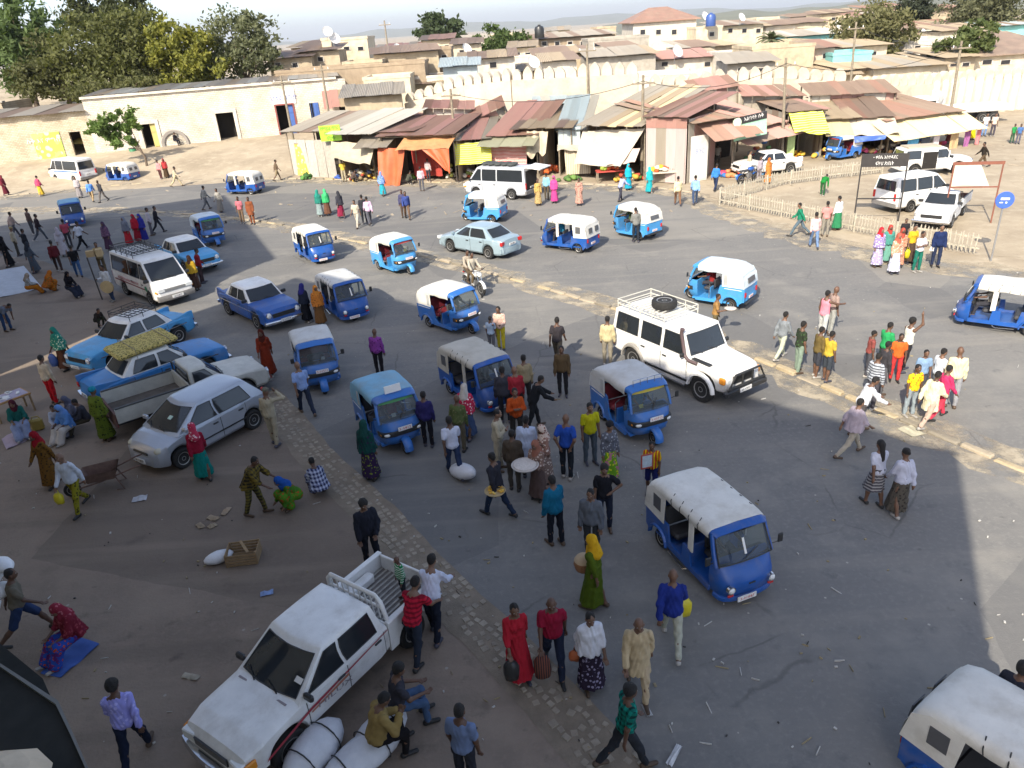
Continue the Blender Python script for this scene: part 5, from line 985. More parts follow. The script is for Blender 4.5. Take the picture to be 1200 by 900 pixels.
def tuk_round(lab, F, R, side, body, hood, seatm=None, rack=False, plate_txt='3-0412', sign=False, trim=None, plred=True):
    t = thing('auto_rickshaw', lab, 'auto rickshaw', group='three wheeled taxis in the street')
    XR, XF, r = -.78, 1.02, .215
    def sidep(): return MB().ext(arch_prof(XR, .30, [(-1.26, .40)], [(-.36, .24), (.66, .22), (.66, .34), (-.10, .36), (-.24, .52), (-.34, .95), (-.42, .99), (-1.30, .97)]), .585, .635)
    for s_ in (1, -1):
        link('side_panel', cm('side_panel|R%d' % s_, (lambda: sidep()) if s_ > 0 else (lambda: MB().ext(arch_prof(XR, .30, [(-1.26, .40)], [(-.36, .24), (.66, .22), (.66, .34), (-.10, .36), (-.24, .52), (-.34, .95), (-.42, .99), (-1.30, .97)]), -.635, -.585))), body, t)
        link('rear_mudguard', cm('rear_mudguard|R%d' % s_, lambda: MB().loft([[(XR+q*math.cos(math.pi*(1-k/8)), s_*(.635+dy), .25+q*math.sin(math.pi*(1-k/8))) for q, dy in ((.30, 0), (.31, .045), (.345, .045), (.36, 0))] for k in range(9)], cap=True)), body, t)
        wheel(t, XR, s_*.50, r, .15)
        link('pinstripe', cm('pinstripe|R%d' % s_, lambda: MB().box((-.86, s_*.639, .86), (.7, .008, .022))), M_PLATE, t)
    link('rear_panel', cm('rear_panel|R', lambda: MB().box((-1.28, 0, .68), (.06, 1.20, .58)).box((-.98, 0, .93), (.56, 1.16, .05)).box((-1.31, 0, .5), (.03, .7, .16))), body, t)
    link('rear_bumper', cm('rear_bumper|R', lambda: MB().cbox((-1.36, 0, .36), (.08, 1.2, .10), .03)), M_BLK, t)
    link('floor', cm('floor|R', lambda: MB().box((.05, 0, .27), (1.55, 1.14, .06)).box((.10, 0, .52), (.05, 1.10, .5))), body, t)
    link('nose', cm('nose|R', lambda: nose([(.25, .44, .92), (.34, .55, 1.06), (.5, .60, 1.13), (.72, .63, 1.14), (.9, .635, 1.08), (1.0, .625, .99)], .60), 50), body, t)
    link('grille_band', cm('grille_band|R', lambda: nose([(.60, .625, 1.150), (.62, .633, 1.158), (.735, .64, 1.158), (.75, .63, 1.150)], .80), 50), M_BLK, t)
    for s_ in (1, -1):
        link('headlight', cm('headlight|R%d' % s_, lambda: MB().blob((1.06, s_*.43, .675), (.14, .24, .13), 10, 7), 180), M_HEAD, t)
        link('indicator', cm('indicator|R%d' % s_, lambda: MB().blob((.965, s_*.555, .68), (.13, .13, .12), 10, 7), 180), M_AMB, t)
        link('screen_pillar', cm('screen_pillar|R%d' % s_, lambda: MB().tube([(.93, s_*.60, .98), (.86, s_*.60, 1.25), (.70, s_*.545, 1.60)], [.05, .045, .05], 8), 60), body, t)
        link('mirror', cm('mirror|R%d' % s_, lambda: MB().tube([(.88, s_*.62, 1.12), (.95, s_*.76, 1.2)], .012, 5).cbox((.95, s_*.80, 1.25), (.04, .12, .17), .02)), M_BLK, t)
        link('tail_light', cm('tail_light|R%d' % s_, lambda: MB().cbox((-1.325, s_*.52, .68), (.05, .12, .2), .02)), M_TAIL, t)
        link('frame_bar', cm('frame_bar|R%d' % s_, lambda: MB().tube([(.68, s_*.57, 1.55), (.1, s_*.60, 1.52), (-.45, s_*.60, 1.5)], .02, 6).tube([(.10, s_*.60, .36), (.10, s_*.60, .95), (.02, s_*.4, .98)], .016, 6)), M_CHR, t)
    link('visor', cm('visor|R', lambda: hood_loft([(.86, 1.50, 1.585, .56), (.74, 1.52, 1.655, .60), (.52, 1.50, 1.685, .62)]), 50), body, t)
    def scr():
        P = [[(lerp(.985, .735, v)+.05*(1-u*u), u*lerp(.585, .53, v), lerp(1.0, 1.575, v)) for u in np.linspace(-1, 1, 7)] for v in np.linspace(0, 1, 5)]; return MB().grid(P)
    link('windscreen', cm('windscreen|R', scr, 180), M_GL, t)
    link('dashboard', cm('dashboard|R', lambda: MB().box((.78, 0, .96), (.26, 1.1, .08))), M_BLK, t)
    link('wiper', cm('wiper|R', lambda: MB().tube([(1.045, -.02, 1.02), (.95, .16, 1.3)], .012, 4)), M_BLK, t)
    mg = link('front_mudguard', cm('front_mudguard|R', lambda: MB().loft([[(XF+.12+q*math.cos(a), dy, .23+q*math.sin(a)) for q, dy in ((.24, .125), (.275, .11), (.30, .05), (.305, 0), (.30, -.05), (.275, -.11), (.24, -.125))] for a in np.linspace(-.15, 2.2, 10)], closed=False), 60), body, t)
    wheel(t, XF+.12, 0, r, .13); link('fork', cm('fork|R', lambda: MB().tube([(XF+.12, .1, .22), (XF, .1, .5)], .025, 6).tube([(XF+.12, -.1, .22), (XF, -.1, .5)], .025, 6)), M_BLK, t)
    link('hood', cm('hood|R', lambda: hood_loft([(.60, 1.43, 1.69, .635), (.45, 1.45, 1.70, .645), (.15, 1.43, 1.72, .65), (-.15, 1.46, 1.705, .65), (-.45, 1.43, 1.715, .655), (-.8, 1.42, 1.68, .655), (-1.05, 1.32, 1.58, .65), (-1.2, 1.2, 1.43, .645)]), 60), hood, t)
    link('rear_curtain', cm('rear_curtain|R', lambda: MB().loft([[(-1.17, .63, 1.40), (-1.17, 0, 1.46), (-1.17, -.63, 1.40)], [(-1.27, .64, 1.2), (-1.30, 0, 1.2), (-1.27, -.64, 1.2)], [(-1.315, .64, .95), (-1.34, 0, .95), (-1.315, -.64, .95)]], closed=False), 180), hood, t)
    link('rear_window', cm('rear_window|R', lambda: MB().box((-1.315, 0, 1.18), (.02, .62, .2), ry=.25)), M_CWIN, t)
    for s_ in (1, -1):
        c = link('quarter_curtain', cm('quarter_curtain|R%d' % s_, lambda: MB().ext([(-1.32, .94), (-.42, .93), (-.42, 1.50), (-.8, 1.56), (-1.1, 1.5), (-1.24, 1.3)], s_*.642, s_*.652)), hood, t)
        link('quarter_window', cm('quarter_window|R%d' % s_, lambda: MB().cbox((-.56, s_*.654, 1.2), (.15, .012, .42), .004)), trim or mat('cloudy_film', (.42, .42, .40), .3), c)
    bn = (len(COL.objects)*7) % 5
    if bn < 3: link('windscreen_banner', cm('windscreen_banner|R', lambda: MB().grid([[(lerp(.985, .735, v)+.05*(1-u*u)+.006, u*lerp(.585, .53, v), lerp(1.0, 1.575, v)) for u in np.linspace(-.92, .92, 7)] for v in (.82, .94)]), 180), mat('banner_%d' % bn, [(.55, .42, .04), (.08, .30, .10), (.45, .05, .05)][bn], .6), t)
    link('windscreen_sticker', cm('windscreen_sticker|R%d' % bn, lambda: MB().box((.93, -.3+.15*bn, 1.15), (.012, .12, .1), ry=-.42)), mat('sticker_%d' % (bn % 2), [(.6, .55, .1), (.6, .6, .58)][bn % 2]), t)
    interior(t, 'R', .28, -.42, seatm or M_REDV, .52)
    plate(t, 1.165, .04, .80, .40, .11, -.12, plred, plate_txt); plate(t, -1.345, 0, .52, .36, .1, 0, True, plate_txt)
    if rack:
        def rk():
            b = MB()
            for y in (-.42, -.2, .02, .24, .46): b.tube([(.72, y, 1.63), (.70, y, 1.83)], .011, 5)
            b.tube([(.70, -.42, 1.83), (.70, .46, 1.83)], .011, 5); return b
        link('roof_rail', cm('roof_rail|R', rk), M_CHR, t)
    if sign: link('roof_sign', cm('roof_sign|R', lambda: MB().box((.66, 0, 1.80), (.05, .46, .2), ry=-.2)), M_PLATE, t)
    t.scale = (.97, .97, .97); place(t, F, R, ((XF+.12)*.97, 0), (XR*.97, .56*side)); return t
# ------------------------------------------------ three-wheeler with flat van cab
def tuk_cab(lab, F, R, side, body, hood, strip=None, seatm=None, plate_txt='3-01847', roofbar=True, stripe=False):
    t = thing('auto_rickshaw', lab, 'auto rickshaw', group='three wheeled taxis in the street')
    XR, XF, r = -.98, 1.10, .24; pr = arch_prof(XR, .33, [(-1.50, .40)], [(-.58, .30), (1.0, .28), (1.0, .42), (.32, .42), (.28, .82), (.02, .84), (-.02, .44), (-.52, .46), (-.60, .90), (-1.52, .92)])
    for s_ in (1, -1):
        link('side_panel', cm('side_panel|C%d' % s_, lambda: MB().ext(pr, s_*.66, s_*.71)), body, t)
        wheel(t, XR, s_*.56, r, .17)
        link('rear_mudguard', cm('rear_mudguard|C%d' % s_, lambda: MB().loft([[(XR+q*math.cos(math.pi*(1-k/8)), s_*(.71+dy), .26+q*math.sin(math.pi*(1-k/8))) for q, dy in ((.33, 0), (.34, .05), (.375, .05), (.39, 0))] for k in range(9)], cap=True)), body, t)
        link('screen_pillar', cm('screen_pillar|C%d' % s_, lambda: MB().tube([(1.17, s_*.68, 1.0), (1.02, s_*.665, 1.35), (.90, s_*.63, 1.68)], [.06, .05, .055], 8), 60), body, t)
        link('door_post', cm('door_post|C%d' % s_, lambda: MB().box((.28, s_*.69, 1.20), (.16, .03, .80))), strip or hood, t)
        link('mirror', cm('mirror|C%d' % s_, lambda: MB().tube([(1.12, s_*.70, 1.10), (1.18, s_*.86, 1.16)], .014, 5).cbox((1.18, s_*.90, 1.24), (.05, .13, .22), .02)), M_BLK, t)
        link('tail_light', cm('tail_light|C%d' % s_, lambda: MB().cbox((-1.545, s_*.58, .70), (.05, .11, .2), .02)), M_TAIL, t)
        link('indicator', cm('indicator|C%d' % s_, lambda: MB().cbox((1.465, s_*.50, .42), (.05, .14, .06), .015)), M_TAIL, t)
        link('step_bar', cm('step_bar|C%d' % s_, lambda: MB().tube([(-.5, s_*.72, .24), (.1, s_*.76, .2), (.2, s_*.72, .26)], .016, 5)), M_CHR, t)
    link('rear_panel', cm('rear_panel|C', lambda: MB().box((-1.50, 0, .62), (.06, 1.34, .58)).box((-1.2, 0, .88), (.55, 1.3, .05))), body, t)
    link('floor', cm('floor|C', lambda: MB().box((-.1, 0, .34), (2.1, 1.3, .06)).box((.18, 0, .6), (.05, 1.26, .5))), body, t)
    link('cab_front', cm('cab_front|C', lambda: nose([(.24, .60, 1.34), (.32, .66, 1.44), (.58, .70, 1.50), (.70, .705, 1.48), (.98, .70, 1.28), (1.04, .69, 1.20)], .98, 11), 40), body, t)
    link('front_bumper', cm('front_bumper|C', lambda: nose([(.20, .62, 1.40), (.22, .68, 1.47), (.30, .68, 1.475), (.32, .64, 1.44)], 1.1, 11), 50), body, t)
    round_lamps(t, 1.475, .50, .57, .085); plate(t, 1.52, -.12, .30, .46, .12, 0, True, plate_txt); plate(t, -1.54, 0, .5, .4, .11, 0, True, plate_txt)
    link('emblem', cm('emblem|C', lambda: MB().cbox((1.50, 0, .62), (.02, .16, .04), .008)), M_BLK, t)
    link('windscreen', cm('windscreen|C', lambda: MB().grid([[(lerp(1.23, .955, v)+.05*(1-u*u), u*lerp(.655, .61, v), lerp(1.04, 1.62, v)) for u in np.linspace(-1, 1, 7)] for v in np.linspace(0, 1, 5)]), 180), M_GL, t)
    def sl():
        b = MB(); c = [(lerp(1.23, .955, v)+.05*(1-u*u)+.008, u*lerp(.655, .61, v), lerp(1.04, 1.62, v)) for u, v in [(k, 0) for k in np.linspace(-1, 1, 7)] + [(1, .5)] + [(k, 1) for k in np.linspace(1, -1, 7)] + [(-1, .5), (-1, 0)]]; return b.tube(c, .016, 5, False)
    link('screen_seal', cm('screen_seal|C', sl), M_BLK, t)
    link('wiper', cm('wiper|C', lambda: MB().tube([(1.29, -.1, 1.07), (1.21, .3, 1.25)], .012, 4)), M_BLK, t)
    link('visor', cm('visor|C', lambda: hood_loft([(1.03, 1.60, 1.66, .62), (.94, 1.62, 1.72, .655), (.74, 1.62, 1.745, .67)]), 50), body, t)
    link('dashboard', cm('dashboard|C', lambda: MB().box((1.05, 0, 1.0), (.3, 1.25, .07))), M_BLK, t)
    link('windscreen_sticker', cm('windscreen_sticker|C', lambda: MB().box((1.155, .0, 1.32), (.012, .05, .34), ry=-.45)), M_PLATE, t)
    wheel(t, XF, 0, r, .15)
    link('hood', cm('hood|C', lambda: hood_loft([(.86, 1.55, 1.745, .70), (.7, 1.56, 1.76, .715), (.35, 1.53, 1.785, .72), (0, 1.565, 1.765, .72), (-.35, 1.53, 1.785, .725), (-.75, 1.55, 1.77, .725), (-1.15, 1.52, 1.75, .72), (-1.36, 1.42, 1.66, .715), (-1.46, 1.28, 1.5, .71)]), 60), hood, t)
    link('rear_curtain', cm('rear_curtain|C', lambda: MB().loft([[(-1.44, .70, 1.45), (-1.44, 0, 1.53), (-1.44, -.70, 1.45)], [(-1.53, .71, 1.2), (-1.55, 0, 1.2), (-1.53, -.71, 1.2)], [(-1.56, .71, .86), (-1.58, 0, .86), (-1.56, -.71, .86)]], closed=False), 180), hood, t)
    for y in (-.32, .32): link('rear_window', cm('rear_window|C%.1f' % y, lambda: MB().box((-1.565, y, 1.22), (.02, .34, .28), ry=.1)), M_CWIN, t)
    for s_ in (1, -1):
        c = link('quarter_curtain', cm('quarter_curtain|C%d' % s_, lambda: MB().ext([(-1.56, .88), (-.74, .84), (-.68, 1.60), (-1.2, 1.62), (-1.46, 1.45)], s_*.712, s_*.724)), hood, t)
        link('quarter_window', cm('quarter_window|C%d' % s_, lambda: MB().cbox((-1.02, s_*.728, 1.27), (.30, .012, .36), .004)), M_CWIN, c)
        for k in range(4): link('hood_tie', cm('hood_tie|C%d%d' % (s_, k), lambda: MB().tube([(-.5+k*.33, s_*.60, 1.785), (-.46+k*.33, s_*.735, 1.66), (-.44+k*.33, s_*.73, 1.55)], .010, 4)), M_BLK, t)
    interior(t, 'C', .42, -.62, seatm or M_SEAT, .58)
    t.scale = (.9, .9, .9); place(t, F, R, (XF*.9, 0), (XR*.9, .58*side)); return t
DRIVERS = []
T = {}
T['a'] = tuk_cab('deep blue cab front rickshaw with taut white hood and cross hung in windscreen', (857, 691), (780, 645), -1, P_DEEP, M_CVW)
T['b'] = tuk_round('blue rickshaw with white hood, roof rail and pinstriped side beside the white off-roader', (767, 521), (704, 492), -1, P_MID, M_CVG, rack=True, plate_txt='3-00713')
T['c'] = tuk_round('rickshaw with light blue hood and small roof sign', (485, 535), (420, 502), -1, P_MID, M_CVB, seatm=M_SEAT, sign=True)
T['d'] = tuk_cab('deep blue cab front rickshaw with beige hood behind the crowd', (583, 480), (528, 462), -1, P_DEEP, M_CVT, plate_txt='3-02290')
T['e'] = tuk_round('blue rickshaw with clean white hood passing the median', (553, 391), (504, 384), -1, P_MID, M_CVW, plate_txt='3-01105')
T['f'] = tuk_cab('dark blue cab front rickshaw with white hood beside the women in orange', (426, 378), (372, 362), -1, P_DEEP, M_CVG, plate_txt='3-00938')
T['g'] = tuk_round('blue rickshaw with pale grey hood heading straight for the parked hatchback', (384, 463), (349, 438), -1, P_MID, M_CVG, plate_txt='3-01511')
T['h'] = tuk_cab('blue cab front rickshaw with creamy white hood near the far median', (389, 310), (343, 300), -1, P_DEEP, M_CVW, plate_txt='3-00642')
T['i'] = tuk_round('bright blue open rickshaw with white hood near the ice blue saloon', (491, 323), (435, 315), -1, P_SKY, M_CVW, plate_txt='3-01976')
T['j'] = tuk_round('blue rickshaw with pale hood driving out of the lane shade', (266, 291), (223, 283), -1, P_MID, M_CVS, plate_txt='3-00327')
T['k'] = tuk_cab('blue cab front rickshaw with light blue roof entering at the shade edge', (106, 271), (62, 258), -1, P_DEEP, M_CVB)
T['l'] = tuk_cab('white hooded blue rickshaw seen from behind near the kerb by the white building', (268, 226), (302, 229), 1, P_DEEP, M_CVW)
T['m'] = tuk_cab('blue and white rickshaw parked by the white minibus', (128, 212), (156, 215), 1, P_DEEP, M_CVW)
T['n'] = tuk_round('light blue rickshaw with white hood partly behind the ice blue saloon', (546, 258), (578, 262), 1, P_SKY, M_CVW)
T['o'] = tuk_cab('deep blue rickshaw with bright white hood driving towards the market', (648, 289), (677, 297), 1, P_DEEP, M_CVW)
T['p'] = tuk_round('light blue rickshaw with white hood where a man stands at its side', (723, 272), (751, 283), 1, P_SKY, M_CVW)
T['q'] = tuk_round('sky blue rickshaw with ice blue hood on the far carriageway by the off-roader', (812, 350), (853, 363), 1, P_SKY, M_CVS)
T['r'] = tuk_cab('deep blue rickshaw with white hood alone past the round road sign', (1143, 380), (1192, 392), 1, P_DEEP, M_CVW)
T['s'] = tuk_round('blue rickshaw with cream hood parked under the blue edged canopy', (974, 188), (998, 186), 1, P_MID, M_CVW)
T['t'] = tuk_cab('deep blue rickshaw with creased white hood at the edge of the shade', (1247, 1010), (1124, 950), -1, P_DEEP, M_CVW)
# ------------------------------------------------ cars
def car404(lab, F, R, side, pm, key='404', roofm=None, rack=False):
    t = thing('saloon_car', lab, 'car')
    B = Body([(2.2, .50), (2.17, .72), (2.08, .86), (1.7, .92), (.85, .97), (-1.25, .95), (-2.0, .90), (-2.16, .84), (-2.2, .52)], [(2.2, .70), (2.1, .77), (1.6, .81), (-1.6, .81), (-2.1, .76), (-2.2, .72)], .26, (1.30, -1.35), .33, .03, dict(f0=.85, f1=.30, r1=-.85, r0=-1.30, wb=.74, wr=.60, zb=.95, zr=1.42, bf=.10, br=.08))
    assemble(t, B, key, pm, roofm or P_WHITE, [(.78, -.12), (-.14, -.98)], [(.62, -.10, .27, -.08), (-.20, -.98, -.18, -.76)], .16)
    for s_ in (1, -1):
        link('tail_fin', cm('tail_fin|%s%d' % (key, s_), lambda: MB().loft([[(x, s_*(y-w_), z0), (x, s_*y, z0), (x, s_*(y-.02), z1), (x, s_*(y-w_), z1)] for x, y, z0, z1, w_ in ((-1.1, .765, .86, .95, .05), (-1.6, .765, .85, .985, .09), (-2.05, .745, .8, 1.03, .10), (-2.22, .735, .72, 1.02, .10), (-2.215, .73, .62, .72, .09))], cap=True)), pm, t)
        link('tail_light', cm('tail_light|%s%d' % (key, s_), lambda: MB().cbox((-2.22, s_*.66, .74), (.05, .10, .18), .02)), M_TAIL, t)
        link('side_trim', cm('side_trim|%s%d' % (key, s_), lambda: MB().box((0, s_*.815, .70), (3.6, .015, .03))), M_CHR, t)
    round_lamps(t, 2.155, .60, .70, .11); bar(t, 'front_bumper', key, 2.26, .42, .82, .12, .12, M_CHR); bar(t, 'rear_bumper', key, -2.27, .44, .80, .12, .12, M_CHR)
    link('grille', cm('grille|'+key, lambda: MB().box((2.19, 0, .66), (.03, .92, .16)).box((2.21, 0, .66), (.02, .9, .03))), M_BLK, t); plate(t, 2.33, 0, .46, .44, .11, 0, False, '2-11763'); plate(t, -2.31, 0, .58, .44, .11)
    if rack:
        def rk():
            b = MB(); 
            for x in np.linspace(.25, -.85, 7): b.tube([(x, -.58, 1.60), (x, .58, 1.60)], .014, 5)
            for y in np.linspace(-.58, .58, 5): b.tube([(.25, y, 1.60), (-.85, y, 1.60)], .014, 5)
            b.tube([(.25, -.58, 1.70), (.25, .58, 1.70), (-.85, .58, 1.70), (-.85, -.58, 1.70), (.25, -.58, 1.70)], .014, 5)
            for x in (.25, -.3, -.85):
                for y in (-.58, .58): b.tube([(x, y, 1.44), (x, y, 1.70)], .014, 5)
            return b
        link('roof_rack', cm('roof_rack|'+key, rk), M_BLK, t)
    place(t, F, R, (1.30, .77*side), (-1.35, .77*side)); return t
car404('deep blue saloon with white roof and chrome bumpers facing the hatchback', (304, 387), (268, 369), -1, P_DEEP)
V404 = car404('blue and white saloon under the yellow patterned mattress', (248, 441), (150, 478), -1, P_TAXI)
car404('lighter blue saloon with roof rack beyond the mattress saloon', (128, 440), (222, 398), 1, P_LTAX, rack=True)
car404('light blue saloon with white roof half hidden behind the white minibus', (222, 323), (190, 310), -1, P_LTAX)
# mattress
mt = thing('mattress', 'yellow black patterned mattress tied on the saloon roof', 'mattress', V404.location, V404.rotation_euler.z)
o = part('pad', MB().cbox((-.18, -.02, 0), (1.95, 1.25, .17), .06), fabric('b9a765', 'print', '5a5538', 1.0, '94884e'), mt, 40); o.location = (-.08, 0, 1.62); o.rotation_euler = (.05, -.04, 0)
for x in (-.7, .4): o = part('rope', MB().tube([(x, -.72, 1.38), (x, -.68, 1.72), (x, .68, 1.76), (x, .72, 1.38)], .012, 5), M_POLE, mt)
# silver hatchback
t = thing('hatchback_car', 'silver hatchback parked at the edge of the cobble strip', 'car')
B = Body([(1.83, .46), (1.80, .62), (1.68, .76), (1.35, .87), (.98, .95), (-1.55, 1.0), (-1.76, .96), (-1.83, .86), (-1.86, .50)], [(1.83, .52), (1.75, .66), (1.5, .78), (.9, .825), (-1.2, .825), (-1.7, .76), (-1.86, .66)], .22, (1.16, -1.21), .29, .06, dict(f0=1.10, f1=.28, r1=-1.32, r0=-1.74, wb=.77, wr=.58, zb=.95, zr=1.46, bf=.16, br=.08, bs=.03))
assemble(t, B, 'hatch', P_SILV, None, [(.86, -.16), (-.18, -1.02)], [(.80, -.12, .28, -.10), (-.20, -1.28, -.18, -1.10)], .17, mirror='body', rear=((-.82, .2), (.82, .2), (.78, .8), (-.78, .8)))
for s_ in (1, -1):
    part('headlight', MB().blob((1.60, s_*.58, .70), (.34, .26, .20), 12, 8), mat('clear_headlamp', (.55, .52, .40), .12, var=.1), t, 180); part('tail_light', MB().cbox((-1.80, s_*.68, .92), (.08, .1, .3), .03), M_TAIL, t); part('side_strip', MB().box((-.1, s_*.835, .5), (1.75, .015, .04)), M_BLK, t)
part('grille', MB().cbox((1.815, 0, .62), (.05, .62, .07), .02), M_BLK, t); bar(t, 'front_bumper', 'hatch', 1.83, .40, .66, .12, .22, P_SILV, .16); bar(t, 'rear_bumper', 'hatch', -1.86, .45, .72, .12, .2, P_SILV, .12); plate(t, 1.90, 0, .42, .46, .11); plate(t, -1.93, 0, .5, .46, .11); part('windscreen_sticker', MB().box((.84, .15, 1.22), (.12, .14, .01), ry=.5), mat('sticker_mint', (.5, .65, .55)), t)
place(t, (218, 547), (298, 502), (1.16, .74), (-1.21, .74))
# ice blue saloon
t = thing('saloon_car', 'ice blue saloon driving along the far carriageway', 'car')
B = Body([(2.2, .46), (2.15, .62), (2.0, .73), (1.5, .84), (1.0, .93), (-1.3, .98), (-1.95, .97), (-2.15, .9), (-2.2, .5)], [(2.2, .58), (2.05, .72), (1.6, .82), (-1.5, .83), (-2.0, .75), (-2.2, .64)], .22, (1.28, -1.32), .31, .05, dict(f0=1.05, f1=.22, r1=-.95, r0=-1.62, wb=.77, wr=.57, zb=.95, zr=1.41, bf=.14, br=.12, bs=.03))
assemble(t, B, 'saloon', P_ICE, None, [(.85, -.18), (-.20, -1.08)], [(.75, -.14, .20, -.12), (-.22, -1.22, -.20, -.92)], .18, mirror='body')
box_lamps(t, 2.08, .62, .66, (.2, .3, .14), M_HEAD, 'headlight', -.35); box_lamps(t, -2.13, .62, .80, (.14, .28, .18), M_TAIL, 'tail_light', .25); bar(t, 'front_bumper', 'saloon', 2.2, .40, .72, .12, .22, P_ICE, .16); bar(t, 'rear_bumper', 'saloon', -2.2, .46, .74, .12, .22, P_ICE, .14); plate(t, -2.24, 0, .72, .44, .11)
place(t, (527, 295), (575, 304), (1.28, .75), (-1.32, .75))
# white off-roader with roof rack and spare wheel
t = thing('off_roader', 'white off-roader with roof rack, spare wheel and bull bar at the median', 'car')
B = Body([(2.30, .62), (2.28, .95), (2.2, 1.06), (1.9, 1.11), (.98, 1.17), (-2.3, 1.18), (-2.36, 1.12), (-2.38, .62)], [(2.30, .66), (2.1, .72), (1.2, .78), (.9, .84), (-2.2, .85), (-2.38, .82)], .46, (1.50, -1.35), .40, .03, dict(f0=.98, f1=.66, r1=-2.26, r0=-2.34, wb=.80, wr=.71, zb=1.17, zr=1.86, bf=.05, br=.02, bs=.0), arch=1.15)
assemble(t, B, 'offroad', P_WHITE, None, [(.92, -.12), (-.14, -1.05)], [(.80, -.06, .62, -.05), (-.20, -1.02, -.19, -1.01), (-1.18, -2.18, -1.18, -2.13)], .25)
for s_ in (1, -1):
    part('headlight', MB().cbox((2.27, s_*.54, .84), (.08, .22, .2), .03), M_HEAD, t); part('indicator', MB().cbox((2.18, s_*.71, .86), (.2, .1, .2), .03), M_AMB, t); part('tail_light', MB().cbox((-2.38, s_*.72, .95), (.06, .14, .3), .02), M_TAIL, t); part('side_step', MB().box((.05, s_*.86, .40), (1.9, .2, .05)), M_CHR, t)
    for w_ in (1.5, -1.35): part('arch_flare', MB().loft([[(w_+q*math.cos(a), s_*(.80+dy), .40+q*math.sin(a)) for q, dy in ((.44, .0), (.44, .10), (.50, .10), (.54, .02))] for a in np.linspace(.05, math.pi-.05, 10)], cap=True), P_WHITE if w_ > 0 else mat('grey_flare', (.3, .28, .25)), t, 50)
part('grille', MB().box((2.31, 0, .84), (.04, .82, .22)), M_BLK, t); part('bull_bar', MB().tube([(2.36, -.75, .45), (2.46, -.72, .7), (2.46, -.5, 1.08), (2.46, .5, 1.08), (2.46, .72, .7), (2.36, .75, .45)], .035, 8).tube([(2.46, -.72, .72), (2.46, .72, .72)], .035, 8).tube([(2.46, -.2, .5), (2.46, -.2, 1.08)], .03, 8).tube([(2.46, .2, .5), (2.46, .2, 1.08)], .03, 8), M_BLK, t); part('front_bumper', MB().cbox((2.40, 0, .55), (.18, 1.7, .2), .05), M_BLK, t); plate(t, 2.51, -.1, .58, .46, .12, 0, False)
part('snorkel', MB().tube([(1.3, -.80, 1.13), (1.0, -.84, 1.15), (.86, -.84, 1.25), (.66, -.80, 1.88), (.70, -.80, 2.02)], [.05, .05, .05, .05, .07], 8), mat('brown_plastic', (.12, .08, .08), .6), t, 60)
part('bonnet_scoop', MB().cbox((1.35, -.66, 1.16), (.7, .16, .05), .02), M_BLK, t); o = link('spare_wheel', wheel_meshes(.39, .22)[0], M_RUB, t, (-2.50, .2, 1.05)); o.rotation_euler = (0, 0, math.pi/2); link('rim', wheel_meshes(.39, .22)[1], M_RIM, o)
b = MB(); x0, x1, yy = -.15, -2.2, .70
for z in (2.02, 2.16): b.tube([(x0, -yy, z), (x0, yy, z), (x1, yy, z), (x1, -yy, z), (x0, -yy, z)], .018, 6)
for x in np.linspace(x0, x1, 13): b.tube([(x, -yy, 2.02), (x, yy, 2.02)], .014, 5)
for x in np.linspace(x0, x1, 5):
    for y in (-yy, yy): b.tube([(x, y, 1.86), (x, y, 2.16)], .014, 5)
part('roof_rack', b, mat('pale_rack', (.62, .60, .52), .5), t); rt = link('roof_spare_wheel', wheel_meshes(.39, .24)[0], M_RUB, t, (-.95, .08, 2.15)); rt.rotation_euler = (math.pi/2, 0, 0); link('rim', wheel_meshes(.39, .24)[1], M_RIM, rt)
place(t, (821, 471), (742, 434), (1.50, -.80), (-1.35, -.80))
# minibuses
def minibus(lab, key, F, R, side, pm, L=4.7, H=1.92, r=.32, stripe=None, rear=True, wins=None, wr=.72):
    t = thing('minibus', lab, 'minibus'); h = L/2
    B = Body([(h, .50), (h-.02, .82), (h-.14, .98), (h-.5, 1.08), (-h+.05, 1.10), (-h, 1.0), (-h-.02, .5)], [(h, .72), (h-.15, .80), (h-.6, .845), (-h+.1, .845), (-h-.02, .81)], .28, (h-.95, -h+1.05), r, .02, dict(f0=h-.46, f1=h-1.12, r1=-h+.10, r0=-h+.01, wb=.82, wr=wr, zb=1.08, zr=H, bf=.10, br=.03, bs=.01))
    wv = wins or [(h-.62, h-1.42, h-1.18, h-1.42), (h-1.52, h-2.55, h-1.52, h-2.55), (h-2.65, -h+.2, h-2.65, -h+.25)]
    assemble(t, B, key, pm, None, [(h-.62, h-1.47), (h-1.5, h-2.6)], wv, .19, rear=((-.85, .12), (.85, .12), (.85, .8), (-.85, .8)) if rear else None)
    box_lamps(t, h-.04, .62, .80, (.12, .32, .17), M_HEAD, 'headlight'); box_lamps(t, h-.14, .80, .72, (.18, .06, .1), M_AMB, 'indicator'); box_lamps(t, -h-.02, .74, .88, (.06, .14, .38), M_TAIL, 'tail_light'); bar(t, 'front_bumper', key, h+.02, .44, .82, .14, .24, mat('grey_bumper', (.20, .19, .18), .6), .08); bar(t, 'rear_bumper', key, -h-.03, .46, .82, .12, .2, mat('grey_bumper', (.2, .19, .18)), .04); link('grille', cm('grille|'+key, lambda: MB().box((h, 0, .78), (.03, .9, .12)).box((h+.012, 0, .80), (.02, .9, .02)).box((h+.012, 0, .75), (.02, .9, .02))), mat('grey_grille', (.28, .28, .27), .5), t); plate(t, h+.10, 0, .46, .5, .12); plate(t, -h-.04, 0, .74, .44, .12)
    place(t, F, R, (h-.95, .76*side), (-h+1.05, .76*side)); return t, B, h
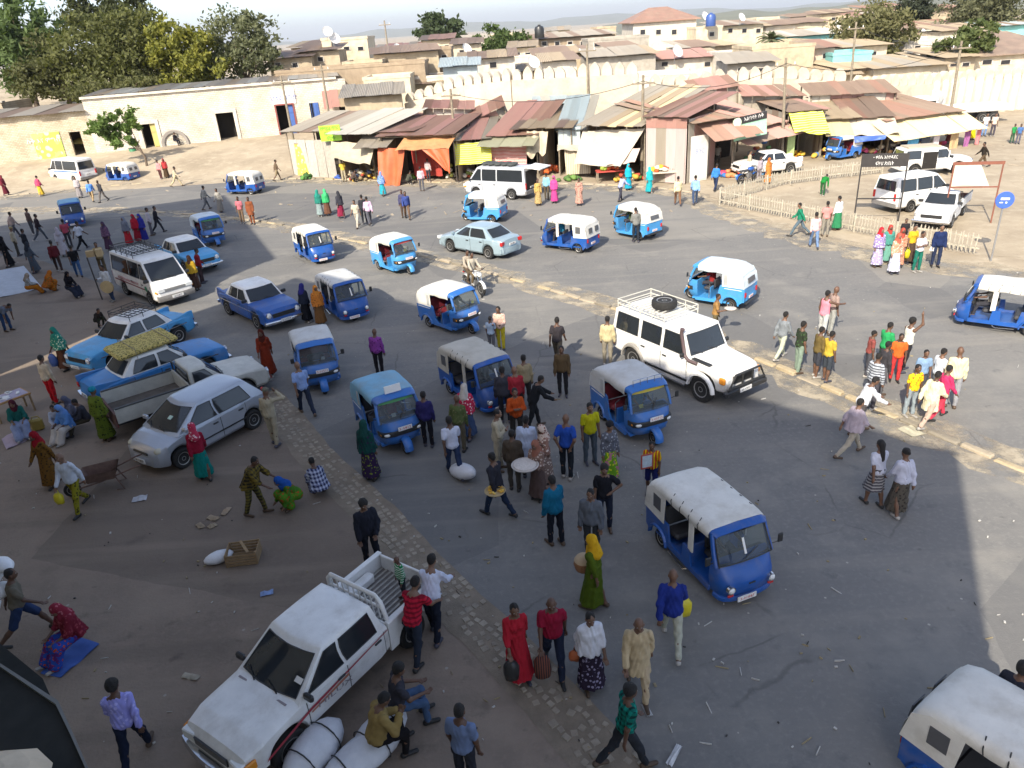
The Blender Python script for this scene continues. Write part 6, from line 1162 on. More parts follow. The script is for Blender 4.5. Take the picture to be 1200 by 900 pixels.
t, B, h = minibus('white minibus with red side lettering and black roof rack', 'bus', (184, 360), (147, 344), -1, P_WHITE)
b = MB()
for x in np.linspace(.35, -2.1, 9): b.tube([(x, -.68, 2.08), (x, .68, 2.08)], .018, 5)
for y in np.linspace(-.68, .68, 6): b.tube([(.35, y, 2.08), (-2.1, y, 2.08)], .016, 5)
b.tube([(.35, -.68, 2.2), (.35, .68, 2.2), (-2.1, .68, 2.2), (-2.1, -.68, 2.2), (.35, -.68, 2.2)], .018, 5)
for x in np.linspace(.35, -2.1, 5):
    for y in (-.68, .68): b.tube([(x, y, 1.92), (x, y, 2.2)], .016, 5)
part('roof_rack', b, M_BLK, t)
for s_ in (1, -1):
    part('side_stripe', MB().box((-.4, s_*.853, .72), (3.3, .012, .05)), mat('maroon_stripe', (.22, .03, .05)), t); o = link('side_lettering', plno('ሐረር ዩኒቨርሲቲ HARAR TRANSPORT', 2.3, .16), mat('red_letters', (.45, .06, .08)), t, (-.5, s_*.862, .88), 0 if s_ < 0 else math.pi); stuff(o); part('round_badge', MB().lathe([(.01, -.006), (.12, -.006), (.12, .006), (.01, .006)], (1.35, s_*.858, .78), 'Y', 16), mat('badge_green', (.05, .25, .14)), t)
t, B, h = minibus('white minibus with blue window band parked by the white building', 'bus2', (57, 213), (100, 216), 1, P_WHITE, 4.8, 2.0)
for s_ in (1, -1): part('side_stripe', MB().box((-.3, s_*.86, 1.02), (3.9, .012, .10)), mat('blue_stripe', (.05, .15, .5)), t)
t, B, h = minibus('pale silver minibus with raised tailgate before the striped stalls', 'bus3', (545, 231), (615, 235), 1, mat('pale_silver_paint', (.55, .57, .60), .35, .2, var=.06), 4.7, 1.95, rear=False)
part('load_space', MB().box((-h-.012, 0, 1.2), (.03, 1.4, 1.2)), M_DARK, t); part('tailgate', MB().box((-h-.52, 0, 2.0), (1.1, 1.5, .06), ry=-.1).box((-h-.55, 0, 1.962), (.6, 1.2, .02), ry=-.1), P_WHITE, t)
for k in range(5): part('roof_bundle', MB().blob((.9-k*.5, hump(.2), 2.12), (.6, 1.1, .22), 9, 6), mat('dark_bundle', (.06, .065, .06)), t, 180)
t, B, h = minibus('small white van parked on the earth island behind the picket fence', 'van', (1110, 242), (1052, 251), -1, P_WHITE, 3.7, 1.80, .28, wins=[(1.28, .45, .7, .45), (.35, -.55, .35, -.55), (-.65, -1.6, -.65, -1.58)], wr=.66)
# white double cab pickup in the foreground
t = thing('pickup_truck', 'white double cab pickup with red side stripes and headboard bars', 'pickup')
B = Body([(2.42, .52), (2.40, .80), (2.30, .93), (2.0, 1.0), (1.15, 1.07), (-.90, 1.08), (-.96, 1.07)], [(2.42, .70), (2.3, .77), (2.0, .83), (-.96, .84)], .40, (1.52, -9.), .36, .05, dict(f0=1.18, f1=.42, r1=-.80, r0=-.90, wb=.80, wr=.64, zb=1.06, zr=1.60, bf=.10, br=.02, bs=.02))
assemble(t, B, 'pick', P_WHITE, None, [(1.04, .10), (.08, -.84)], [(.98, .14, .40, .14), (.06, -.72, .06, -.68)], .22, mirror=True)
for w_ in [c for c in t.children if c.name.startswith('wheel') and c.location.x < -5]:
    for ch in list(w_.children): bpy.data.objects.remove(ch)
    bpy.data.objects.remove(w_)
XR = -1.62
for s_ in (1, -1):
    wheel(t, XR, s_*.72, .36, .22)
    pr = [(-.98, .42), (XR+.44, .42)] + [(XR+.43*math.cos(a), .38+.43*math.sin(a)) for a in np.linspace(0.1, math.pi-.1, 10)] + [(XR-.44, .44), (-2.50, .50), (-2.52, 1.06), (-.98, 1.06)]
    part('bed_side', MB().ext(pr, s_*.78, s_*.84), P_WHITE, t); part('bed_rail', MB().cbox((-1.75, s_*.80, 1.085), (1.54, .12, .05), .015), P_WHITE, t); part('wheel_box', MB().cbox((XR, s_*.66, .82), (.9, .22, .24), .05), P_WHITE, t)
    part('tail_light', MB().cbox((-2.53, s_*.77, .84), (.04, .1, .3), .015), M_TAIL, t)
    part('side_stripe', MB().add([(2.0, s_*.846, .60), (1.0, s_*.850, .80), (-.95, s_*.850, .98), (-.95, s_*.850, 1.0), (1.0, s_*.850, .86), (1.95, s_*.846, .66)], [(0, 1, 4, 5), (1, 2, 3, 4)]), mat('red_stripe', (.38, .04, .06)), t)
    part('side_stripe', MB().add([(1.0, s_*.853, .74), (.1, s_*.853, .80), (.1, s_*.853, .86), (1.0, s_*.853, .78)], [(0, 1, 2, 3)]), mat('orange_stripe', (.5, .2, .12)), t)
    o = link('side_lettering', plno('HILUX', .8, .1), mat('grey_letters', (.28, .24, .25)), t, (.45, s_*.86, .74), 0 if s_ < 0 else math.pi); o.rotation_euler = (0, .09*s_, 0 if s_ < 0 else math.pi); stuff(o)
part('bed_floor', MB().box((-1.75, 0, .70), (1.52, 1.54, .05)), mat('worn_bed_floor', (.18, .165, .15), .7, var=.4, scale=8), t)
for k in range(13): part('floor_rib', MB().cbox((-1.75, -.72+k*.12, .735), (1.48, .05, .025), .008), mat('worn_rib', (.40, .38, .34), .6, var=.4, scale=6), t)
part('tailgate', MB().cbox((-2.49, 0, .80), (.06, 1.54, .52), .015), P_WHITE, t); part('bed_front', MB().cbox((-1.0, 0, .88), (.05, 1.54, .38), .01), P_WHITE, t)
part('headboard', MB().tube([(-1.06, -.76, 1.08), (-1.02, -.70, 1.55), (-1.0, -.6, 1.68), (-1.0, .6, 1.68), (-1.02, .70, 1.55), (-1.06, .76, 1.08)], .045, 8).tube([(-1.03, -.72, 1.4), (-1.03, .72, 1.4)], .03, 6), P_WHITE, t, 60)
for k in range(9): part('headboard_bar', MB().tube([(-1.045, -.6+k*.15, 1.1), (-1.005, -.6+k*.15, 1.66)], .016, 5), P_WHITE, t)
box_lamps(t, 2.36, .62, .76, (.14, .30, .20), M_HEAD, 'headlight', -.1); box_lamps(t, 2.26, .80, .76, (.22, .06, .18), M_AMB, 'indicator', -.1); part('grille', MB().box((2.42, 0, .77), (.03, .86, .16)), M_BLK, t); bar(t, 'front_bumper', 'pick', 2.50, .52, .86, .14, .18, M_CHR, .12); bar(t, 'front_skirt', 'pick', 2.40, .40, .80, .14, .12, M_BLK, .1); plate(t, 2.56, .2, .52, .46, .12, 0, False); part('rear_bumper', MB().cbox((-2.62, 0, .50), (.12, 1.5, .12), .04), M_CHR, t)
for y in (-.45, .45): part('bonnet_vent', MB().box((1.30, y, 1.088), (.035, .34, .012)), mat('grey_letters', (.28, .24, .25)), t)
part('windscreen_sticker', MB().box((.93, .58, 1.30), (.012, .16, .1), ry=-.95), M_PLATE, t)
PICK = t; t.scale = (.91, .91, .91); place(t, (355, 881), (474, 763), (1.38, .66), (-1.47, .66))
# old pickups with drop side beds
def old_pickup(lab, key, F, R, side, pm, open_bonnet=False, hh=1.46):
    t = thing('pickup_truck', lab, 'pickup')
    B = Body([(2.2, .50), (2.17, .72), (2.08, .86), (1.7, .92), (.85, .97), (-.12, .98), (-.2, .97)], [(2.2, .70), (2.1, .77), (1.6, .81), (-.2, .81)], .30, (1.30, -9.), .33, .03, dict(f0=.85, f1=.32, r1=-.16, r0=-.20, wb=.76, wr=.62, zb=.95, zr=hh, bf=.10, br=.03))
    assemble(t, B, key, pm, None, [(.74, -.14)], [(.62, -.08, .30, -.06)], .17)
    for w_ in [c for c in t.children if c.name.startswith('wheel') and c.location.x < -5]:
        for ch in list(w_.children): bpy.data.objects.remove(ch)
        bpy.data.objects.remove(w_)
    for s_ in (1, -1):
        wheel(t, -1.40, s_*.68, .33, .18); part('bed_side', MB().box((-1.32, s_*.80, .86), (2.1, .05, .44)), pm, t); part('bed_rail', MB().tube([(-.3, s_*.81, 1.10), (-2.35, s_*.81, 1.10)], .03, 6), M_BLK, t); part('tail_light', MB().cbox((-2.40, s_*.7, .55), (.04, .12, .1), .01), M_TAIL, t)
    part('bed_floor', MB().box((-1.32, 0, .66), (2.12, 1.58, .06)), mat('dirty_bed_floor', (.13, .11, .09), .9, var=.5, scale=5), t); part('bed_front', MB().box((-.27, 0, .88), (.05, 1.56, .5)), pm, t); part('chassis', MB().box((-1.3, 0, .5), (2.1, .8, .2)), M_BLK, t)
    part('tailgate', MB().box((-2.40, 0, .72), (.05, 1.56, .42), ry=.12), mat('red_brown_tailgate', (.14, .07, .06), .8, var=.3), t); part('cab_bar', MB().tube([(-.24, -.74, 1.1), (-.24, -.74, 1.42), (-.24, .74, 1.42), (-.24, .74, 1.1)], .025, 6), M_BLK, t)
    round_lamps(t, 2.155, .60, .70, .11); bar(t, 'front_bumper', key, 2.26, .42, .82, .12, .12, M_CHR); part('grille', MB().box((2.19, 0, .66), (.03, .92, .16)), M_BLK, t)
    place(t, F, R, (1.30, .74*side), (-1.40, .76*side)); return t
OP = old_pickup('dirty white old pickup with empty drop side bed beside the hatchback', 'oldp', (292, 468), (184, 506), -1, mat('dirty_white_paint', (.55, .54, .48), .5, var=.25, scale=3))
OP2 = old_pickup('white and pale blue old pickup facing the picket fence on the island', 'oldp2', (1100, 280), (1140, 242), 1, mat('chalk_white_paint', (.62, .63, .64), .5, var=.15, scale=2))
# white estate off-roader with open door, white saloon by the stalls, flatbed truck
t = thing('estate_car', 'white estate car with its door open on the earth island', 'car')
B = Body([(2.2, .5), (2.17, .82), (2.05, .95), (.95, 1.02), (-2.1, 1.03), (-2.2, .98), (-2.22, .5)], [(2.2, .70), (2.0, .77), (-2.0, .80), (-2.22, .76)], .36, (1.35, -1.30), .35, .03, dict(f0=.95, f1=.5, r1=-2.0, r0=-2.18, wb=.76, wr=.65, zb=1.01, zr=1.62, bf=.06, br=.03))
assemble(t, B, 'estate', P_WHITE, None, [(-.05, -.95)], [(.84, -.02, .5, -.02), (-1.05, -2.0, -1.05, -1.9)], .2)
for s_ in (-1,): part('door_opening', MB().box((-.5, s_*.80, .95), (.85, .05, 1.0)), M_DARK, t); part('open_door', MB().box((.42, s_*1.18, .78), (.05, .82, .62)).box((.42, s_*1.18, 1.3), (.04, .06, .5)), P_WHITE, t); part('seat', MB().cbox((-.45, s_*.62, .85), (.6, .4, .5), .08), M_REDV, t)
bar(t, 'front_bumper', 'estate', 2.26, .46, .8, .12, .12, M_CHR); round_lamps(t, 2.19, .56, .76, .10); part('roof_load', MB().box((-.8, 0, 1.72), (2.0, 1.1, .08)), mat('tan_roof_sheet', (.5, .42, .3)), t); box_lamps(t, -2.22, .68, .8, (.05, .12, .3), M_TAIL, 'tail_light')
place(t, (1120, 204), (1072, 207), (1.35, -.75), (-1.30, -.75))
car404('white saloon parked between the picket fence and the yellow checked awning', (880, 208), (928, 203), 1, P_WHITE, '404w')
t = thing('flatbed_truck', 'white flatbed truck parked against the ribbed white wall', 'truck'); g = G(1140, 146); t.location = (g.x-2.6, g.y+1.2, 0); t.rotation_euler = (0, 0, math.pi-.06)
part('cab', MB().ext([(.55, .6), (2.4, .6), (2.42, 1.4), (2.1, 2.35), (.7, 2.4), (.55, 2.3)], -1.05, 1.05), P_WHITE, t)
for s_ in (1, -1):
    for x0, x1 in ((1.5, 2.12), (.75, 1.35)): part('side_window', MB().box(((x0+x1)/2, s_*1.055, 1.85), (x1-x0, .02, .6)), M_DGL, t)
    part('bed_side', MB().box((-2.6, s_*1.12, 1.28), (6.1, .06, .42)), P_WHITE, t)
    for x in (1.6, -3.4, -4.3): wheel(t, x, s_*.9, .48, .28)
part('windscreen', MB().box((2.27, 0, 1.87), (.03, 1.8, .75), ry=-.32), M_DGL, t); part('bed_floor', MB().box((-2.6, 0, 1.05), (6.1, 2.2, .1)), mat('grey_bed', (.4, .38, .35)), t); part('chassis', MB().box((-1.3, 0, .75), (7.2, .9, .3)), M_BLK, t); part('tailgate', MB().box((-5.66, 0, 1.28), (.06, 2.2, .42)), P_WHITE, t); part('bumper', MB().cbox((2.5, 0, .6), (.14, 2.0, .25), .04), M_BLK, t)
for k in range(4): part('headboard_window', MB().box((.1, -.75+k*.5, 2.55), (.04, .34, .34)), M_DGL, t)
part('headboard', MB().box((.16, 0, 2.1), (.06, 2.2, 1.4)), P_WHITE, t)
# motorcycles
def moto(lab, F, R, c):
    t = thing('motorcycle', lab, 'motorcycle', group='motorcycles')
    for x in (.62, -.62): wheel(t, x, 0, .30, .10)
    part('frame', MB().tube([(.45, 0, .85), (.1, 0, .45), (-.3, 0, .42), (-.62, 0, .3)], .03, 6).tube([(-.62, 0, .3), (-.35, 0, .72), (.4, 0, .8)], .025, 6), M_BLK, t); part('engine', MB().cbox((.05, 0, .48), (.36, .26, .32), .06), mat('engine_alloy', (.3, .3, .3), .4, .7), t); part('tank', MB().blob((.2, 0, .86), (.55, .32, .28), 12, 8), c, t, 180); part('seat', MB().cbox((-.35, 0, .82), (.75, .26, .10), .04), M_SEAT, t); part('fork', MB().tube([(.62, .08, .3), (.45, .08, .98)], .022, 6).tube([(.62, -.08, .3), (.45, -.08, .98)], .022, 6), M_CHR, t); part('handlebar', MB().tube([(.38, .36, 1.08), (.44, .12, 1.02), (.44, -.12, 1.02), (.38, -.36, 1.08)], .016, 6), M_BLK, t); part('headlight', MB().blob((.56, 0, .88), (.16, .2, .2), 10, 7), M_HEAD, t, 180); part('front_mudguard', MB().loft([[(.62+q*math.cos(a), dy, .3+q*math.sin(a)) for q, dy in ((.32, .07), (.345, 0), (.32, -.07))] for a in np.linspace(.2, 2.4, 8)], closed=False), c, t, 60); part('rear_mudguard', MB().loft([[(-.62+q*math.cos(a), dy, .3+q*math.sin(a)) for q, dy in ((.34, .08), (.365, 0), (.34, -.08))] for a in np.linspace(.9, 3.0, 8)], closed=False), c, t, 60); part('exhaust', MB().tube([(.1, -.14, .36), (-.2, -.16, .3), (-.75, -.18, .36)], [.025, .03, .045], 7), M_CHR, t); part('tail_light', MB().cbox((-.82, 0, .72), (.06, .14, .08), .02), M_TAIL, t)
    place(t, F, R, (.62, 0), (-.62, 0)); return t
MOTO = moto('white motorcycle carrying two riders along the median', (574, 351), (540, 334), P_WHITE)
moto('dark motorcycle parked by the spread of bright clothes', (884, 213), (868, 216), P_DEEP)
# ---------------------------------------------------------------- people: each body one closed surface grown round a posed skeleton
def snet(prims, h, fold=0., ph=0.):
    lo = np.min([p[1] for p in prims], 0)-3*h; hi = np.max([p[2] for p in prims], 0)+3*h
    n = np.ceil((hi-lo)/h).astype(int)+1; Fd = np.full(n, 1.0, np.float32)
    ax = [lo[i]+h*np.arange(n[i]) for i in range(3)]
    for fn, a, b, k in prims:
        i0 = np.maximum(0, np.floor((a-lo)/h).astype(int)-2); i1 = np.minimum(n, np.ceil((b-lo)/h).astype(int)+3)
        X, Y, Z = np.meshgrid(*[ax[i][i0[i]:i1[i]] for i in range(3)], indexing='ij', sparse=True)
        d = fn(X, Y, Z).astype(np.float32); s = Fd[i0[0]:i1[0], i0[1]:i1[1], i0[2]:i1[2]]
        hh = np.maximum(k-np.abs(s-d), 0)/k; s[...] = np.minimum(s, d)-hh*hh*k*.25
    if fold:                                   # cloth creases
        X, Y, Z = np.meshgrid(*ax, indexing='ij', sparse=True); Fd += (fold*(np.sin(26*Z+9*np.sin(11*X+ph)+14*Y+ph)*.6+np.sin(44*X-17*Z+6*np.sin(9*Y+ph)+2*ph)*.5+np.sin(38*Y+23*Z+8*np.sin(13*X)+3*ph)*.5)).astype(np.float32)
    neg = Fd < 0
    cnt = np.zeros(n-1, np.int8)
    for dx in (0, 1):
        for dy in (0, 1):
            for dz in (0, 1): cnt += neg[dx:n[0]-1+dx, dy:n[1]-1+dy, dz:n[2]-1+dz]
    act = (cnt > 0) & (cnt < 8); I = np.argwhere(act); idx = np.full(n-1, -1, np.int64); idx[act] = np.arange(len(I))
    P = np.zeros((len(I), 3)); W = np.zeros(len(I)); cs = [(0, 0, 0), (1, 0, 0), (0, 1, 0), (1, 1, 0), (0, 0, 1), (1, 0, 1), (0, 1, 1), (1, 1, 1)]
    V = [Fd[I[:, 0]+a, I[:, 1]+b, I[:, 2]+d] for a, b, d in cs]
    for i in range(8):
        for j in range(i+1, 8):
            df = [abs(cs[i][q]-cs[j][q]) for q in range(3)]
            if sum(df) != 1: continue
            m = (V[i] < 0) != (V[j] < 0); t = np.where(m, V[i]/np.where(m, V[i]-V[j], 1), 0)
            P += np.where(m[:, None], np.array(cs[i])+t[:, None]*(np.array(cs[j])-np.array(cs[i])), 0); W += m
    P = (I+P/W[:, None])*h+lo; Q = []
    for axn in range(3):
        o = [(axn+1) % 3, (axn+2) % 3]; sl = [slice(1, -1)]*3; sl[axn] = slice(0, -1)
        sl0 = [slice(1, n[i]-1) for i in range(3)]; sl0[axn] = slice(0, n[axn]-1); sl1 = list(sl0); sl1[axn] = slice(1, n[axn])
        a, b = neg[tuple(sl0)], neg[tuple(sl1)]
        for flip, m in ((0, a & ~b), (1, b & ~a)):
            E = np.argwhere(m)
            if len(E) == 0: continue
            E = E + np.array([0 if i == axn else 1 for i in range(3)]); u = np.zeros(3, int); v = np.zeros(3, int); u[o[0]] = 1; v[o[1]] = 1
            q = [idx[tuple((E-u-v).T)], idx[tuple((E-v).T)], idx[tuple(E.T)], idx[tuple((E-u).T)]]
            Q.append(np.stack(q if not flip else q[::-1], 1))
    return P, np.concatenate(Q)
def V3(*a): return np.array(a, float)
def cap(a, b, ra, rb, k=.03, s=(1, 1, 1)):
    a, b = np.array(a, float), np.array(b, float); r = max(ra, rb)
    def f(X, Y, Z):
        d = b-a; L = max(1e-9, d@d); t = np.clip(((X-a[0])*d[0]+(Y-a[1])*d[1]+(Z-a[2])*d[2])/L, 0, 1)
        return np.sqrt((X-a[0]-t*d[0])**2+(Y-a[1]-t*d[1])**2+(Z-a[2]-t*d[2])**2)-(ra+(rb-ra)*t)
    return (f, np.minimum(a, b)-r-k, np.maximum(a, b)+r+k, k)
def ell(c, r, k=.03, R=None):
    c = np.array(c, float); r = np.array(r, float); m = max(r)+k
    def f(X, Y, Z):
        x, y, z = X-c[0], Y-c[1], Z-c[2]
        if R is not None: x, y, z = R[0, 0]*x+R[1, 0]*y+R[2, 0]*z, R[0, 1]*x+R[1, 1]*y+R[2, 1]*z, R[0, 2]*x+R[1, 2]*y+R[2, 2]*z
        q = np.sqrt((x/r[0])**2+(y/r[1])**2+(z/r[2])**2); q2 = np.sqrt((x/r[0]**2)**2+(y/r[1]**2)**2+(z/r[2]**2)**2)+1e-9
        return q*(q-1)/q2
    return (f, c-m, c+m, k)
def cone(a, b, ra, rb, k=.03, fl=0., ph=0.):  # draped cloth tube, elliptical, with folds towards the hem: a top, b hem; radii (x,y)
    a, b = np.array(a, float), np.array(b, float); m = max(*ra, *rb)+k+.03
    def f(X, Y, Z):
        t = np.clip((a[2]-Z)/(a[2]-b[2]), 0, 1); cx, cy = a[0]+(b[0]-a[0])*t, a[1]+(b[1]-a[1])*t
        th = np.arctan2(Y-cy, X-cx); w_ = 1+fl*t*(np.sin(th*7+ph)+.5*np.sin(th*12+2*ph))
        rx, ry = (ra[0]+(rb[0]-ra[0])*t)*w_, (ra[1]+(rb[1]-ra[1])*t)*w_; q = np.sqrt(((X-cx)/rx)**2+((Y-cy)/ry)**2)
        return np.maximum((q-1)*np.minimum(rx, ry), np.maximum(Z-a[2], b[2]-Z))
    return (f, np.minimum(a, b)-V3(m, m, k), np.maximum(a, b)+V3(m, m, k), k)
POSE = {  # lean, thigh L,R, knee L,R, arm L(swing,abduct,elbow,inward), arm R, head pitch
 'stand': (2, 3, -3, 2, 2, (4, 9, 14, 5), (2, 9, 10, 5), 6), 'rest': (3, 6, -4, 4, 2, (12, 10, 45, 40), (4, 8, 12, 5), 12),
 'walk': (5, 24, -16, 8, 24, (-18, 8, 12, 5), (20, 8, 22, 5), 5), 'walkb': (5, -17, 23, 26, 7, (20, 8, 24, 5), (-18, 8, 14, 5), 5), 'stride': (8, 33, -26, 10, 22, (-28, 10, 15, 5), (30, 9, 30, 8), 4),
 'hold': (3, 5, -3, 3, 2, (14, 8, 82, 18), (14, 8, 82, 18), 14), 'holdr': (3, 6, -4, 4, 3, (4, 9, 14, 5), (18, 10, 84, 15), 8), 'cross': (2, 3, -3, 2, 2, (18, 12, 88, 62), (18, 12, 88, 62), 8), 'behind': (1, 3, -4, 2, 3, (-28, 14, 30, 60), (-28, 14, 30, 60), 4), 'hip': (1, 4, -3, 3, 2, (-8, 42, 70, 60), (4, 9, 12, 5), 4),
 'raise': (4, 10, -8, 5, 8, (10, 10, 20, 5), (150, 20, 40, 15), 2), 'point': (4, 6, -8, 4, 6, (4, 9, 12, 5), (70, 18, 15, 0), 2), 'cap': (3, 8, -8, 4, 8, (4, 9, 14, 5), (90, 50, 110, 50), 8), 'carry': (3, 18, -14, 6, 18, (160, 16, 30, 20), (16, 8, 30, 5), 2),
 'bend': (68, 12, 2, 12, 8, (50, 8, 10, 5), (60, 8, 12, 5), 30), 'squat': (38, 112, 106, 132, 128, (40, 14, 40, 10), (46, 12, 38, 10), 10), 'sitg': (12, 88, 84, 62, 50, (32, 12, 50, 25), (34, 12, 52, 25), 18), 'seat': (8, 86, 84, 84, 82, (30, 10, 60, 20), (34, 10, 58, 20), 14), 'drive': (2, 82, 82, 70, 70, (48, 12, 30, 6), (48, 12, 30, 6), 4), 'ride': (12, 66, 66, 88, 88, (46, 14, 26, 4), (46, 14, 26, 4), 6), 'lean': (24, 16, -10, 6, 10, (62, 10, 22, 12), (58, 10, 26, 12), 12), 'phone': (16, 84, 80, 80, 86, (28, 10, 80, 25), (40, 20, 118, 30), 24)}
def person_parts(pose, top, bot, head, hres, female=False, near=False, fat=1.0, seed=0):
    ln, tl, tr, kl, kr, aL, aR, hp = POSE[pose]; R_ = math.radians
    def rx(v, a): c, s = math.cos(R_(a)), math.sin(R_(a)); return V3(v[0], v[1]*c+v[2]*s, -v[1]*s+v[2]*c)
    P = V3(0, 0, 0); up = rx((0, 0, 1), ln); T = lambda x, y, z: P+rx((x, y, z), ln)
    J = {}; wd = (.148 if female else .165)*(.5+.5*fat)
    if top[0] == 'dr' or bot[0] in ('sk', 'ks'):
        if tl < 60: tl, tr, kl, kr = tl*.4, tr*.4, kl*.4, kr*.4
    for s_, th, kn, nm in ((-1, tl, kl, 'l'), (1, tr, kr, 'r')):
        hip = V3(s_*.092, 0, -.03); spread = .10 if pose in ('squat', 'sitg', 'seat', 'drive', 'ride', 'phone') else .03
        d1 = V3(s_*spread, math.sin(R_(th)), -math.cos(R_(th))); knee = hip+d1/np.linalg.norm(d1)*.42; d2 = V3(0, math.sin(R_(th-kn)), -math.cos(R_(th-kn))); ank = knee+d2*.41
        fa = R_(max(-25, min(20, (th-kn)*.45))); fd = V3(s_*.12, math.cos(fa), math.sin(fa)*.8); J[nm] = (hip, knee, ank, ank+fd*.17+V3(0, 0, -.045), ank-fd*.045+V3(0, 0, -.04))
    A = {}
    for s_, q, nm in ((-1, aL, 'l'), (1, aR, 'r')):
        sw, ab, el, inn = map(R_, q); sh = T(s_*wd, 0, .432); d1 = rx((s_*math.sin(ab), math.cos(ab)*math.sin(sw), -math.cos(ab)*math.cos(sw)), ln); d2 = rx((-s_*math.sin(inn)*abs(math.sin(el)) + s_*.05, math.cos(inn)*math.sin(sw+el), -math.cos(inn*.5)*math.cos(sw+el)), ln); d2 /= np.linalg.norm(d2)
        elb = sh+d1*.285; A[nm] = (sh, elb, elb+d2*.255, d2)
    neck = T(0, -.005, .53); hd = neck+rx((0, .02, .145), ln*.4+hp); HR = np.stack([V3(1, 0, 0), rx((0, 1, 0), ln*.4+hp), rx((0, 0, 1), ln*.4+hp)], 1)
    H = lambda x, y, z: hd+HR@V3(x, y, z)
    skin = [ell(hd, (.074, .092, .112), .02, HR), ell(H(0, .03, -.06), (.052, .06, .055), .03, HR), cap(T(0, -.01, .44), H(0, -.015, -.06), .052, .047), ell(H(0, .098, -.022), (.013, .018, .02), .015, HR), ell(H(.076, -.005, -.012), (.012, .022, .03), .01, HR), ell(H(-.076, -.005, -.012), (.012, .022, .03), .01, HR), ell(H(0, .086, -.062), (.024, .012, .012), .012, HR),
            ell(T(0, 0, .36), (wd*.84, .098, .17), .05), ell(T(0, .005, .16), (.13*fat, .095*fat, .17), .06), ell(T(0, 0, .0), (.152*fat, .112*fat, .115), .05), cap(T(0, 0, .465), T(-wd+.02, 0, .43), .05, .046, .04), cap(T(0, 0, .465), T(wd-.02, 0, .43), .05, .046, .04)]
    if female: skin += [ell(T(.065, .075, .33), (.055, .05, .055), .04), ell(T(-.065, .075, .33), (.055, .05, .055), .04)]
    for nm in 'lr':
        hip, kn, an, toe, heel = J[nm]; skin += [cap(hip, kn, .078*fat, .054), cap(kn, lerp(kn, an, .4), .052, .05), cap(lerp(kn, an, .35), an, .05, .034), cap(heel, toe, .036, .028), cap(an, heel, .034, .036)]
        sh, el, wr, d2 = A[nm]; skin += [cap(sh, el, .047, .038), cap(el, wr, .04, .027)]
        sd_ = 1 if nm == 'r' else -1; lat = np.cross(d2, V3(0, 0, 1) if abs(d2[2]) < .8 else V3(0, 1, 0)); lat /= np.linalg.norm(lat); nr = np.cross(lat, d2); skin.append(ell(wr+d2*.045, (.030, .030, .036), .02)); 
        if near:
            for f_, L_ in ((-.031, .062), (-.011, .074), (.011, .078), (.031, .068)): b0 = wr+d2*.075+lat*f_; m_ = b0+d2*L_*.55+nr*.006; skin += [cap(b0, m_, .0115, .0105, .008), cap(m_, m_+d2*L_*.42+nr*.022, .0105, .009, .008)]
            tb = wr+d2*.025+lat*.03; skin += [cap(tb, tb+d2*.032+lat*.024, .013, .0115, .012), cap(tb+d2*.032+lat*.024, tb+d2*.062+lat*.026+nr*.012, .0115, .010, .008)]
        else: skin += [cap(wr+d2*.06, wr+d2*.13+nr*.02, .030, .018), cap(wr+d2*.02+lat*.02, wr+d2*.06+lat*.05, .014, .011, .01)]
    out = [('body', skin, 'skin')]
    # --- clothing
    def sleeves(f0, grow):
        o = []
        for nm in 'lr':
            sh, el, wr, d2 = A[nm]
            if f0 <= 1: o.append(cap(sh, lerp(sh, el, f0), .053+grow, .052+grow*1.2))
            else: o += [cap(sh, el, .053+grow, .047+grow), cap(el, lerp(el, wr, f0-1), .047+grow, .040+grow)]
        return o
    kind, spec = top
    yoke = lambda g: [cap(T(0, 0, .445), T(-wd+.02, 0, .425), .068+g*.3, .052+g*.5, .04), cap(T(0, 0, .445), T(wd-.02, 0, .425), .068+g*.3, .052+g*.5, .04)]
    trunk = lambda g, low: [ell(T(0, 0, .34), (wd*.86+.022+g, .118+g, .165), .05), ell(T(0, .005, .16), (.145*fat+g+.012, .115*fat+g, .17), .06), *yoke(g)] + ([ell(T(0, 0, .02), (.168*fat+g, .135*fat+g, .12+low), .06)] if low >= 0 else []) + ([ell(T(.065, .085, .33), (.06, .055, .06), .05), ell(T(-.065, .085, .33), (.06, .055, .06), .05)] if female else [])
    if kind == 'ss': out.append(('shirt', trunk(.006, .0)+sleeves(.62, .012), spec))
    elif kind == 'tk': out.append(('vest', trunk(.002, 0)[:2]+trunk(.002, 0)[4:]+[cap(T(-.09, 0, .45), T(-.09, .01, .38), .06, .06), cap(T(.09, 0, .45), T(.09, .01, .38), .06, .06)], spec))
    elif kind == 'ls': out.append(('shirt', trunk(.012, .02)+sleeves(1.92, .008), spec))
    elif kind == 'jk': out.append(('jacket', trunk(.026, .03)+sleeves(1.95, .018), spec))
    elif kind == 'ro':   # long shirt or robe to mid thigh / knee
        out.append(('robe', trunk(.02, .0)+sleeves(1.9, .016)+[cone(T(0, 0, .12), V3(0, .02, -.34), (.165*fat, .135*fat), (.215*fat, .19*fat), .05, .03, seed)], spec))
    elif kind == 'dr':
        hem = -.78 if pose not in ('sitg', 'seat', 'squat', 'phone', 'drive') else -.25
        out.append(('dress', trunk(.008, -1)+sleeves(1.5, .014)+([cone(T(0, 0, .14), V3(0, .02+(.06 if 'walk' in pose else 0), hem), (.150*fat, .125*fat), (.255*fat, .235*fat), .06, .05, seed)] if hem < -.5 else [ell(V3(0, .18, -.03), (.23, .34, .16), .08)]), spec))
    elif kind == 'sh':   # shawl wrapped over shoulders and arms
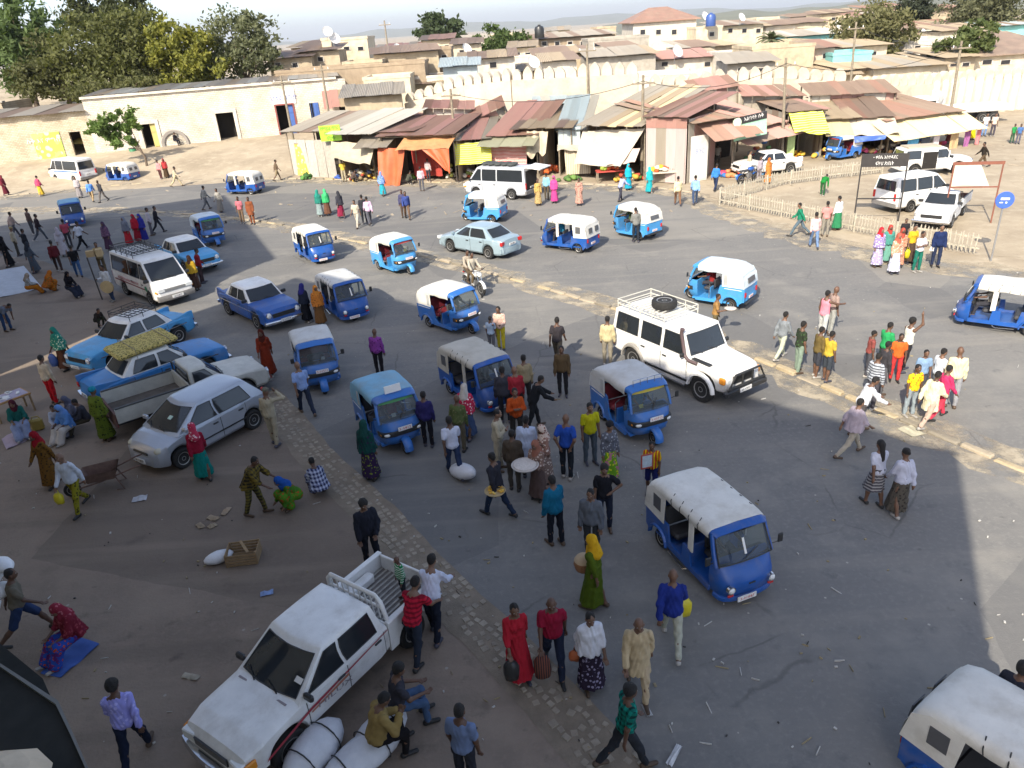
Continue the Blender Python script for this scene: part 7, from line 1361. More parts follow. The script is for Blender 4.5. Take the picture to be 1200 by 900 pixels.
        out.append(('shawl', [*yoke(.04), ell(T(0, -.01, .34), (wd+.05, .15, .15), .05), cone(T(0, -.01, .36), T(0, .02, -.06), (wd+.045, .145), (wd+.11, .225), .06, .06, seed)] + sleeves(1.25, .022), spec))
    bk, bs = bot
    if bk in ('tr', 'so'):
        o = [ell(V3(0, 0, -.0), (.162*fat, .124*fat, .12), .05)]
        for nm in 'lr':
            hip, kn, an, toe, heel = J[nm]
            if bk == 'tr': o += [cap(hip, kn, .09*fat, .068), cap(kn, lerp(kn, an, .93), .067, .054)]
            else: o += [cap(hip, lerp(hip, kn, .95), .092*fat, .078)]
        out.append(('trousers' if bk == 'tr' else 'shorts', o, bs))
    elif bk in ('sk', 'ks'):
        if pose in ('sitg', 'seat', 'squat', 'phone', 'drive', 'bend') and bk == 'sk':
            o = [ell(V3(0, 0, .0), (.18, .15, .13), .06)]
            for nm in 'lr':
                hip, kn, an, toe, heel = J[nm]; o += [cap(hip, kn, .12, .11, .10), cap(kn, lerp(kn, an, .9), .11, .12, .10)]
            out.append(('skirt', o, bs))
        else: out.append(('skirt', [cone(V3(0, 0, .10), V3(0, .02+(.05 if 'walk' in pose else 0), -.79 if bk == 'sk' else -.5), (.15*fat, .125*fat), ((.25 if bk == 'sk' else .23)*fat, .225*fat), .05, .05, seed)], bs))
    hk, hs = head
    if hk == 'h': out.append(('hair', [ell(H(0, -.018, .034), (.080, .090, .088), .02, HR), ell(H(0, -.045, -.01), (.07, .055, .07), .02, HR)], hs))
    elif hk == 'a': out.append(('hair', [ell(H(0, -.02, .042), (.096, .102, .096), .02, HR), ell(H(0, -.05, 0), (.08, .06, .08), .02, HR)], hs))
    elif hk == 'l': out.append(('hair', [ell(H(0, -.02, .035), (.082, .092, .09), .02, HR), cap(H(0, -.08, .0), T(0, -.10, .34), .06, .05, .04)], hs))
    elif hk == 'b2': out.append(('hair', [ell(H(0, -.02, .035), (.082, .092, .09), .02, HR), ell(H(0, -.11, .03), (.045, .045, .045), .02)], hs))
    elif hk == 'c': out.append(('cap', [ell(H(0, -.008, .055), (.086, .098, .07), .02, HR), ell(H(0, .09, .05), (.06, .06, .014), .02, HR)], hs))
    elif hk == 't': out.append(('head_wrap', [ell(H(0, -.02, .05), (.098, .108, .085), .02, HR), ell(H(0, -.07, .04), (.06, .06, .06), .03, HR)], hs))
    elif hk == 's':
        out.append(('headscarf', [ell(H(0, -.028, .022), (.092, .108, .118), .03, HR), cap(H(0, -.05, -.05), T(0, -.06, .40), .095, .13, .05), ell(T(0, -.02, .42), (wd*.95, .13, .10), .06), cap(H(0, .03, -.13), T(0, .07, .38), .06, .07, .04)], hs))
    shoe = []
    for nm in 'lr':
        hip, kn, an, toe, heel = J[nm]; shoe.append(('shoe', [cap(heel, toe, .042, .034, .02), cap(an+V3(0, 0, -.02), heel, .038, .042)], 'shoe'))
    out += shoe
    zmin = min(min(J[n_][3][2]-.033, J[n_][4][2]-.042) for n_ in 'lr')
    if pose == 'sitg': zmin = min(zmin, -.14)
    return out, zmin, [H(.031, .083, .012), H(-.031, .083, .012)], A
SKINS = [mat('skin_tone_%d' % i, c, .55, var=.12, scale=9) for i, c in enumerate([(.135, .070, .042), (.10, .050, .030), (.18, .098, .060)])]
HAIR = mat('black_hair', (.012, .010, .009), .8, bump=.6, bscale=120); GREYH = mat('greying_hair', (.10, .095, .09), .85, bump=.6, bscale=120)
SHOE = [mat('shoe_%d' % i, c, .6) for i, c in enumerate([(.02, .02, .02), (.08, .05, .03), (.35, .33, .3), (.05, .05, .07)])]
eye_me = MB().blob((0, 0, 0), (.026, .014, .014), 8, 6).mesh('eye', 180); M_EYE = mat('eye_white', (.5, .48, .44), .3); M_IRIS = mat('iris_dark', (.01, .008, .006), .2); iris_me = MB().blob((0, .005, 0), (.012, .010, .012), 7, 5).mesh('iris', 180)
def fspec(s):
    if not isinstance(s, str): return s
    q = s.split('/'); return fabric(q[0], q[1] if len(q) > 1 else 'plain', q[2] if len(q) > 2 else 'ffffff', 1., q[3] if len(q) > 3 else None)
PN = [0]
def person(loc, face, h, pose, top, bot, head, lab, res=.02, female=False, fat=1., seated_z=None, child=False, group='people in the street'):
    PN[0] += 1; r = random.Random(PN[0]*13); near = res < .013
    tp = top.split(':') if ':' in top else (top, '888888'); bt = bot.split(':') if ':' in bot else (bot, '444444'); hd = head.split(':') if ':' in head else (head, None)
    parts, zmin, eyes, A = person_parts(pose, tp, bt, hd, res, female, near, fat, r.uniform(0, 6))
    t = thing('person', lab, 'person', loc, -math.radians(face), group); s = h/1.70; t.scale = (s, s, s); sk = SKINS[r.choice((0, 0, 1, 1, 2))]; shm = r.choice(SHOE)
    for nm, prims, m in parts:
        P_, Q = snet(prims, res*(1 if nm != 'shoe' else .9), .0065 if nm not in ('body', 'hair', 'shoe', 'cap') else (.004 if nm == 'hair' else 0), r.uniform(0, 6)); P_[:, 2] -= zmin; me = bpy.data.meshes.new(nm); me.from_pydata(P_.tolist(), [], Q.tolist()); me.polygons.foreach_set('use_smooth', [True]*len(me.polygons))
        mm = sk if m == 'skin' else (shm if m == 'shoe' else ((GREYH if m == 'grey' else HAIR) if nm == 'hair' else fspec(m or '222222')))
        link(nm, me, mm, t)
    if res < .021:
        for e in eyes: o = link('eye', eye_me, M_EYE, t, (e[0], e[1], e[2]-zmin)); link('iris', iris_me, M_IRIS, o)
    t['hand'] = [float(v) for v in (A['r'][2]-V3(0, 0, zmin)+A['r'][3]*.08)]; t['handl'] = [float(v) for v in (A['l'][2]-V3(0, 0, zmin)+A['l'][3]*.08)]
    return t
def hand(t, l=False):
    v = Vector(t['handl' if l else 'hand']); del_ = t.scale[0]; return Vector(t.location) + Matrix.Rotation(t.rotation_euler.z, 3, 'Z') @ (v*del_)
def PX(px, py, h, face, pose, top, bot, head, lab, f=0, fat=1., dz=0.):
    g = G(px, py, dz); res = .011 if py > 625 else (.016 if py > 470 else (.021 if py > 330 else .028)); g.z = max(g.z, hills(g.x, g.y) if dz == 0 else dz)+.006
    return person(g, face, h, pose, top, bot, head, lab, res, bool(f), fat)
# feet position, height, facing (0 away, 90 right, 180 towards the hotel, 270 left), pose, top, lower garment, head, label, woman
C = {}
ROWS = '''
beige|747|812|1.72|185|walk|ro:b8a583|tr:b5a284|b:|man in long beige shirt and trousers walking towards the hotel|0
shawl|692|802|1.62|170|walkb|sh:cfd0d6|sk:2b2233/print/8d86a0|h|woman in wide white shawl over dark printed skirt|1
polo|650|787|1.74|180|walk|ss:8c1733|tr:20283c|b:|man in crimson polo shirt and dark jeans carrying a striped bag|0
red|608|793|1.66|165|walk|dr:a8202f|no|h|woman in long red dress with pale scarf and black bag|1
teal|733|899|1.70|75|walkb|ss:0d7a6c/check/0a3330|tr:2a2d33|a|man in teal checked shirt walking along the cobbles end|0
bluej|786|757|1.70|10|stride|jk:1e2f7a|tr:a9aa9a|b:|man in blue hooded jacket and pale trousers with yellow bag|0
green|698|712|1.66|300|walk|dr:4a5c12|no|s:c79a1c|woman in olive green robe and yellow headscarf carrying a basket|1
grey|694|652|1.68|200|stand|jk:5b6068|tr:33363a|h|man in grey jacket standing behind the woman in yellow headscarf|0
blackt|709|620|1.66|185|hip|ss:1a1b22|tr:1d2435|a|youth in black T-shirt with hands folded near the white hooded rickshaw|0
stripe|763|580|1.45|200|holdr|ss:c0a012/vstripe/9c2a1e|so:1d2560|h|boy in red and yellow striped shirt holding a framed picture|0
wskirt|1022|592|1.62|350|walk|ss:b9bccb|ks:44434a/hstripe/8d8b8c|l|woman in white T-shirt and striped skirt with long black hair|1
wskirt2|1050|603|1.62|355|walkb|ls:b4b6c6|sk:4b463f/print/2c2824|b2|woman in white blouse and dark patterned skirt holding a friend's hand|1
pinksh|995|534|1.64|75|stride|sh:b3a5ad|tr:a9a090|h|woman in pinkish white shawl over beige trousers at the median|1
bentw|1004|508|1.66|90|lean|ls:d5d6da|tr:4f4a4a|h|man in white shirt leaning over the median kerb|0
tealj|652|638|1.70|330|holdr|jk:0f5f7e|tr:1b1f2a|h|man in teal jacket stretching a hand to the round bread tray|0
traym|585|605|1.70|310|walk|ls:2b2b33|tr:223047|h|man in dark shirt carrying a flat basket of yellow fruit|0
yelt|692|543|1.72|165|stand|ss:a8a514|tr:4a5560|h|man in mustard yellow T-shirt and grey jeans|0
patw|714|563|1.62|160|stand|ls:52555e/print/8b8d96|sk:5a8a1e/print/b7bd2a/a26a7a|t:222226|woman in grey patterned top and lime green skirt|1
bluep|665|560|1.74|20|behind|ss:23489c|tr:1f242c|b:|man in royal blue polo shirt with hands clasped behind his back|0
whites|620|560|1.70|10|stand|ro:b7c3dc|tr:20232a|h|man in loose white smock standing in the thick of the crowd|0
creamm|586|551|1.72|100|cross|ls:b3a992|tr:a39a86|h|man in cream shirt with folded arms at the crowd's edge|0
hood|604|574|1.62|10|stand|jk:4a4036|tr:46423c|h|person in brown hooded top beside the white smock|0
orange|607|520|1.66|170|cross|ls:b04a1c|tr:33302e|h|man in bright orange shirt among the crowd|0
printw|640|566|1.60|240|rest|ls:8a6a5e/print/cfc0b4|sk:7d6a62/print/c9bdb2|s:b9a79a/print/7a4a3e|woman in brown white print with matching scarf by the bread tray|1
trayw|632|584|1.58|215|hold|ls:7a6258/print/b8a69a|sk:5a4a46|s:8d5d4c|woman with rust scarf holding the round bread tray|1
darkj|593|495|1.70|350|stand|jk:383840|tr:24242a|h|man in dark jacket standing before the beige hooded rickshaw|0
redb|607|494|1.68|350|stand|ls:9c2a35|tr:2a2a30|b:|man in red pullover standing before the beige hooded rickshaw|0
beigeb|617|478|1.66|355|stand|ls:93866a|tr:2c2a2a|h|man in khaki shirt behind the red pullover|0
blackb|626|502|1.62|80|lean|jk:1c1e22|tr:222428|h|person in black coat stooping behind the orange shirt|0
brownj|660|464|1.62|190|stand|jk:5a4a34|tr:26262a|h|youth in brown jacket with black trousers in the open road|0
blacktt|654|428|1.68|20|walk|ss:332f33|tr:5b5348|h|man in black T-shirt and brown trousers near the off-roader|0
backred|712|428|1.66|15|stand|ls:c2b48c|tr:8a8272|h|man in cream jacket with red back panel behind the off-roader|0
lcman|837|395|1.55|110|holdr|ss:a07a48|tr:6a5e44|h|boy in tan shirt carrying a bread plate past the off-roader|0
sackm|534|558|1.70|345|walk|ss:c4c8d8|tr:2c3a58|h|man in white T-shirt and jeans pulling a white sack|0
redsh|549|514|1.62|20|walk|sh:b22a48/print/d8c0c4|sk:46587a|s:b8b0a8|woman in crimson and white shawl near the beige hooded rickshaw|1
camo|541|528|1.62|15|stand|ls:4f5a36/print/6b6a4a|tr:5b5444|b:|man in green camouflage top behind the white T-shirt|0
purpl|503|523|1.62|5|stand|ls:2e2a5e|tr:1c1c24|h|boy in dark purple shirt beside the light blue hooded rickshaw|0
greend|436|562|1.66|20|stand|sh:0f3b38/print/2c1c3c|sk:2f1f3e/print/6b7a2a|s:15403c|woman in dark green and purple drapes by the light blue hooded rickshaw|1
lblue|361|486|1.74|330|walk|ss:8aa2cf|tr:2a3244|b:|man in pale blue shirt holding a water bottle|0
capm|324|521|1.72|10|cap|ls:a79d86|tr:a09680|c:6a6658|man in beige suit raising a hand to his cap|0
rust|317|440|1.66|170|walk|dr:7a2c18|no|s:4a1c12|woman in rust orange robe walking past the deep blue saloon|1
purps|446|440|1.62|10|stand|ls:7a3a86/print/4a2056|tr:1c1a20|b:|man in purple printed shirt alone in the shaded road|0
orgw|377|381|1.60|150|stand|sh:b06a2a/print/5a3a1e|sk:6a4a2a|s:c07a30|woman in orange brown wrap beside the dark blue rickshaw|1
blkw|361|378|1.58|30|stand|sh:1d2434|sk:12141c|s:2a2a6a|woman in black dress and blue scarf beside the dark blue rickshaw|1
pinky|588|410|1.60|200|hold|ls:c9a898/print/9c8a7c|tr:b8a82a|h|person in pale pink print with yellow trousers near the median|0
headw|577|413|1.30|20|stand|ss:9fb0c4|tr:5a5a60|h|child in pale top behind the beige hood|0
checky|302|603|1.66|100|lean|sh:6a5a22/check/26221c|tr:6a6230/check/2c281e|h|man in black and yellow checked wrap bending over goods|0
crg|350|592|1.55|230|squat|ls:3d6a1e/print/8a2a1a|sk:4a7a1e/print/a23a20|s:1f4f9a|woman crouching in green and red print with blue headscarf|1
crp|378|583|1.55|330|squat|sh:2c3354/check/a9afc4|sk:23263a/check/7a80a0|h|woman crouching under a blue and white plaid shawl|1
jack|438|664|1.72|150|rest|jk:22242e|tr:20222a|a|man in dark jacket over blue shirt behind the pickup|0
redstr|490|775|1.74|25|lean|ss:b01c34/hstripe/7a1226|tr:2c3340|h|man in red striped polo leaning on the pickup bed|0
whit2|511|747|1.74|15|lean|ls:ccd0e0|tr:1c2230|h|man in white shirt and trainers leaning on the pickup tailgate|0
tealsh|80|433|1.62|200|walk|sh:2f7a66/print/c8d0b0|sk:5a3a2a|s:2c7a6a|woman in pale teal wrap carrying a blue bag|1
redtr|66|473|1.68|20|stand|ls:b8a890|tr:b01820|h|man in cream top and bright red trousers|0
jeans|10|388|1.60|110|bend|ss:6a7280|tr:2c4468|h|youth in jeans bending by the white ground sheet|0
redsc|65|569|1.62|200|walk|ls:6b4a1c/print/2e2418|sk:6b4a1c/print/3a2c18|s:8a1420|woman in yellow brown print dress with crimson headscarf|1
whty|97|598|1.72|190|walk|ls:c2c8d2|tr:7f7a1e/print/3c3a18|b:|man in white shirt and yellow patterned trousers with yellow bag|0
grstand|127|516|1.68|20|stand|sh:5c6a22/print/2c3418|sk:55641e/print/2c3418|t:1e8296|woman in green print wrap with turquoise head wrap by the old pickup|1
tealred|242|562|1.62|335|walk|ls:8a1830|sk:0f7a72|s:a8324a/print/d8b8bc|woman in crimson top and teal skirt with a child bundle|1
purple|165|891|1.70|345|walkb|ls:8f8fd0/print/a9a9e0|tr:1a2236|a|man in lilac dotted shirt and dark jeans walking to the pickup|0
stridem|38|748|1.72|60|stride|ss:6a6458|so:2a3a5c|h|porter striding with white sacks on his shoulder|0
pink|962|399|1.72|60|point|tk:e08a98|tr:b8b8b4|h|man in pink vest pointing across the far carriageway|0
pinkb|972|392|1.68|80|stand|ss:a08a80|tr:9a9a94|b:|man in dull shirt behind the pink vest|0
gry|914|421|1.62|60|walk|ls:7f8488|tr:b8bca8|h|boy in grey top and pale trousers at the median group|0
drkg|934|437|1.66|80|stand|ss:2c3426/print/3f5a34|tr:7f9080|h|boy in dark green T-shirt with white print at the median group|0
brwn|955|442|1.60|80|stand|ls:6a5a34|so:3a3c44|h|boy in olive brown shirt at the median group|0
yelb|967|447|1.58|70|stand|ss:c0a43c|so:3a4048|h|boy in yellow shirt at the median group|0
tank|1057|436|1.72|80|raise|tk:e0dccc|tr:2c2a2c|a|youth in white vest raising his arm over the boys|0
grnb|1032|438|1.62|70|hold|ss:2f9a5a|tr:2f4a38|h|boy in bright green shirt among the far crowd|0
org3|1047|447|1.50|200|stand|ss:d0642a|tr:c03a3a|h|boy in orange shirt and red trousers among the far crowd|0
str3|1019|479|1.64|60|stand|ls:a9adb4/hstripe/55585e|tr:46444a|h|man in grey striped shirt at the kerb of the far crowd|0
drk3|1030|462|1.60|80|stand|ls:3c3a3e|tr:5a5a5e|h|man in charcoal shirt behind the grey stripes|0
yel3|1064|488|1.52|170|stand|ss:d8b820/print/d0602a|tr:8f9aa0|h|boy in yellow and orange jersey with pale jeans|0
cream3|1085|499|1.62|60|stride|ro:d8cfae|tr:b09a8a|h|woman in cream tunic stepping onto the median|1
mag3|1098|491|1.58|75|walk|ls:b83460|tr:c03a4e|h|girl in magenta top and red trousers|1
wht3|1093|470|1.56|80|stand|ss:d8dce0|tr:60646a|h|boy in white T-shirt behind the magenta girl|0
tallc|1112|477|1.74|20|stand|ls:dccfa8|tr:8f8f92|b:|tall man in cream shirt with his back to the hotel|0
small3|1015|441|1.45|100|stand|ss:8a4a44|tr:4a4a50|h|small boy in maroon shirt among the far crowd|0
small4|1075|466|1.45|190|stand|ss:7f9ab8|tr:4a4a50|h|small boy in light blue shirt among the far crowd|0
prpw|1026|313|1.66|170|stand|sh:8a7aa8/print/e0dce8|sk:9a90b0/print/e4e0ea|s:b82a34|woman in lilac and white print with red headscarf|1
tealw|1037|308|1.60|190|stand|sh:4a8a80|sk:6aa090|s:b04038|woman in pale teal wrap behind the lilac print|1
whtw|1046|321|1.66|175|stand|ls:b88a70/print/d8c8b8|sk:c8c8d4/print/8a8aa0|s:b05a48|woman in white printed skirt and rust scarf|1
orgw2|1051|313|1.62|190|stand|dr:c08a70/print/a05a44|no|s:a84a3c|woman in orange print dress beside the white printed skirt|1
yelw|1064|309|1.66|170|rest|ss:d8a82a|sk:4a3a30|h|woman in amber top holding a yellow bag by the fence|1
whtg|1073|319|1.68|165|cross|ss:e2dcde|tr:1f6a5a|h|woman in white top and dark green trousers by the fence|1
suit|1095|313|1.76|195|stand|jk:1f2c52|tr:27304a|h|man in navy tracksuit jacket holding papers by the fence|0
grn4|936|277|1.70|290|stride|ls:1f7a5c|tr:5a6a74|h|man in green shirt bending in stride by the fence|0
pnk4|953|291|1.68|10|walk|ls:dcb4b0|tr:6a82a4|h|man in pale pink shirt and jeans by the fence|0
pnk5|966|277|1.66|10|stand|ss:d88a84|tr:8a8478|h|man in salmon shirt between the pink and white shirts|0
wht5|980|270|1.66|340|stand|ls:dfe2e4|sk:2f7a52|h|person in white shirt over green skirt by the fence|1
dark5|1057|290|1.30|200|stand|ss:2a282c|tr:26262a|h|child in dark clothes against the picket fence|0
grns|963|230|1.50|40|bend|ls:1f7a34|tr:2c5a34|h|person in green bending inside the earth island|0
t1|376|254|1.64|20|stand|sh:2a7a6c|sk:8a9a9a|s:2c8a7a|woman in sea green veil on the sunlit road|1
t2|385|253|1.64|330|stand|sh:3fae6a|sk:6a4a3a|s:4aba78|woman in bright green veil on the sunlit road|1
t3|401|256|1.64|330|walk|sh:3a3a42|sk:8a2a44|s:34343a|woman in black veil with crimson hem on the sunlit road|1
t4|420|267|1.66|200|walk|ss:c8bca8|tr:c0b8a8|h|man in cream clothes pushing a bicycle group on the road|0
t5|434|264|1.70|340|walkb|ls:d8b8d0|tr:5a5a62|h|man in pinkish shirt on the sunlit road|0
t5b|428|262|1.68|340|stand|ls:34343a|tr:2c3038|h|man in black beside the pinkish shirt|0
t6|449|230|1.64|20|walk|sh:6a86b8/print/a8bcd8|sk:2fa0b0|s:7a90c0|woman in blue print veil and turquoise skirt at the kerb|1
t7|478|257|1.70|170|walk|ls:3a4a86|tr:6a5444|h|man in blue shirt and brown trousers crossing the far road|0
t7b|474|255|1.66|175|stand|ls:4a4a6a|tr:5a4a40|h|man just behind the blue shirt and brown trousers|0
m1|631|241|1.62|170|stand|ls:b89a5a/print/7a5a2a|sk:a89060/print/6a5030|h|woman in yellow brown print by the raised tailgate|1
m2|641|234|1.64|20|stand|ls:8ac0d8|tr:5a5040|h|man in pale blue shirt by the raised tailgate|0
m3|650|238|1.64|200|stand|sh:c04a8a|sk:b84482|s:c85492|woman in magenta veil crossing by the market|1
m4|679|241|1.64|195|stand|dr:b08a7a/print/7a3a3a|no|h|woman in brown floral dress by the market|1
m5|736|223|1.64|160|stand|sh:1fa0b8|sk:1b92aa|s:28aac0|woman in cyan veil standing at the red table|1
m6|761|227|1.62|350|walk|sh:2aa8b0|sk:24a0a8|s:30b2ba|woman in turquoise veil by the pink sheet front|1
m7|727|236|1.64|60|lean|ls:aab0d8|tr:3a3a46|h|man in lilac white shirt behind the light blue rickshaw|0
m8|745|284|1.70|355|rest|ls:7a7a76|tr:2a3038|h|man in grey shirt standing at the light blue rickshaw|0
m9|794|241|1.70|5|walk|ls:d4c8a0|tr:7a5a44|h|man in cream shirt and brown trousers walking to the market|0
m10|814|240|1.70|10|walkb|ls:8ab0e0|tr:3a4a66|h|man in light blue shirt and jeans walking to the market|0
m11|838|224|1.70|40|walk|ls:3a7ac0|tr:2a3450|h|man in blue shirt and navy trousers near the fence corner|0
m12|840|197|1.66|10|stand|ss:9a9286|tr:46423c|h|man in grey brown shirt inside the dark open shop|0
m13|889|214|1.64|150|stand|ls:a8a0a8|tr:8a8488|h|man in dull lilac robe behind the fence|0
m14|899|216|1.60|160|stand|dr:c07a3a|no|s:b8642a|woman in orange dress behind the fence|1
m15|877|206|1.64|100|stand|ls:b8a890|tr:2c2c30|h|rider standing over the dark motorcycle|0
m16|495|224|1.66|350|stand|ls:c88a92/check/e0ccd0|tr:5a5a60|h|man in pink checked shirt before the orange stall|0
m17|503|213|1.66|20|stand|ls:c8b0b0|tr:3a3a40|h|shopper in pale shirt inside the orange stall|0
m18|478|217|1.58|40|squat|ls:4a4a40|tr:3a3a36|h|seller crouching at the orange curtain|0
m19|404|213|1.66|350|stand|ss:d0b44a|tr:b0a488|h|man in yellow shirt by the goods at the white kiosk|0
m20|413|214|1.50|60|squat|ls:5a4a44|tr:4a4440|h|seller crouching among the goods at the white kiosk|0
m21|326|212|1.68|60|walk|ss:6a5a48|so:8a7a60|h|barefoot man walking the earth bank by the leaning pole|0
m22|724|212|1.60|170|stand|ls:8a7a5a|sk:6a5a3a|t:b8a060|seller in straw coloured wrap behind the red table|1
g1|8|229|1.62|100|walk|sh:6a2430|sk:5a1f2a|s:7a2c38|woman in maroon veil at the far left kerb|1
g2|49|230|1.62|30|walk|sh:c04a6a|sk:c8a83a|h|woman in pink shawl and yellow skirt at the far left|1
g3|95|232|1.64|180|stand|sh:a8a0a0/print/7a7274|sk:8a8484|h|woman in grey print wrap by the white minibus|1
g4|110|237|1.66|350|walk|ls:5a8ad0|tr:a08a6a|h|man in sky blue shirt on the lit road at left|0
g5|122|237|1.66|200|walkb|ls:3a3a40|tr:6a6460|h|man in black shirt beside the sky blue shirt|0
g6|190|212|1.62|200|stand|ls:d08a8a|tr:5a3a3a|h|man in pink shirt on the bank by the round arch|0
g7|197|211|1.62|170|stand|sh:a83a3a|sk:4a3a2a|s:8a2a30|woman in red shawl on the bank by the round arch|1
g8|208|219|1.68|80|stride|ls:c8b89a|tr:c0b08e|h|man in sand coloured clothes striding with a load|0
g9|243|246|1.66|40|walk|ls:8a8a86|tr:5a5c60|h|man in grey clothes at the shade tip|0
g10|260|249|1.60|200|walk|ls:9a968e/print/6a665e|sk:7a7670|h|woman in grey patterned dress at the shade tip|1
g11|285|262|1.66|190|stand|ss:c0707a|tr:7a6450|h|man in pink and black top waiting at the median|0
g12|297|263|1.68|185|stand|ro:8a5034|tr:8a5034|h|man in long rust brown robe waiting at the median|0
g13|191|190|1.66|150|stand|ls:46506a|tr:3a3a44|h|man in slate blue shirt at the garage doorway|0
g14|211|189|1.60|110|seat|ls:2c2a30|tr:2a2c36|h|man in black sitting at the foot of the round arch|0
g15|88|184|1.64|170|stand|ls:1f7a70|tr:3a3a3a|h|seller in teal at the yellow parasol|0
l1|20|279|1.66|30|walk|ls:9a8a84|tr:4a4a50|h|man in dusty pink shirt in the left crowd|0
l2|50|283|1.70|40|walkb|ls:2a2026|tr:4a5058|h|man in black shirt and grey trousers in the left crowd|0
l3|40|275|1.66|30|stand|ls:5a4a46|tr:44464c|h|man half hidden behind the black shirt in the left crowd|0
l4|36|302|1.62|40|stand|jk:24262e|tr:30343c|h|youth in dark hooded jacket in the left crowd|0
l5|23|300|1.66|50|stand|ls:a8a08c|tr:4a463e|c:9a8a60|man in white shirt and straw cap in the left crowd|0
l6|42|320|1.62|30|walk|dr:4a525c|no|s:2c3038|woman in long grey dress by the white ground sheet|1
l7|12|313|1.66|40|walk|dr:18181c|no|s:1c1c20|woman in long black dress at the left edge|1
l8|71|319|1.70|330|walk|ls:5c1f26|tr:3a2a26|h|man in maroon shirt seen from behind in the left crowd|0
l9|77|301|1.64|330|walk|dr:b0aab0|no|s:a8a0a8|woman in white dress in the left crowd|1
l10|83|290|1.64|340|stand|ss:a8485a|tr:3a3a40|h|man in pink shirt near the light blue roofed rickshaw|0
l11|98|293|1.72|20|stride|ss:c2c8d4|tr:16181e|h|man in white T-shirt and black trousers near the light blue roofed rickshaw|0
l12|94|325|1.68|330|walk|ss:1a1a1e|tr:3a5a86|h|man in black T-shirt and blue jeans in the left crowd|0
l13|130|294|1.64|190|stand|sh:5a4258/print/7a5a70|sk:4a3448|s:4a3a50|woman in dusky purple veil behind the minibus rack|1
l14|153|287|1.62|200|stand|sh:6a6e7a|sk:a8242e|s:7a7e8a|woman in grey veil and red skirt behind the minibus|1
l15|164|284|1.62|190|stand|sh:a01c30|sk:8a1828|s:a82034|woman in crimson veil behind the minibus|1
l16|171|283|1.60|190|stand|sh:2a2f86|sk:24287a|s:2c3290|woman in royal blue veil behind the minibus|1
l17|179|276|1.66|60|stand|ls:b0aab0|tr:5a5a62|h|man in white shirt beyond the hidden saloon|0
l18|187|273|1.66|70|walk|ls:24242a|tr:2a2c34|h|man in black shirt beyond the hidden saloon|0
l19|123|322|1.68|150|hold|ls:a8946a|tr:6a5a44|h|man in sand shirt holding cartons behind the minibus|0
l20|133|353|1.68|200|holdr|ls:c8ccd0|tr:3a4c6c|h|man in white shirt carrying a long dark pole|0
l21|231|340|1.62|190|stand|sh:b8922a|sk:4a342c|s:5a3a2a|woman in yellow shawl at the minibus bumper|1
l22|238|332|1.66|60|rest|ls:7a1c26|tr:3a2c2e|h|man in dark red shirt at the minibus bumper|0
l23|85|347|1.60|120|sitg|ls:1c1a20|sk:2a3040|s:201c22|woman in black sitting on the ground with a cup|1
l24|57|343|1.58|30|squat|sh:a0561c/print/2a5a2a|sk:a8621c/print/2a4a24|s:b0641e|woman in orange and green crouching at the white sheet|1
l25|36|346|1.40|60|sitg|ls:8a8a88/print/b0b0ac|sk:b06a1c|s:9a8a7a|woman in orange skirt sitting at the white sheet|1
l26|116|383|1.35|120|squat|ls:2a2624|tr:2a3026|h|child squatting in the shade behind the blue saloons|0
s1|73|508|1.35|150|sitg|ls:b0b4c0|sk:8a8a98|h|child in white and blue sitting by the old pickup|1
s2|86|512|1.50|200|sitg|sh:5a86c0|sk:c0b8b0|s:6a90c8|woman in light blue shawl sitting by the old pickup|1
s3|93|500|1.45|220|sitg|ls:6a6a78|sk:6a6460|s:5a5a6a|woman in grey scarf sitting by the old pickup|1
s4|107|505|1.50|240|sitg|ls:3a3a42|tr:4a4438|h|man in dark shirt sitting by the old pickup|0
s5|29|508|1.58|150|sitg|sh:1c5a52|sk:8a94b0|s:4a1c26|woman in sea green shawl sitting beside the trinket table|1
s6|97|760|1.60|215|sitg|sh:6a1c2c/print/8a3a44|sk:2a4aa0/print/b04a2a/5a2a6a|s:7a2434/print/a05a64|woman in maroon wrap and flowered skirt sitting on blue cloth|1
'''
for ln_ in ROWS.strip().split('\n'):
    q = ln_.split('|'); C[q[0]] = PX(float(q[1]), float(q[2]), float(q[3]), float(q[4]), q[5], q[6], q[7], q[8], q[9], int(q[10]))
w_ = [k for k in C if C[k].name]
# far figures on the earth square at the right
for k, (px, py, h, fc, ps, tp, bt, hd, lb, f) in enumerate([(1150, 197, 1.68, 280, 'stride', 'ls:2c2620', 'so:5a4a38', 'h', 'man in dark clothes striding over the earth square', 0), (1138, 164, 1.64, 170, 'stand', 'sh:d8c41c', 'sk:d8c41c', 'h', 'woman in bright yellow dress by the flatbed truck', 1), (1152, 160, 1.7, 180, 'stand', 'ss:d8d4d0', 'tr:6a86b0', 'h', 'man in white shirt and jeans by the flatbed truck', 0), (1162, 160, 1.7, 180, 'stand', 'ss:d0b8a8', 'tr:4a4650', 'h', 'man in peach shirt by the flatbed truck', 0), (1185, 168, 1.35, 170, 'stand', 'ss:2a8a4a', 'tr:3a5a44', 'h', 'boy in green standing on the earth square', 0), (1192, 169, 1.4, 200, 'stand', 'ss:4a6a9a', 'tr:5a5a6a', 'h', 'boy in blue standing on the earth square', 0), (1111, 168, 1.62, 180, 'stand', 'ls:c86a5a', 'sk:8a4a44', 'h', 'shopper in coral top at the corner stall', 1), (1068, 176, 1.62, 20, 'stand', 'ls:7a8aa8', 'tr:4a4a52', 'h', 'shopper in slate shirt at the corner stall', 0)]):
    PX(px, py, h, fc, ps, tp, bt, hd, lb, f)
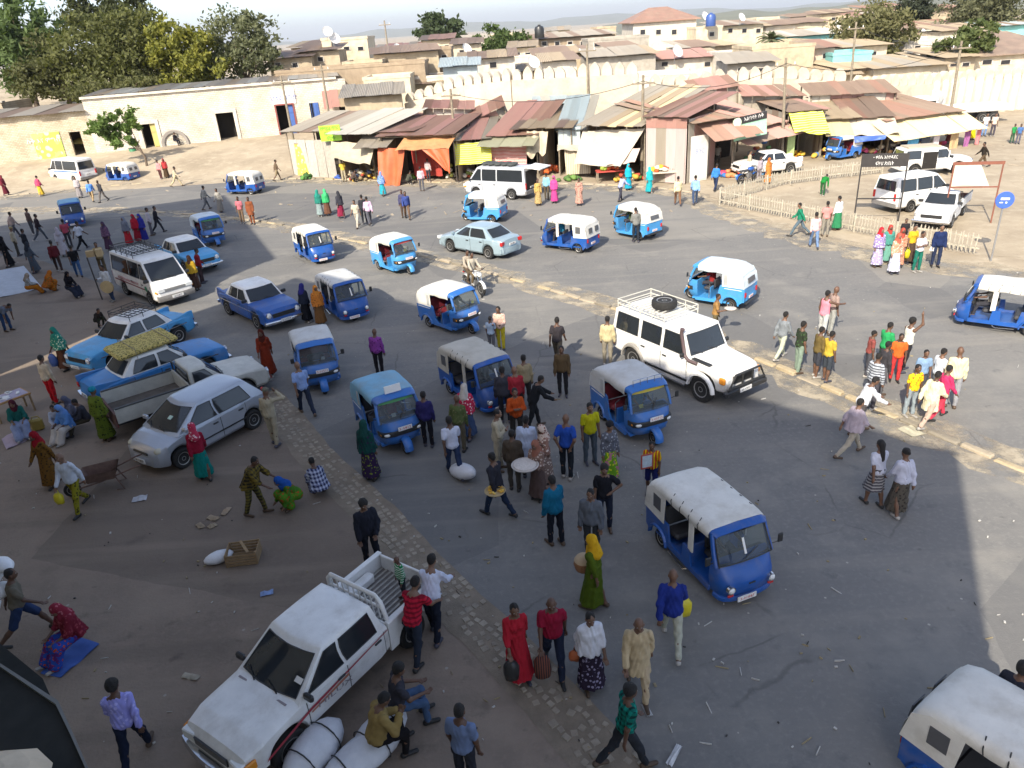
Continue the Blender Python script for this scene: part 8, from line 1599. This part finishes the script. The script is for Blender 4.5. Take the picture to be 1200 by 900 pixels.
# seated on the bundles, in the pickup, on vehicles
def on(veh, x, y, z, face, h, pose, top, bot, head, lab, res=.02, f=False):
    M = Matrix.LocRotScale(veh.location, veh.rotation_euler, veh.scale); p = M @ Vector((x, y, z)); a = 90-math.degrees(veh.rotation_euler.z)+face
    return person(p, a, h, pose, top, bot, head, lab, res, f)
on(PICK, -1.95, .35, .74, 20, .98, 'stand', 'ls:1c7a44/hstripe/b8c4b8', 'tr:2a2c34', 'b:', 'small child in green striped top standing in the pickup bed', .011)
C['bund1'] = PX(447, 893, 1.70, 60, 'phone', 'jk:8f7a4a', 'tr:1c1a1c', 'h', 'man in tan jacket sitting on the white bundle with a phone'); C['bund2'] = PX(470, 852, 1.70, 70, 'seat', 'ss:3a3a42', 'tr:4a6284', 'a', 'man in charcoal T-shirt and jeans sitting on the white bundle')
PX(549, 925, 1.68, 20, 'stand', 'ss:6a7a9a', 'tr:2a2c34', 'h', 'man in slate blue top at the foot of the hotel'); PX(1168, 880, 1.72, 60, 'stand', 'jk:2a2c36', 'tr:2c2c34', 'a', 'youth in dark jacket with striped collar behind the creased hood rickshaw')
sh_ = ['7a86a0', '2a7a9a', '8a2a2a', 'a8a090', '4a5a3a', '5a4a6a', 'c0b8a8', '3a4a7a']
for i, (k, nm) in enumerate([('a', 'white hooded rickshaw with hung cross'), ('b', 'rickshaw beside the off-roader'), ('c', 'rickshaw with light blue hood'), ('d', 'beige hooded rickshaw'), ('e', 'rickshaw passing the median'), ('f', 'dark blue rickshaw beside the orange wrap'), ('h', 'rickshaw near the far median'), ('i', 'bright blue open rickshaw'), ('j', 'rickshaw leaving the lane shade'), ('o', 'deep blue rickshaw driving to the market'), ('q', 'sky blue rickshaw with ice blue hood'), ('r', 'rickshaw past the round road sign'), ('p', 'light blue rickshaw with waiting man')]):
    cab = k in 'adfhor'; on(T[k], .38 if cab else .24, 0, .30, 0, 1.6, 'drive', 'ss:'+sh_[i % 8], 'tr:3a3a40', 'h', 'driver at the handlebar of the '+nm, .026)
    if i in (0, 1, 4, 6, 7): on(T[k], -.62 if cab else -.42, .26, .24, 0, 1.55, 'seat', 'ls:'+sh_[(i+3) % 8], 'tr:44403c', 'h', 'passenger on the bench of the '+nm, .026)
on(MOTO, -.12, 0, .36, 0, 1.62, 'ride', 'ls:b0a898', 'tr:6a5a44', 'h', 'rider in pale shirt steering the white motorcycle', .024); on(MOTO, -.52, 0, .38, 0, 1.62, 'ride', 'ls:a89c8c', 'tr:5a4e40', 'h', 'pillion rider on the white motorcycle', .024)
# ---------------------------------------------------------------- bags, trays, loads, litter
def rough(b, k, seed=0):
    r = random.Random(seed); b.v = [(x+r.uniform(-k, k), y+r.uniform(-k, k), z+r.uniform(-k, k)) for x, y, z in b.v]; return b
def sack(lab, loc, d, m, rz=0., seed=1, tie=True, tilt=0., cat='sack', group=None):
    t = thing('sack', lab, cat, loc, rz, group); b = MB(); n = 14; rings = []; r = random.Random(seed)
    for i in range(11):
        u = i/10; k = (math.sin(math.pi*min(1, max(.0, u)))**.45) if 0 < u < 1 else .12; k = max(k, .25 if u < .5 else .12)
        rings.append([((u-.5)*d[0], math.cos(a)*d[1]/2*k*(1+r.uniform(-.05, .05)), math.sin(a)*d[2]/2*k*(1+r.uniform(-.05, .05))) for a in [2*math.pi*j/n for j in range(n)]])
    b.loft(rings, cap=True); o = part('cloth', b, m, t, 70); o.location = (0, 0, d[2]/2*.96); o.rotation_euler = (0, tilt, 0)
    if tie:
        for u in (-.25, .2):
            q = MB(); q.tube([(u*d[0], math.cos(a)*d[1]/2*.99, d[2]*.48+math.sin(a)*d[2]/2*.99) for a in np.linspace(0, 2*math.pi, 17)], .012, 5, False); part('cord', q, M_BLK, t)
    return t
M_SACKW = mat('white_woven_sack', (.66, .67, .70), .6, var=.12, scale=5, bump=.5, bscale=6)
g = G(372, 893); sack('big white bundle tied with cord beside the pickup wheel', g, (1.2, .66, .6), M_SACKW, 1.05, 3, group='white bundles by the pickup')
g = G(428, 895); sack('long white bundle the man in tan jacket sits on', g, (1.5, .62, .44), M_SACKW, .75, 5, group='white bundles by the pickup'); g = G(447, 868); sack('flat white bundle the man in jeans sits on', g, (1.1, .6, .42), M_SACKW, .9, 6, group='white bundles by the pickup')
def bag(lab, loc, d, m, name='bag', strap=True, rz=0.):
    t = thing(name, lab, 'bag', loc, rz); b = MB(); rings = []
    for z, k in ((-1, .55), (-.95, .8), (-.6, 1.0), (-.2, .95), (.0, .7), (.12, .3)): rings.append([(math.cos(a)*d[0]/2*k, math.sin(a)*d[1]/2*k, z*d[2]) for a in [2*math.pi*j/12 for j in range(12)]])
    rough(b.loft(rings, cap=True), .012, int(abs(loc[0]*100))); part('pouch', b, m, t, 80)
    if strap: q = MB(); q.tube([(-.05, 0, .1*d[2]), (-.03, 0, .12), (.03, 0, .12), (.05, 0, .1*d[2])], .01, 5); part('handle', q, m, t)
    return t
h_ = lambda k, l=False, dz=-.12: hand(C[k], l)+Vector((0, 0, dz))
bag('black plastic bag carried by the woman in red dress', h_('red', 0), (.27, .2, .36), M_BLK); bag('striped woven bag carried by the man in crimson polo', h_('polo', 0), (.30, .16, .46), fabric('7a4a3a', 'vstripe', '2a2a30', 2.))
bag('yellow plastic bag carried by the man in blue hooded jacket', h_('bluej', 0), (.36, .2, .36), mat('yellow_plastic', (.60, .50, .02), .4)); bag('yellow bag held by the man in white shirt and patterned trousers', h_('whty', 0), (.24, .18, .26), mat('yellow_plastic', (.6, .5, .02)))
bag('blue bag carried by the woman in pale teal wrap', h_('tealsh', 0), (.3, .2, .42), mat('blue_plastic', (.05, .2, .5), .4)); bag('yellow bag held by the woman in amber top', h_('yelw', 0), (.24, .16, .34), mat('yellow_plastic', (.6, .5, .02))); bag('orange handbag under the white shawl', h_('shawl', 0, -.05), (.30, .12, .2), mat('orange_leather', (.45, .12, .04), .5))
# basket of the woman in olive robe
p = h_('green', 0, .02); t = thing('basket', 'round brown woven basket held by the woman in olive robe', 'basket', p); part('bowl', MB().lathe([(.08, -.16), (.17, -.12), (.20, 0), (.18, .08), (.15, .08), (.15, 0), (.1, -.1)], seg=16), mat('woven_straw', (.30, .14, .06), .9, bump=.6, bscale=60), t, 50); part('lid', MB().lathe([(.19, .08), (.15, .14), (.05, .18)], seg=16), mat('straw_pale', (.45, .33, .2), .9), t, 60)
def tray(lab, loc, r, m, fill, cols, seed):
    t = thing('tray', lab, 'tray', loc); part('dish', MB().lathe([(.02, 0), (r*.85, 0), (r, .04), (r*.97, .05), (r*.82, .015), (.02, .015)], seg=22), m, t, 40); rr = random.Random(seed)
    for k in range(fill):
        a, q = rr.uniform(0, 6.3), math.sqrt(rr.random())*r*.75; b = MB(); b.blob((math.cos(a)*q, math.sin(a)*q, .035+.03*rr.random()), (.07, .055, .04), 7, 5); part('fruit', b, mat('fruit_%s' % cols[k % len(cols)], cols[k % len(cols)], .6), t, 180)
tray('flat basket of yellow fruit on the dark shirted man\'s hand', h_('traym', 1, .10), .24, mat('woven_straw_p', (.5, .38, .2), .9), 26, ['d8a83a', 'c8922e', 'e0bc5a'], 2)
t = thing('bread_tray', 'round pale bread tray held between the rust scarf woman and teal jacket', 'tray', hand(C['trayw'])+Vector((0, 0, .03))); part('dish', MB().lathe([(.02, 0), (.28, 0), (.32, .05), (.30, .06), (.26, .02), (.02, .02)], seg=22), mat('pale_basketry', (.55, .5, .45), .9), t, 40); part('bread', MB().lathe([(.27, .02), (.26, .06), (.15, .085), (.02, .09)], seg=20), mat('flat_bread', (.62, .56, .50), .95, var=.25, scale=20), t, 60)
t = thing('bread_plate', 'oval bread plate carried by the boy in tan shirt', 'plate', hand(C['lcman'])+Vector((.1, 0, .03))); part('dish', MB().lathe([(.02, 0), (.17, 0), (.2, .03), (.17, .015), (.02, .015)], seg=18), mat('pale_basketry', (.55, .5, .45)), t, 40); part('bread', MB().lathe([(.16, .016), (.14, .05), (.02, .06)], seg=16), mat('flat_bread', (.6, .55, .5)), t, 60)
t = thing('framed_picture', 'framed pale picture held by the boy in striped shirt', 'picture', hand(C['stripe'])+Vector((.06, -.04, .16)), .25); part('frame', MB().box((0, 0, .17), (.30, .02, .03)).box((0, 0, -.17), (.30, .02, .03)).box((-.135, 0, 0), (.03, .02, .31)).box((.135, 0, 0), (.03, .02, .31)), mat('red_frame', (.35, .06, .04), .5), t); part('print', MB().box((0, .004, 0), (.24, .01, .31)), mat('pale_print', (.5, .6, .65), .5, var=.3, scale=12), t)
t = thing('papers', 'folded white papers in the navy jacket man\'s hand', 'papers', hand(C['suit'])); part('sheet', MB().box((0, 0, 0), (.22, .02, .16), .2, .3), M_PLATE, t)
t = thing('water_bottle', 'clear water bottle in the pale blue shirt man\'s hand', 'bottle', hand(C['lblue'])); part('bottle', MB().lathe([(.03, -.1), (.034, -.09), (.034, .06), (.012, .1), (.012, .12)], seg=12), mat('pet_plastic', (.6, .65, .7), .15), t, 60); part('cap', MB().lathe([(.014, .12), (.014, .14)], seg=10), mat('blue_plastic', (.05, .2, .5)), t)
t = thing('carried_pole', 'long dark pole held by the man in white shirt behind the saloons', 'pole', hand(C['l20'])); part('shaft', MB().tube([(.05, -.1, -.9), (-.15, .1, 1.0)], .03, 7), M_IRON, t); t2 = thing('sieve', 'round pale sieve carried at the long dark pole', 'sieve', hand(C['l20'], 1)+Vector((-.1, -.1, 0))); part('hoop', MB().lathe([(.27, -.05), (.28, -.05), (.28, .05), (.27, .05)], axis='Y', seg=22), mat('woven_straw_p', (.5, .38, .2)), t2, 40); part('mesh', MB().lathe([(.01, -.01), (.268, -.01), (.268, .01), (.01, .01)], axis='Y', seg=22), mat('sieve_cloth', (.55, .5, .42)), t2)
t = thing('cartons', 'two tan cartons held by the man in sand shirt', 'cartons', hand(C['l19'])+Vector((0, -.1, .05)), .4); part('carton', MB().cbox((-.2, 0, .12), (.36, .3, .3), .01), mat('cardboard', (.45, .32, .16), .9), t); part('carton', MB().cbox((.2, .02, .1), (.3, .3, .36), .01), mat('cardboard_2', (.52, .38, .2), .9), t)
sack('white sack pulled by the man in white T-shirt', G(543, 561)+Vector((0, 0, .02)), (.95, .46, .42), M_SACKW, 2.3, 8, False, .25)
p = hand(C['stridem'])
for k, (dx, dy, dz, s_) in enumerate([(-.35, .1, .95, .62), (-.45, .25, 1.25, .6), (-.6, .1, .7, .55), (-.2, .3, 1.45, .5)]):
    q = C['stridem'].location+Vector((dx, dy, dz)); sack('white plastic sack slung on the striding porter', q, (s_, s_*.7, s_*.5), mat('white_plastic_sack', (.72, .73, .75), .4, var=.1, bump=.5, bscale=8), rnd.uniform(0, 3), 20+k, False, hump(.5), group='sacks on the porter\'s shoulder')
# wheelbarrow
wbw = thing('wheelbarrow', 'rusty upturned wheelbarrow left on the trodden earth', 'wheelbarrow', G(124, 573), .35); MR = mat('rusty_steel', (.17, .10, .075), .8, var=.4, scale=8)
b = MB(); b.loft([[(x*k, y*k, z) for x, y in ((-.42, -.28), (.45, -.32), (.45, .32), (-.42, .28))] for z, k in ((.62, 1.), (.36, .72), (.38, .70), (.63, .96))], cap=False); b.add([(x*.70, y*.70, .38) for x, y in ((-.42, -.28), (.45, -.32), (.45, .32), (-.42, .28))], [(0, 1, 2, 3)]); part('tub', b, MR, wbw)
for s_ in (1, -1): part('handle', MB().tube([(-.75, s_*.12, .22), (.0, s_*.2, .34), (.85, s_*.30, .58), (1.0, s_*.3, .6)], .02, 6), MR, wbw); part('leg', MB().tube([(.35, s_*.22, .4), (.48, s_*.26, .02), (.3, s_*.22, .03)], .018, 6), MR, wbw)
wheel(wbw, -.72, 0, .20, .07)
# slatted crate and white plastic bag
cr = thing('wooden_crate', 'open slatted wooden crate lying on the trodden earth', 'crate', G(287, 655), .1); MW = mat('crate_wood', (.34, .23, .12), .85, var=.35, scale=9)
for k in range(4):
    for s_ in (1, -1): part('slat', MB().box((0, s_*.25, .05+k*.075), (.66, .016, .055)), MW, cr); part('end_slat', MB().box((s_*.33, 0, .05+k*.075), (.016, .48, .055)), MW, cr)
for x in (-.31, .31):
    for y in (-.23, .23): part('corner_post', MB().box((x, y, .16), (.035, .035, .33)), MW, cr)
for k in range(5): part('floor_slat', MB().box((0, -.2+k*.1, .012), (.64, .07, .016)), MW, cr)
part('cross_slat', MB().box((.05, 0, .33), (.06, .52, .016), .5), MW, cr); sack('crumpled white bag beside the slatted crate', G(258, 658), (.62, .34, .26), mat('white_plastic_sack', (.72, .73, .75)), .5, 31, False)
# ground sheets, trinket table, jerry basket
def spread(name, lab, px, m, cat='ground sheet', seed=1):
    pts = [G(*p) for p in px]; c = sum(pts, Vector())/4; t = thing(name, lab, cat, c); b = cloth(*(p-c+Vector((0, 0, .03)) for p in (pts[0], pts[1], pts[3], pts[2])), n=12, m=10, sag=0, wave=.015, seed=seed); o = len(b.v); b.v += [(x, y, z-.012) for x, y, z in b.v]; b.f += [tuple(i+o for i in reversed(f)) for f in b.f]; part('cloth', b, m, t, 180); return t
spread('ground_sheet', 'white plastic sheet with goods laid out by the left crowd', [(-25, 322), (28, 312), (50, 338), (-12, 352)], mat('white_sheet_cloth', (.5, .52, .56), .6, var=.2, scale=3)); spread('ground_sheet', 'blue cloth under the woman in maroon wrap', [(48, 790), (95, 748), (117, 756), (72, 795)], mat('blue_ground_cloth', (.05, .12, .40), .8), seed=3); spread('ground_sheet', 'pale pink mat beside the woman in sea green shawl', [(2, 515), (28, 500), (42, 512), (8, 528)], mat('pink_mat', (.42, .33, .38), .85), seed=4)
tt = thing('trinket_table', 'trinket table covered with white packets in a sun patch', 'table', G(17, 486), .9); part('table_top', MB().cbox((0, 0, .62), (1.1, .75, .06), .01), mat('orange_wood', (.40, .22, .08), .7), tt); part('cloth', MB().box((0, 0, .656), (1.0, .66, .008)), mat('lilac_cloth', (.4, .36, .45), .8), tt)
for x in (-1, 1):
    for y in (-1, 1): part('leg', MB().box((x*.5, y*.32, .3), (.05, .05, .6)), MW, tt)
for k in range(14):
    o = thing('packet', 'small white packet on the trinket table', 'packet', Vector(tt.location)+Matrix.Rotation(.9, 3, 'Z') @ Vector((rnd.uniform(-.42, .42), rnd.uniform(-.28, .28), .662)), rnd.uniform(0, 3), 'packets on the trinket table'); s_ = rnd.uniform(.09, .2); part('wrapper', MB().cbox((0, 0, .02), (s_, s_*.7, .04), .01), mat('white_packet', (.7, .7, .68), .5), o)
t = thing('jerry_can', 'yellow jerry can beside the woman in sea green shawl', 'jerry can', G(46, 504), .4); part('can', MB().cbox((0, 0, .2), (.34, .2, .38), .05), mat('dull_yellow_plastic', (.35, .25, .05), .5), t); part('handle', MB().tube([(-.1, 0, .38), (-.06, 0, .46), (.08, 0, .46), (.12, 0, .38)], .018, 6), mat('dull_yellow_plastic', (.35, .25, .05)), t)
# parasol and bin by the white building
p = G(104, 188, .6); t = thing('parasol', 'yellow parasol shading a stall by the white building', 'parasol', p); part('pole', MB().tube([(0, 0, 0), (0, 0, 2.2)], .03, 6), M_POLE, t); b = MB(); b.lathe([(1.25, 1.75), (.9, 1.98), (.5, 2.15), (.05, 2.25)], seg=10, cap=False); part('canopy', b, mat('parasol_yellow', (.62, .48, .12), .8), t)
t = thing('green_bin', 'green barrel bin at the garage doorway', 'bin', G(158, 185, .8)+Vector((0, 0, -.02))); part('drum', MB().lathe([(.3, 0), (.33, .1), (.31, .45), (.33, .85), (.3, .9)], seg=16), mat('bin_green', (.05, .22, .10), .5), t, 40); part('rim', MB().lathe([(.32, .9), (.35, .9), (.35, .95), (.32, .95)], seg=16), M_BLK, t)
# dark awning boards fixed to the hotel front, and a beige parasol under them
def slab(nm, parent, pxs, z, m, th=.06, tilt=0.):
    pts = [G(x, y, z+tilt*i) for i, (x, y) in enumerate(pxs)]; n = len(pts); b = MB(); b.add([tuple(p) for p in pts]+[tuple(p-Vector((0, 0, th))) for p in pts], [tuple(range(n)), tuple(range(2*n-1, n-1, -1))]+[(i, (i+1) % n, n+(i+1) % n, n+i) for i in range(n)]); return part(nm, b, m, parent)
aw = thing('hotel_awning', 'dark grey metal awning boards jutting from the hotel front', 'awning'); slab('awning_board', aw, [(-60, 715), (0, 754), (50, 795), (60, 818), (0, 785), (-60, 752)], 4.6, mat('dark_metal', (.035, .036, .034), .9, var=.25, spec=.1)); slab('awning_board', aw, [(-60, 742), (0, 779), (67, 823), (84, 860), (104, 905), (120, 960), (-60, 960)], 4.9, mat('dark_metal', (.045, .046, .044)))
slab('awning_edge', aw, [(0, 777), (68, 821), (85, 858), (106, 906), (103, 907), (82, 860), (65, 825), (0, 781)], 4.93, mat('edge_grey', (.16, .16, .15), .5), .04)
t = thing('beige_parasol', 'beige parasol top at the foot of the hotel wall', 'parasol', G(-18, 915, 5.2)); b = MB(); b.lathe([(.42, -.16), (.30, -.03), (.15, .05), (.01, .08)], seg=10, cap=False); part('canopy', b, mat('parasol_beige', (.55, .46, .34), .8), t); part('pole', MB().tube([(0, 0, .06), (0, 0, -5.15)], .025, 6), M_IRON, t)
# cardboard and paper lying about: the larger pieces each a thing, scraps as one scatter
for k, (px, py, w_, d_, c, lab) in enumerate([(250, 608, .30, .16, (.36, .27, .17), 'flattened tan cardboard piece nearest the crate'), (265, 600, .32, .15, (.40, .30, .2), 'flattened tan cardboard strip beside the checked wrap'), (235, 617, .26, .14, (.33, .25, .16), 'curled tan cardboard piece left of the others'), (249, 617, .2, .17, (.36, .28, .18), 'square tan cardboard piece among the others'), (164, 585, .34, .26, (.5, .5, .52), 'crumpled newspaper sheet below the wheelbarrow'), (313, 696, .26, .14, (.25, .35, .6), 'blue and white packet lying beside the pickup'), (224, 794, .32, .12, (.42, .37, .28), 'pale wood chip lying before the pickup bonnet'), (1068, 506, .42, .5, (.5, .46, .33), 'pale paper sheet at the median by the far crowd'), (758, 833, .10, .26, (.5, .5, .5), 'white paper strip near the beige shirted man'), (790, 886, .1, .4, (.6, .6, .6), 'white paper ribbon near the teal checked shirt')]):
    b = cloth((-w_/2, -d_/2, 0), (w_/2, -d_/2, 0), (-w_/2, d_/2, 0), (w_/2, d_/2, 0), n=6, m=5, sag=-.03, wave=.012, seed=k); b.v = [(x, y, z+.03) for x, y, z in b.v]; o = len(b.v); b.v += [(x, y, z-.006) for x, y, z in b.v]; b.f += [tuple(i+o for i in reversed(f)) for f in b.f]
    t = part('paper_litter', b, mat('litter_%d' % k, c, .85, var=.3, scale=9), None); t.location = G(px, py); t.rotation_euler = (0, 0, rnd.uniform(0, 3)); tag(t, lab, 'litter')
def scatter(nm, n, region, smin, smax, m, seed, flat=.4):
    r = random.Random(seed); b = MB(); k = 0
    while k < n:
        px, py = r.uniform(*region[0]), r.uniform(*region[1]); 
        g = G(px, py); s_ = r.uniform(smin, smax); a = r.uniform(0, 3.2); L = s_*r.choice((1, 1, 1.6, 4)); w_ = s_*r.uniform(.3, .8) if L < 2*s_ else s_*.25
        b.box((g.x, g.y, .018), (L, w_, .012+.02*r.random()), a, hump(.4), hump(.3)); k += 1
    return stuff(part(nm, b, m))
scatter('paper_scraps', 150, ((0, 1200), (300, 900)), .02, .06, mat('scrap_white', (.52, .50, .46), .9), 5); scatter('straw_scraps', 150, ((0, 1200), (330, 900)), .025, .055, mat('scrap_straw', (.32, .26, .15), .9), 6); scatter('dark_scraps', 60, ((0, 1200), (300, 900)), .02, .04, mat('scrap_dark', (.045, .04, .036), .9), 7); scatter('bank_stones', 260, ((0, 1200), (165, 260)), .08, .28, mat('scrap_stone', (.36, .30, .22), .9), 8)
# ---------------------------------------------------------------- thin dusty air over the town and hills
b = MB(); b.box((0, 6000, 105), (34000, 26000, 290)); hz = stuff(part('haze', b, None)); hm = bpy.data.materials.new('haze_air'); hm.use_nodes = True; n = hm.node_tree; n.nodes.clear()
vo = n.nodes.new('ShaderNodeVolumePrincipled'); vo.inputs['Density'].default_value = 9e-5; vo.inputs['Color'].default_value = (.92, .94, .97, 1); vo.inputs['Anisotropy'].default_value = .2; ou = n.nodes.new('ShaderNodeOutputMaterial'); n.links.new(vo.outputs[0], ou.inputs['Volume']); hz.data.materials.append(hm)
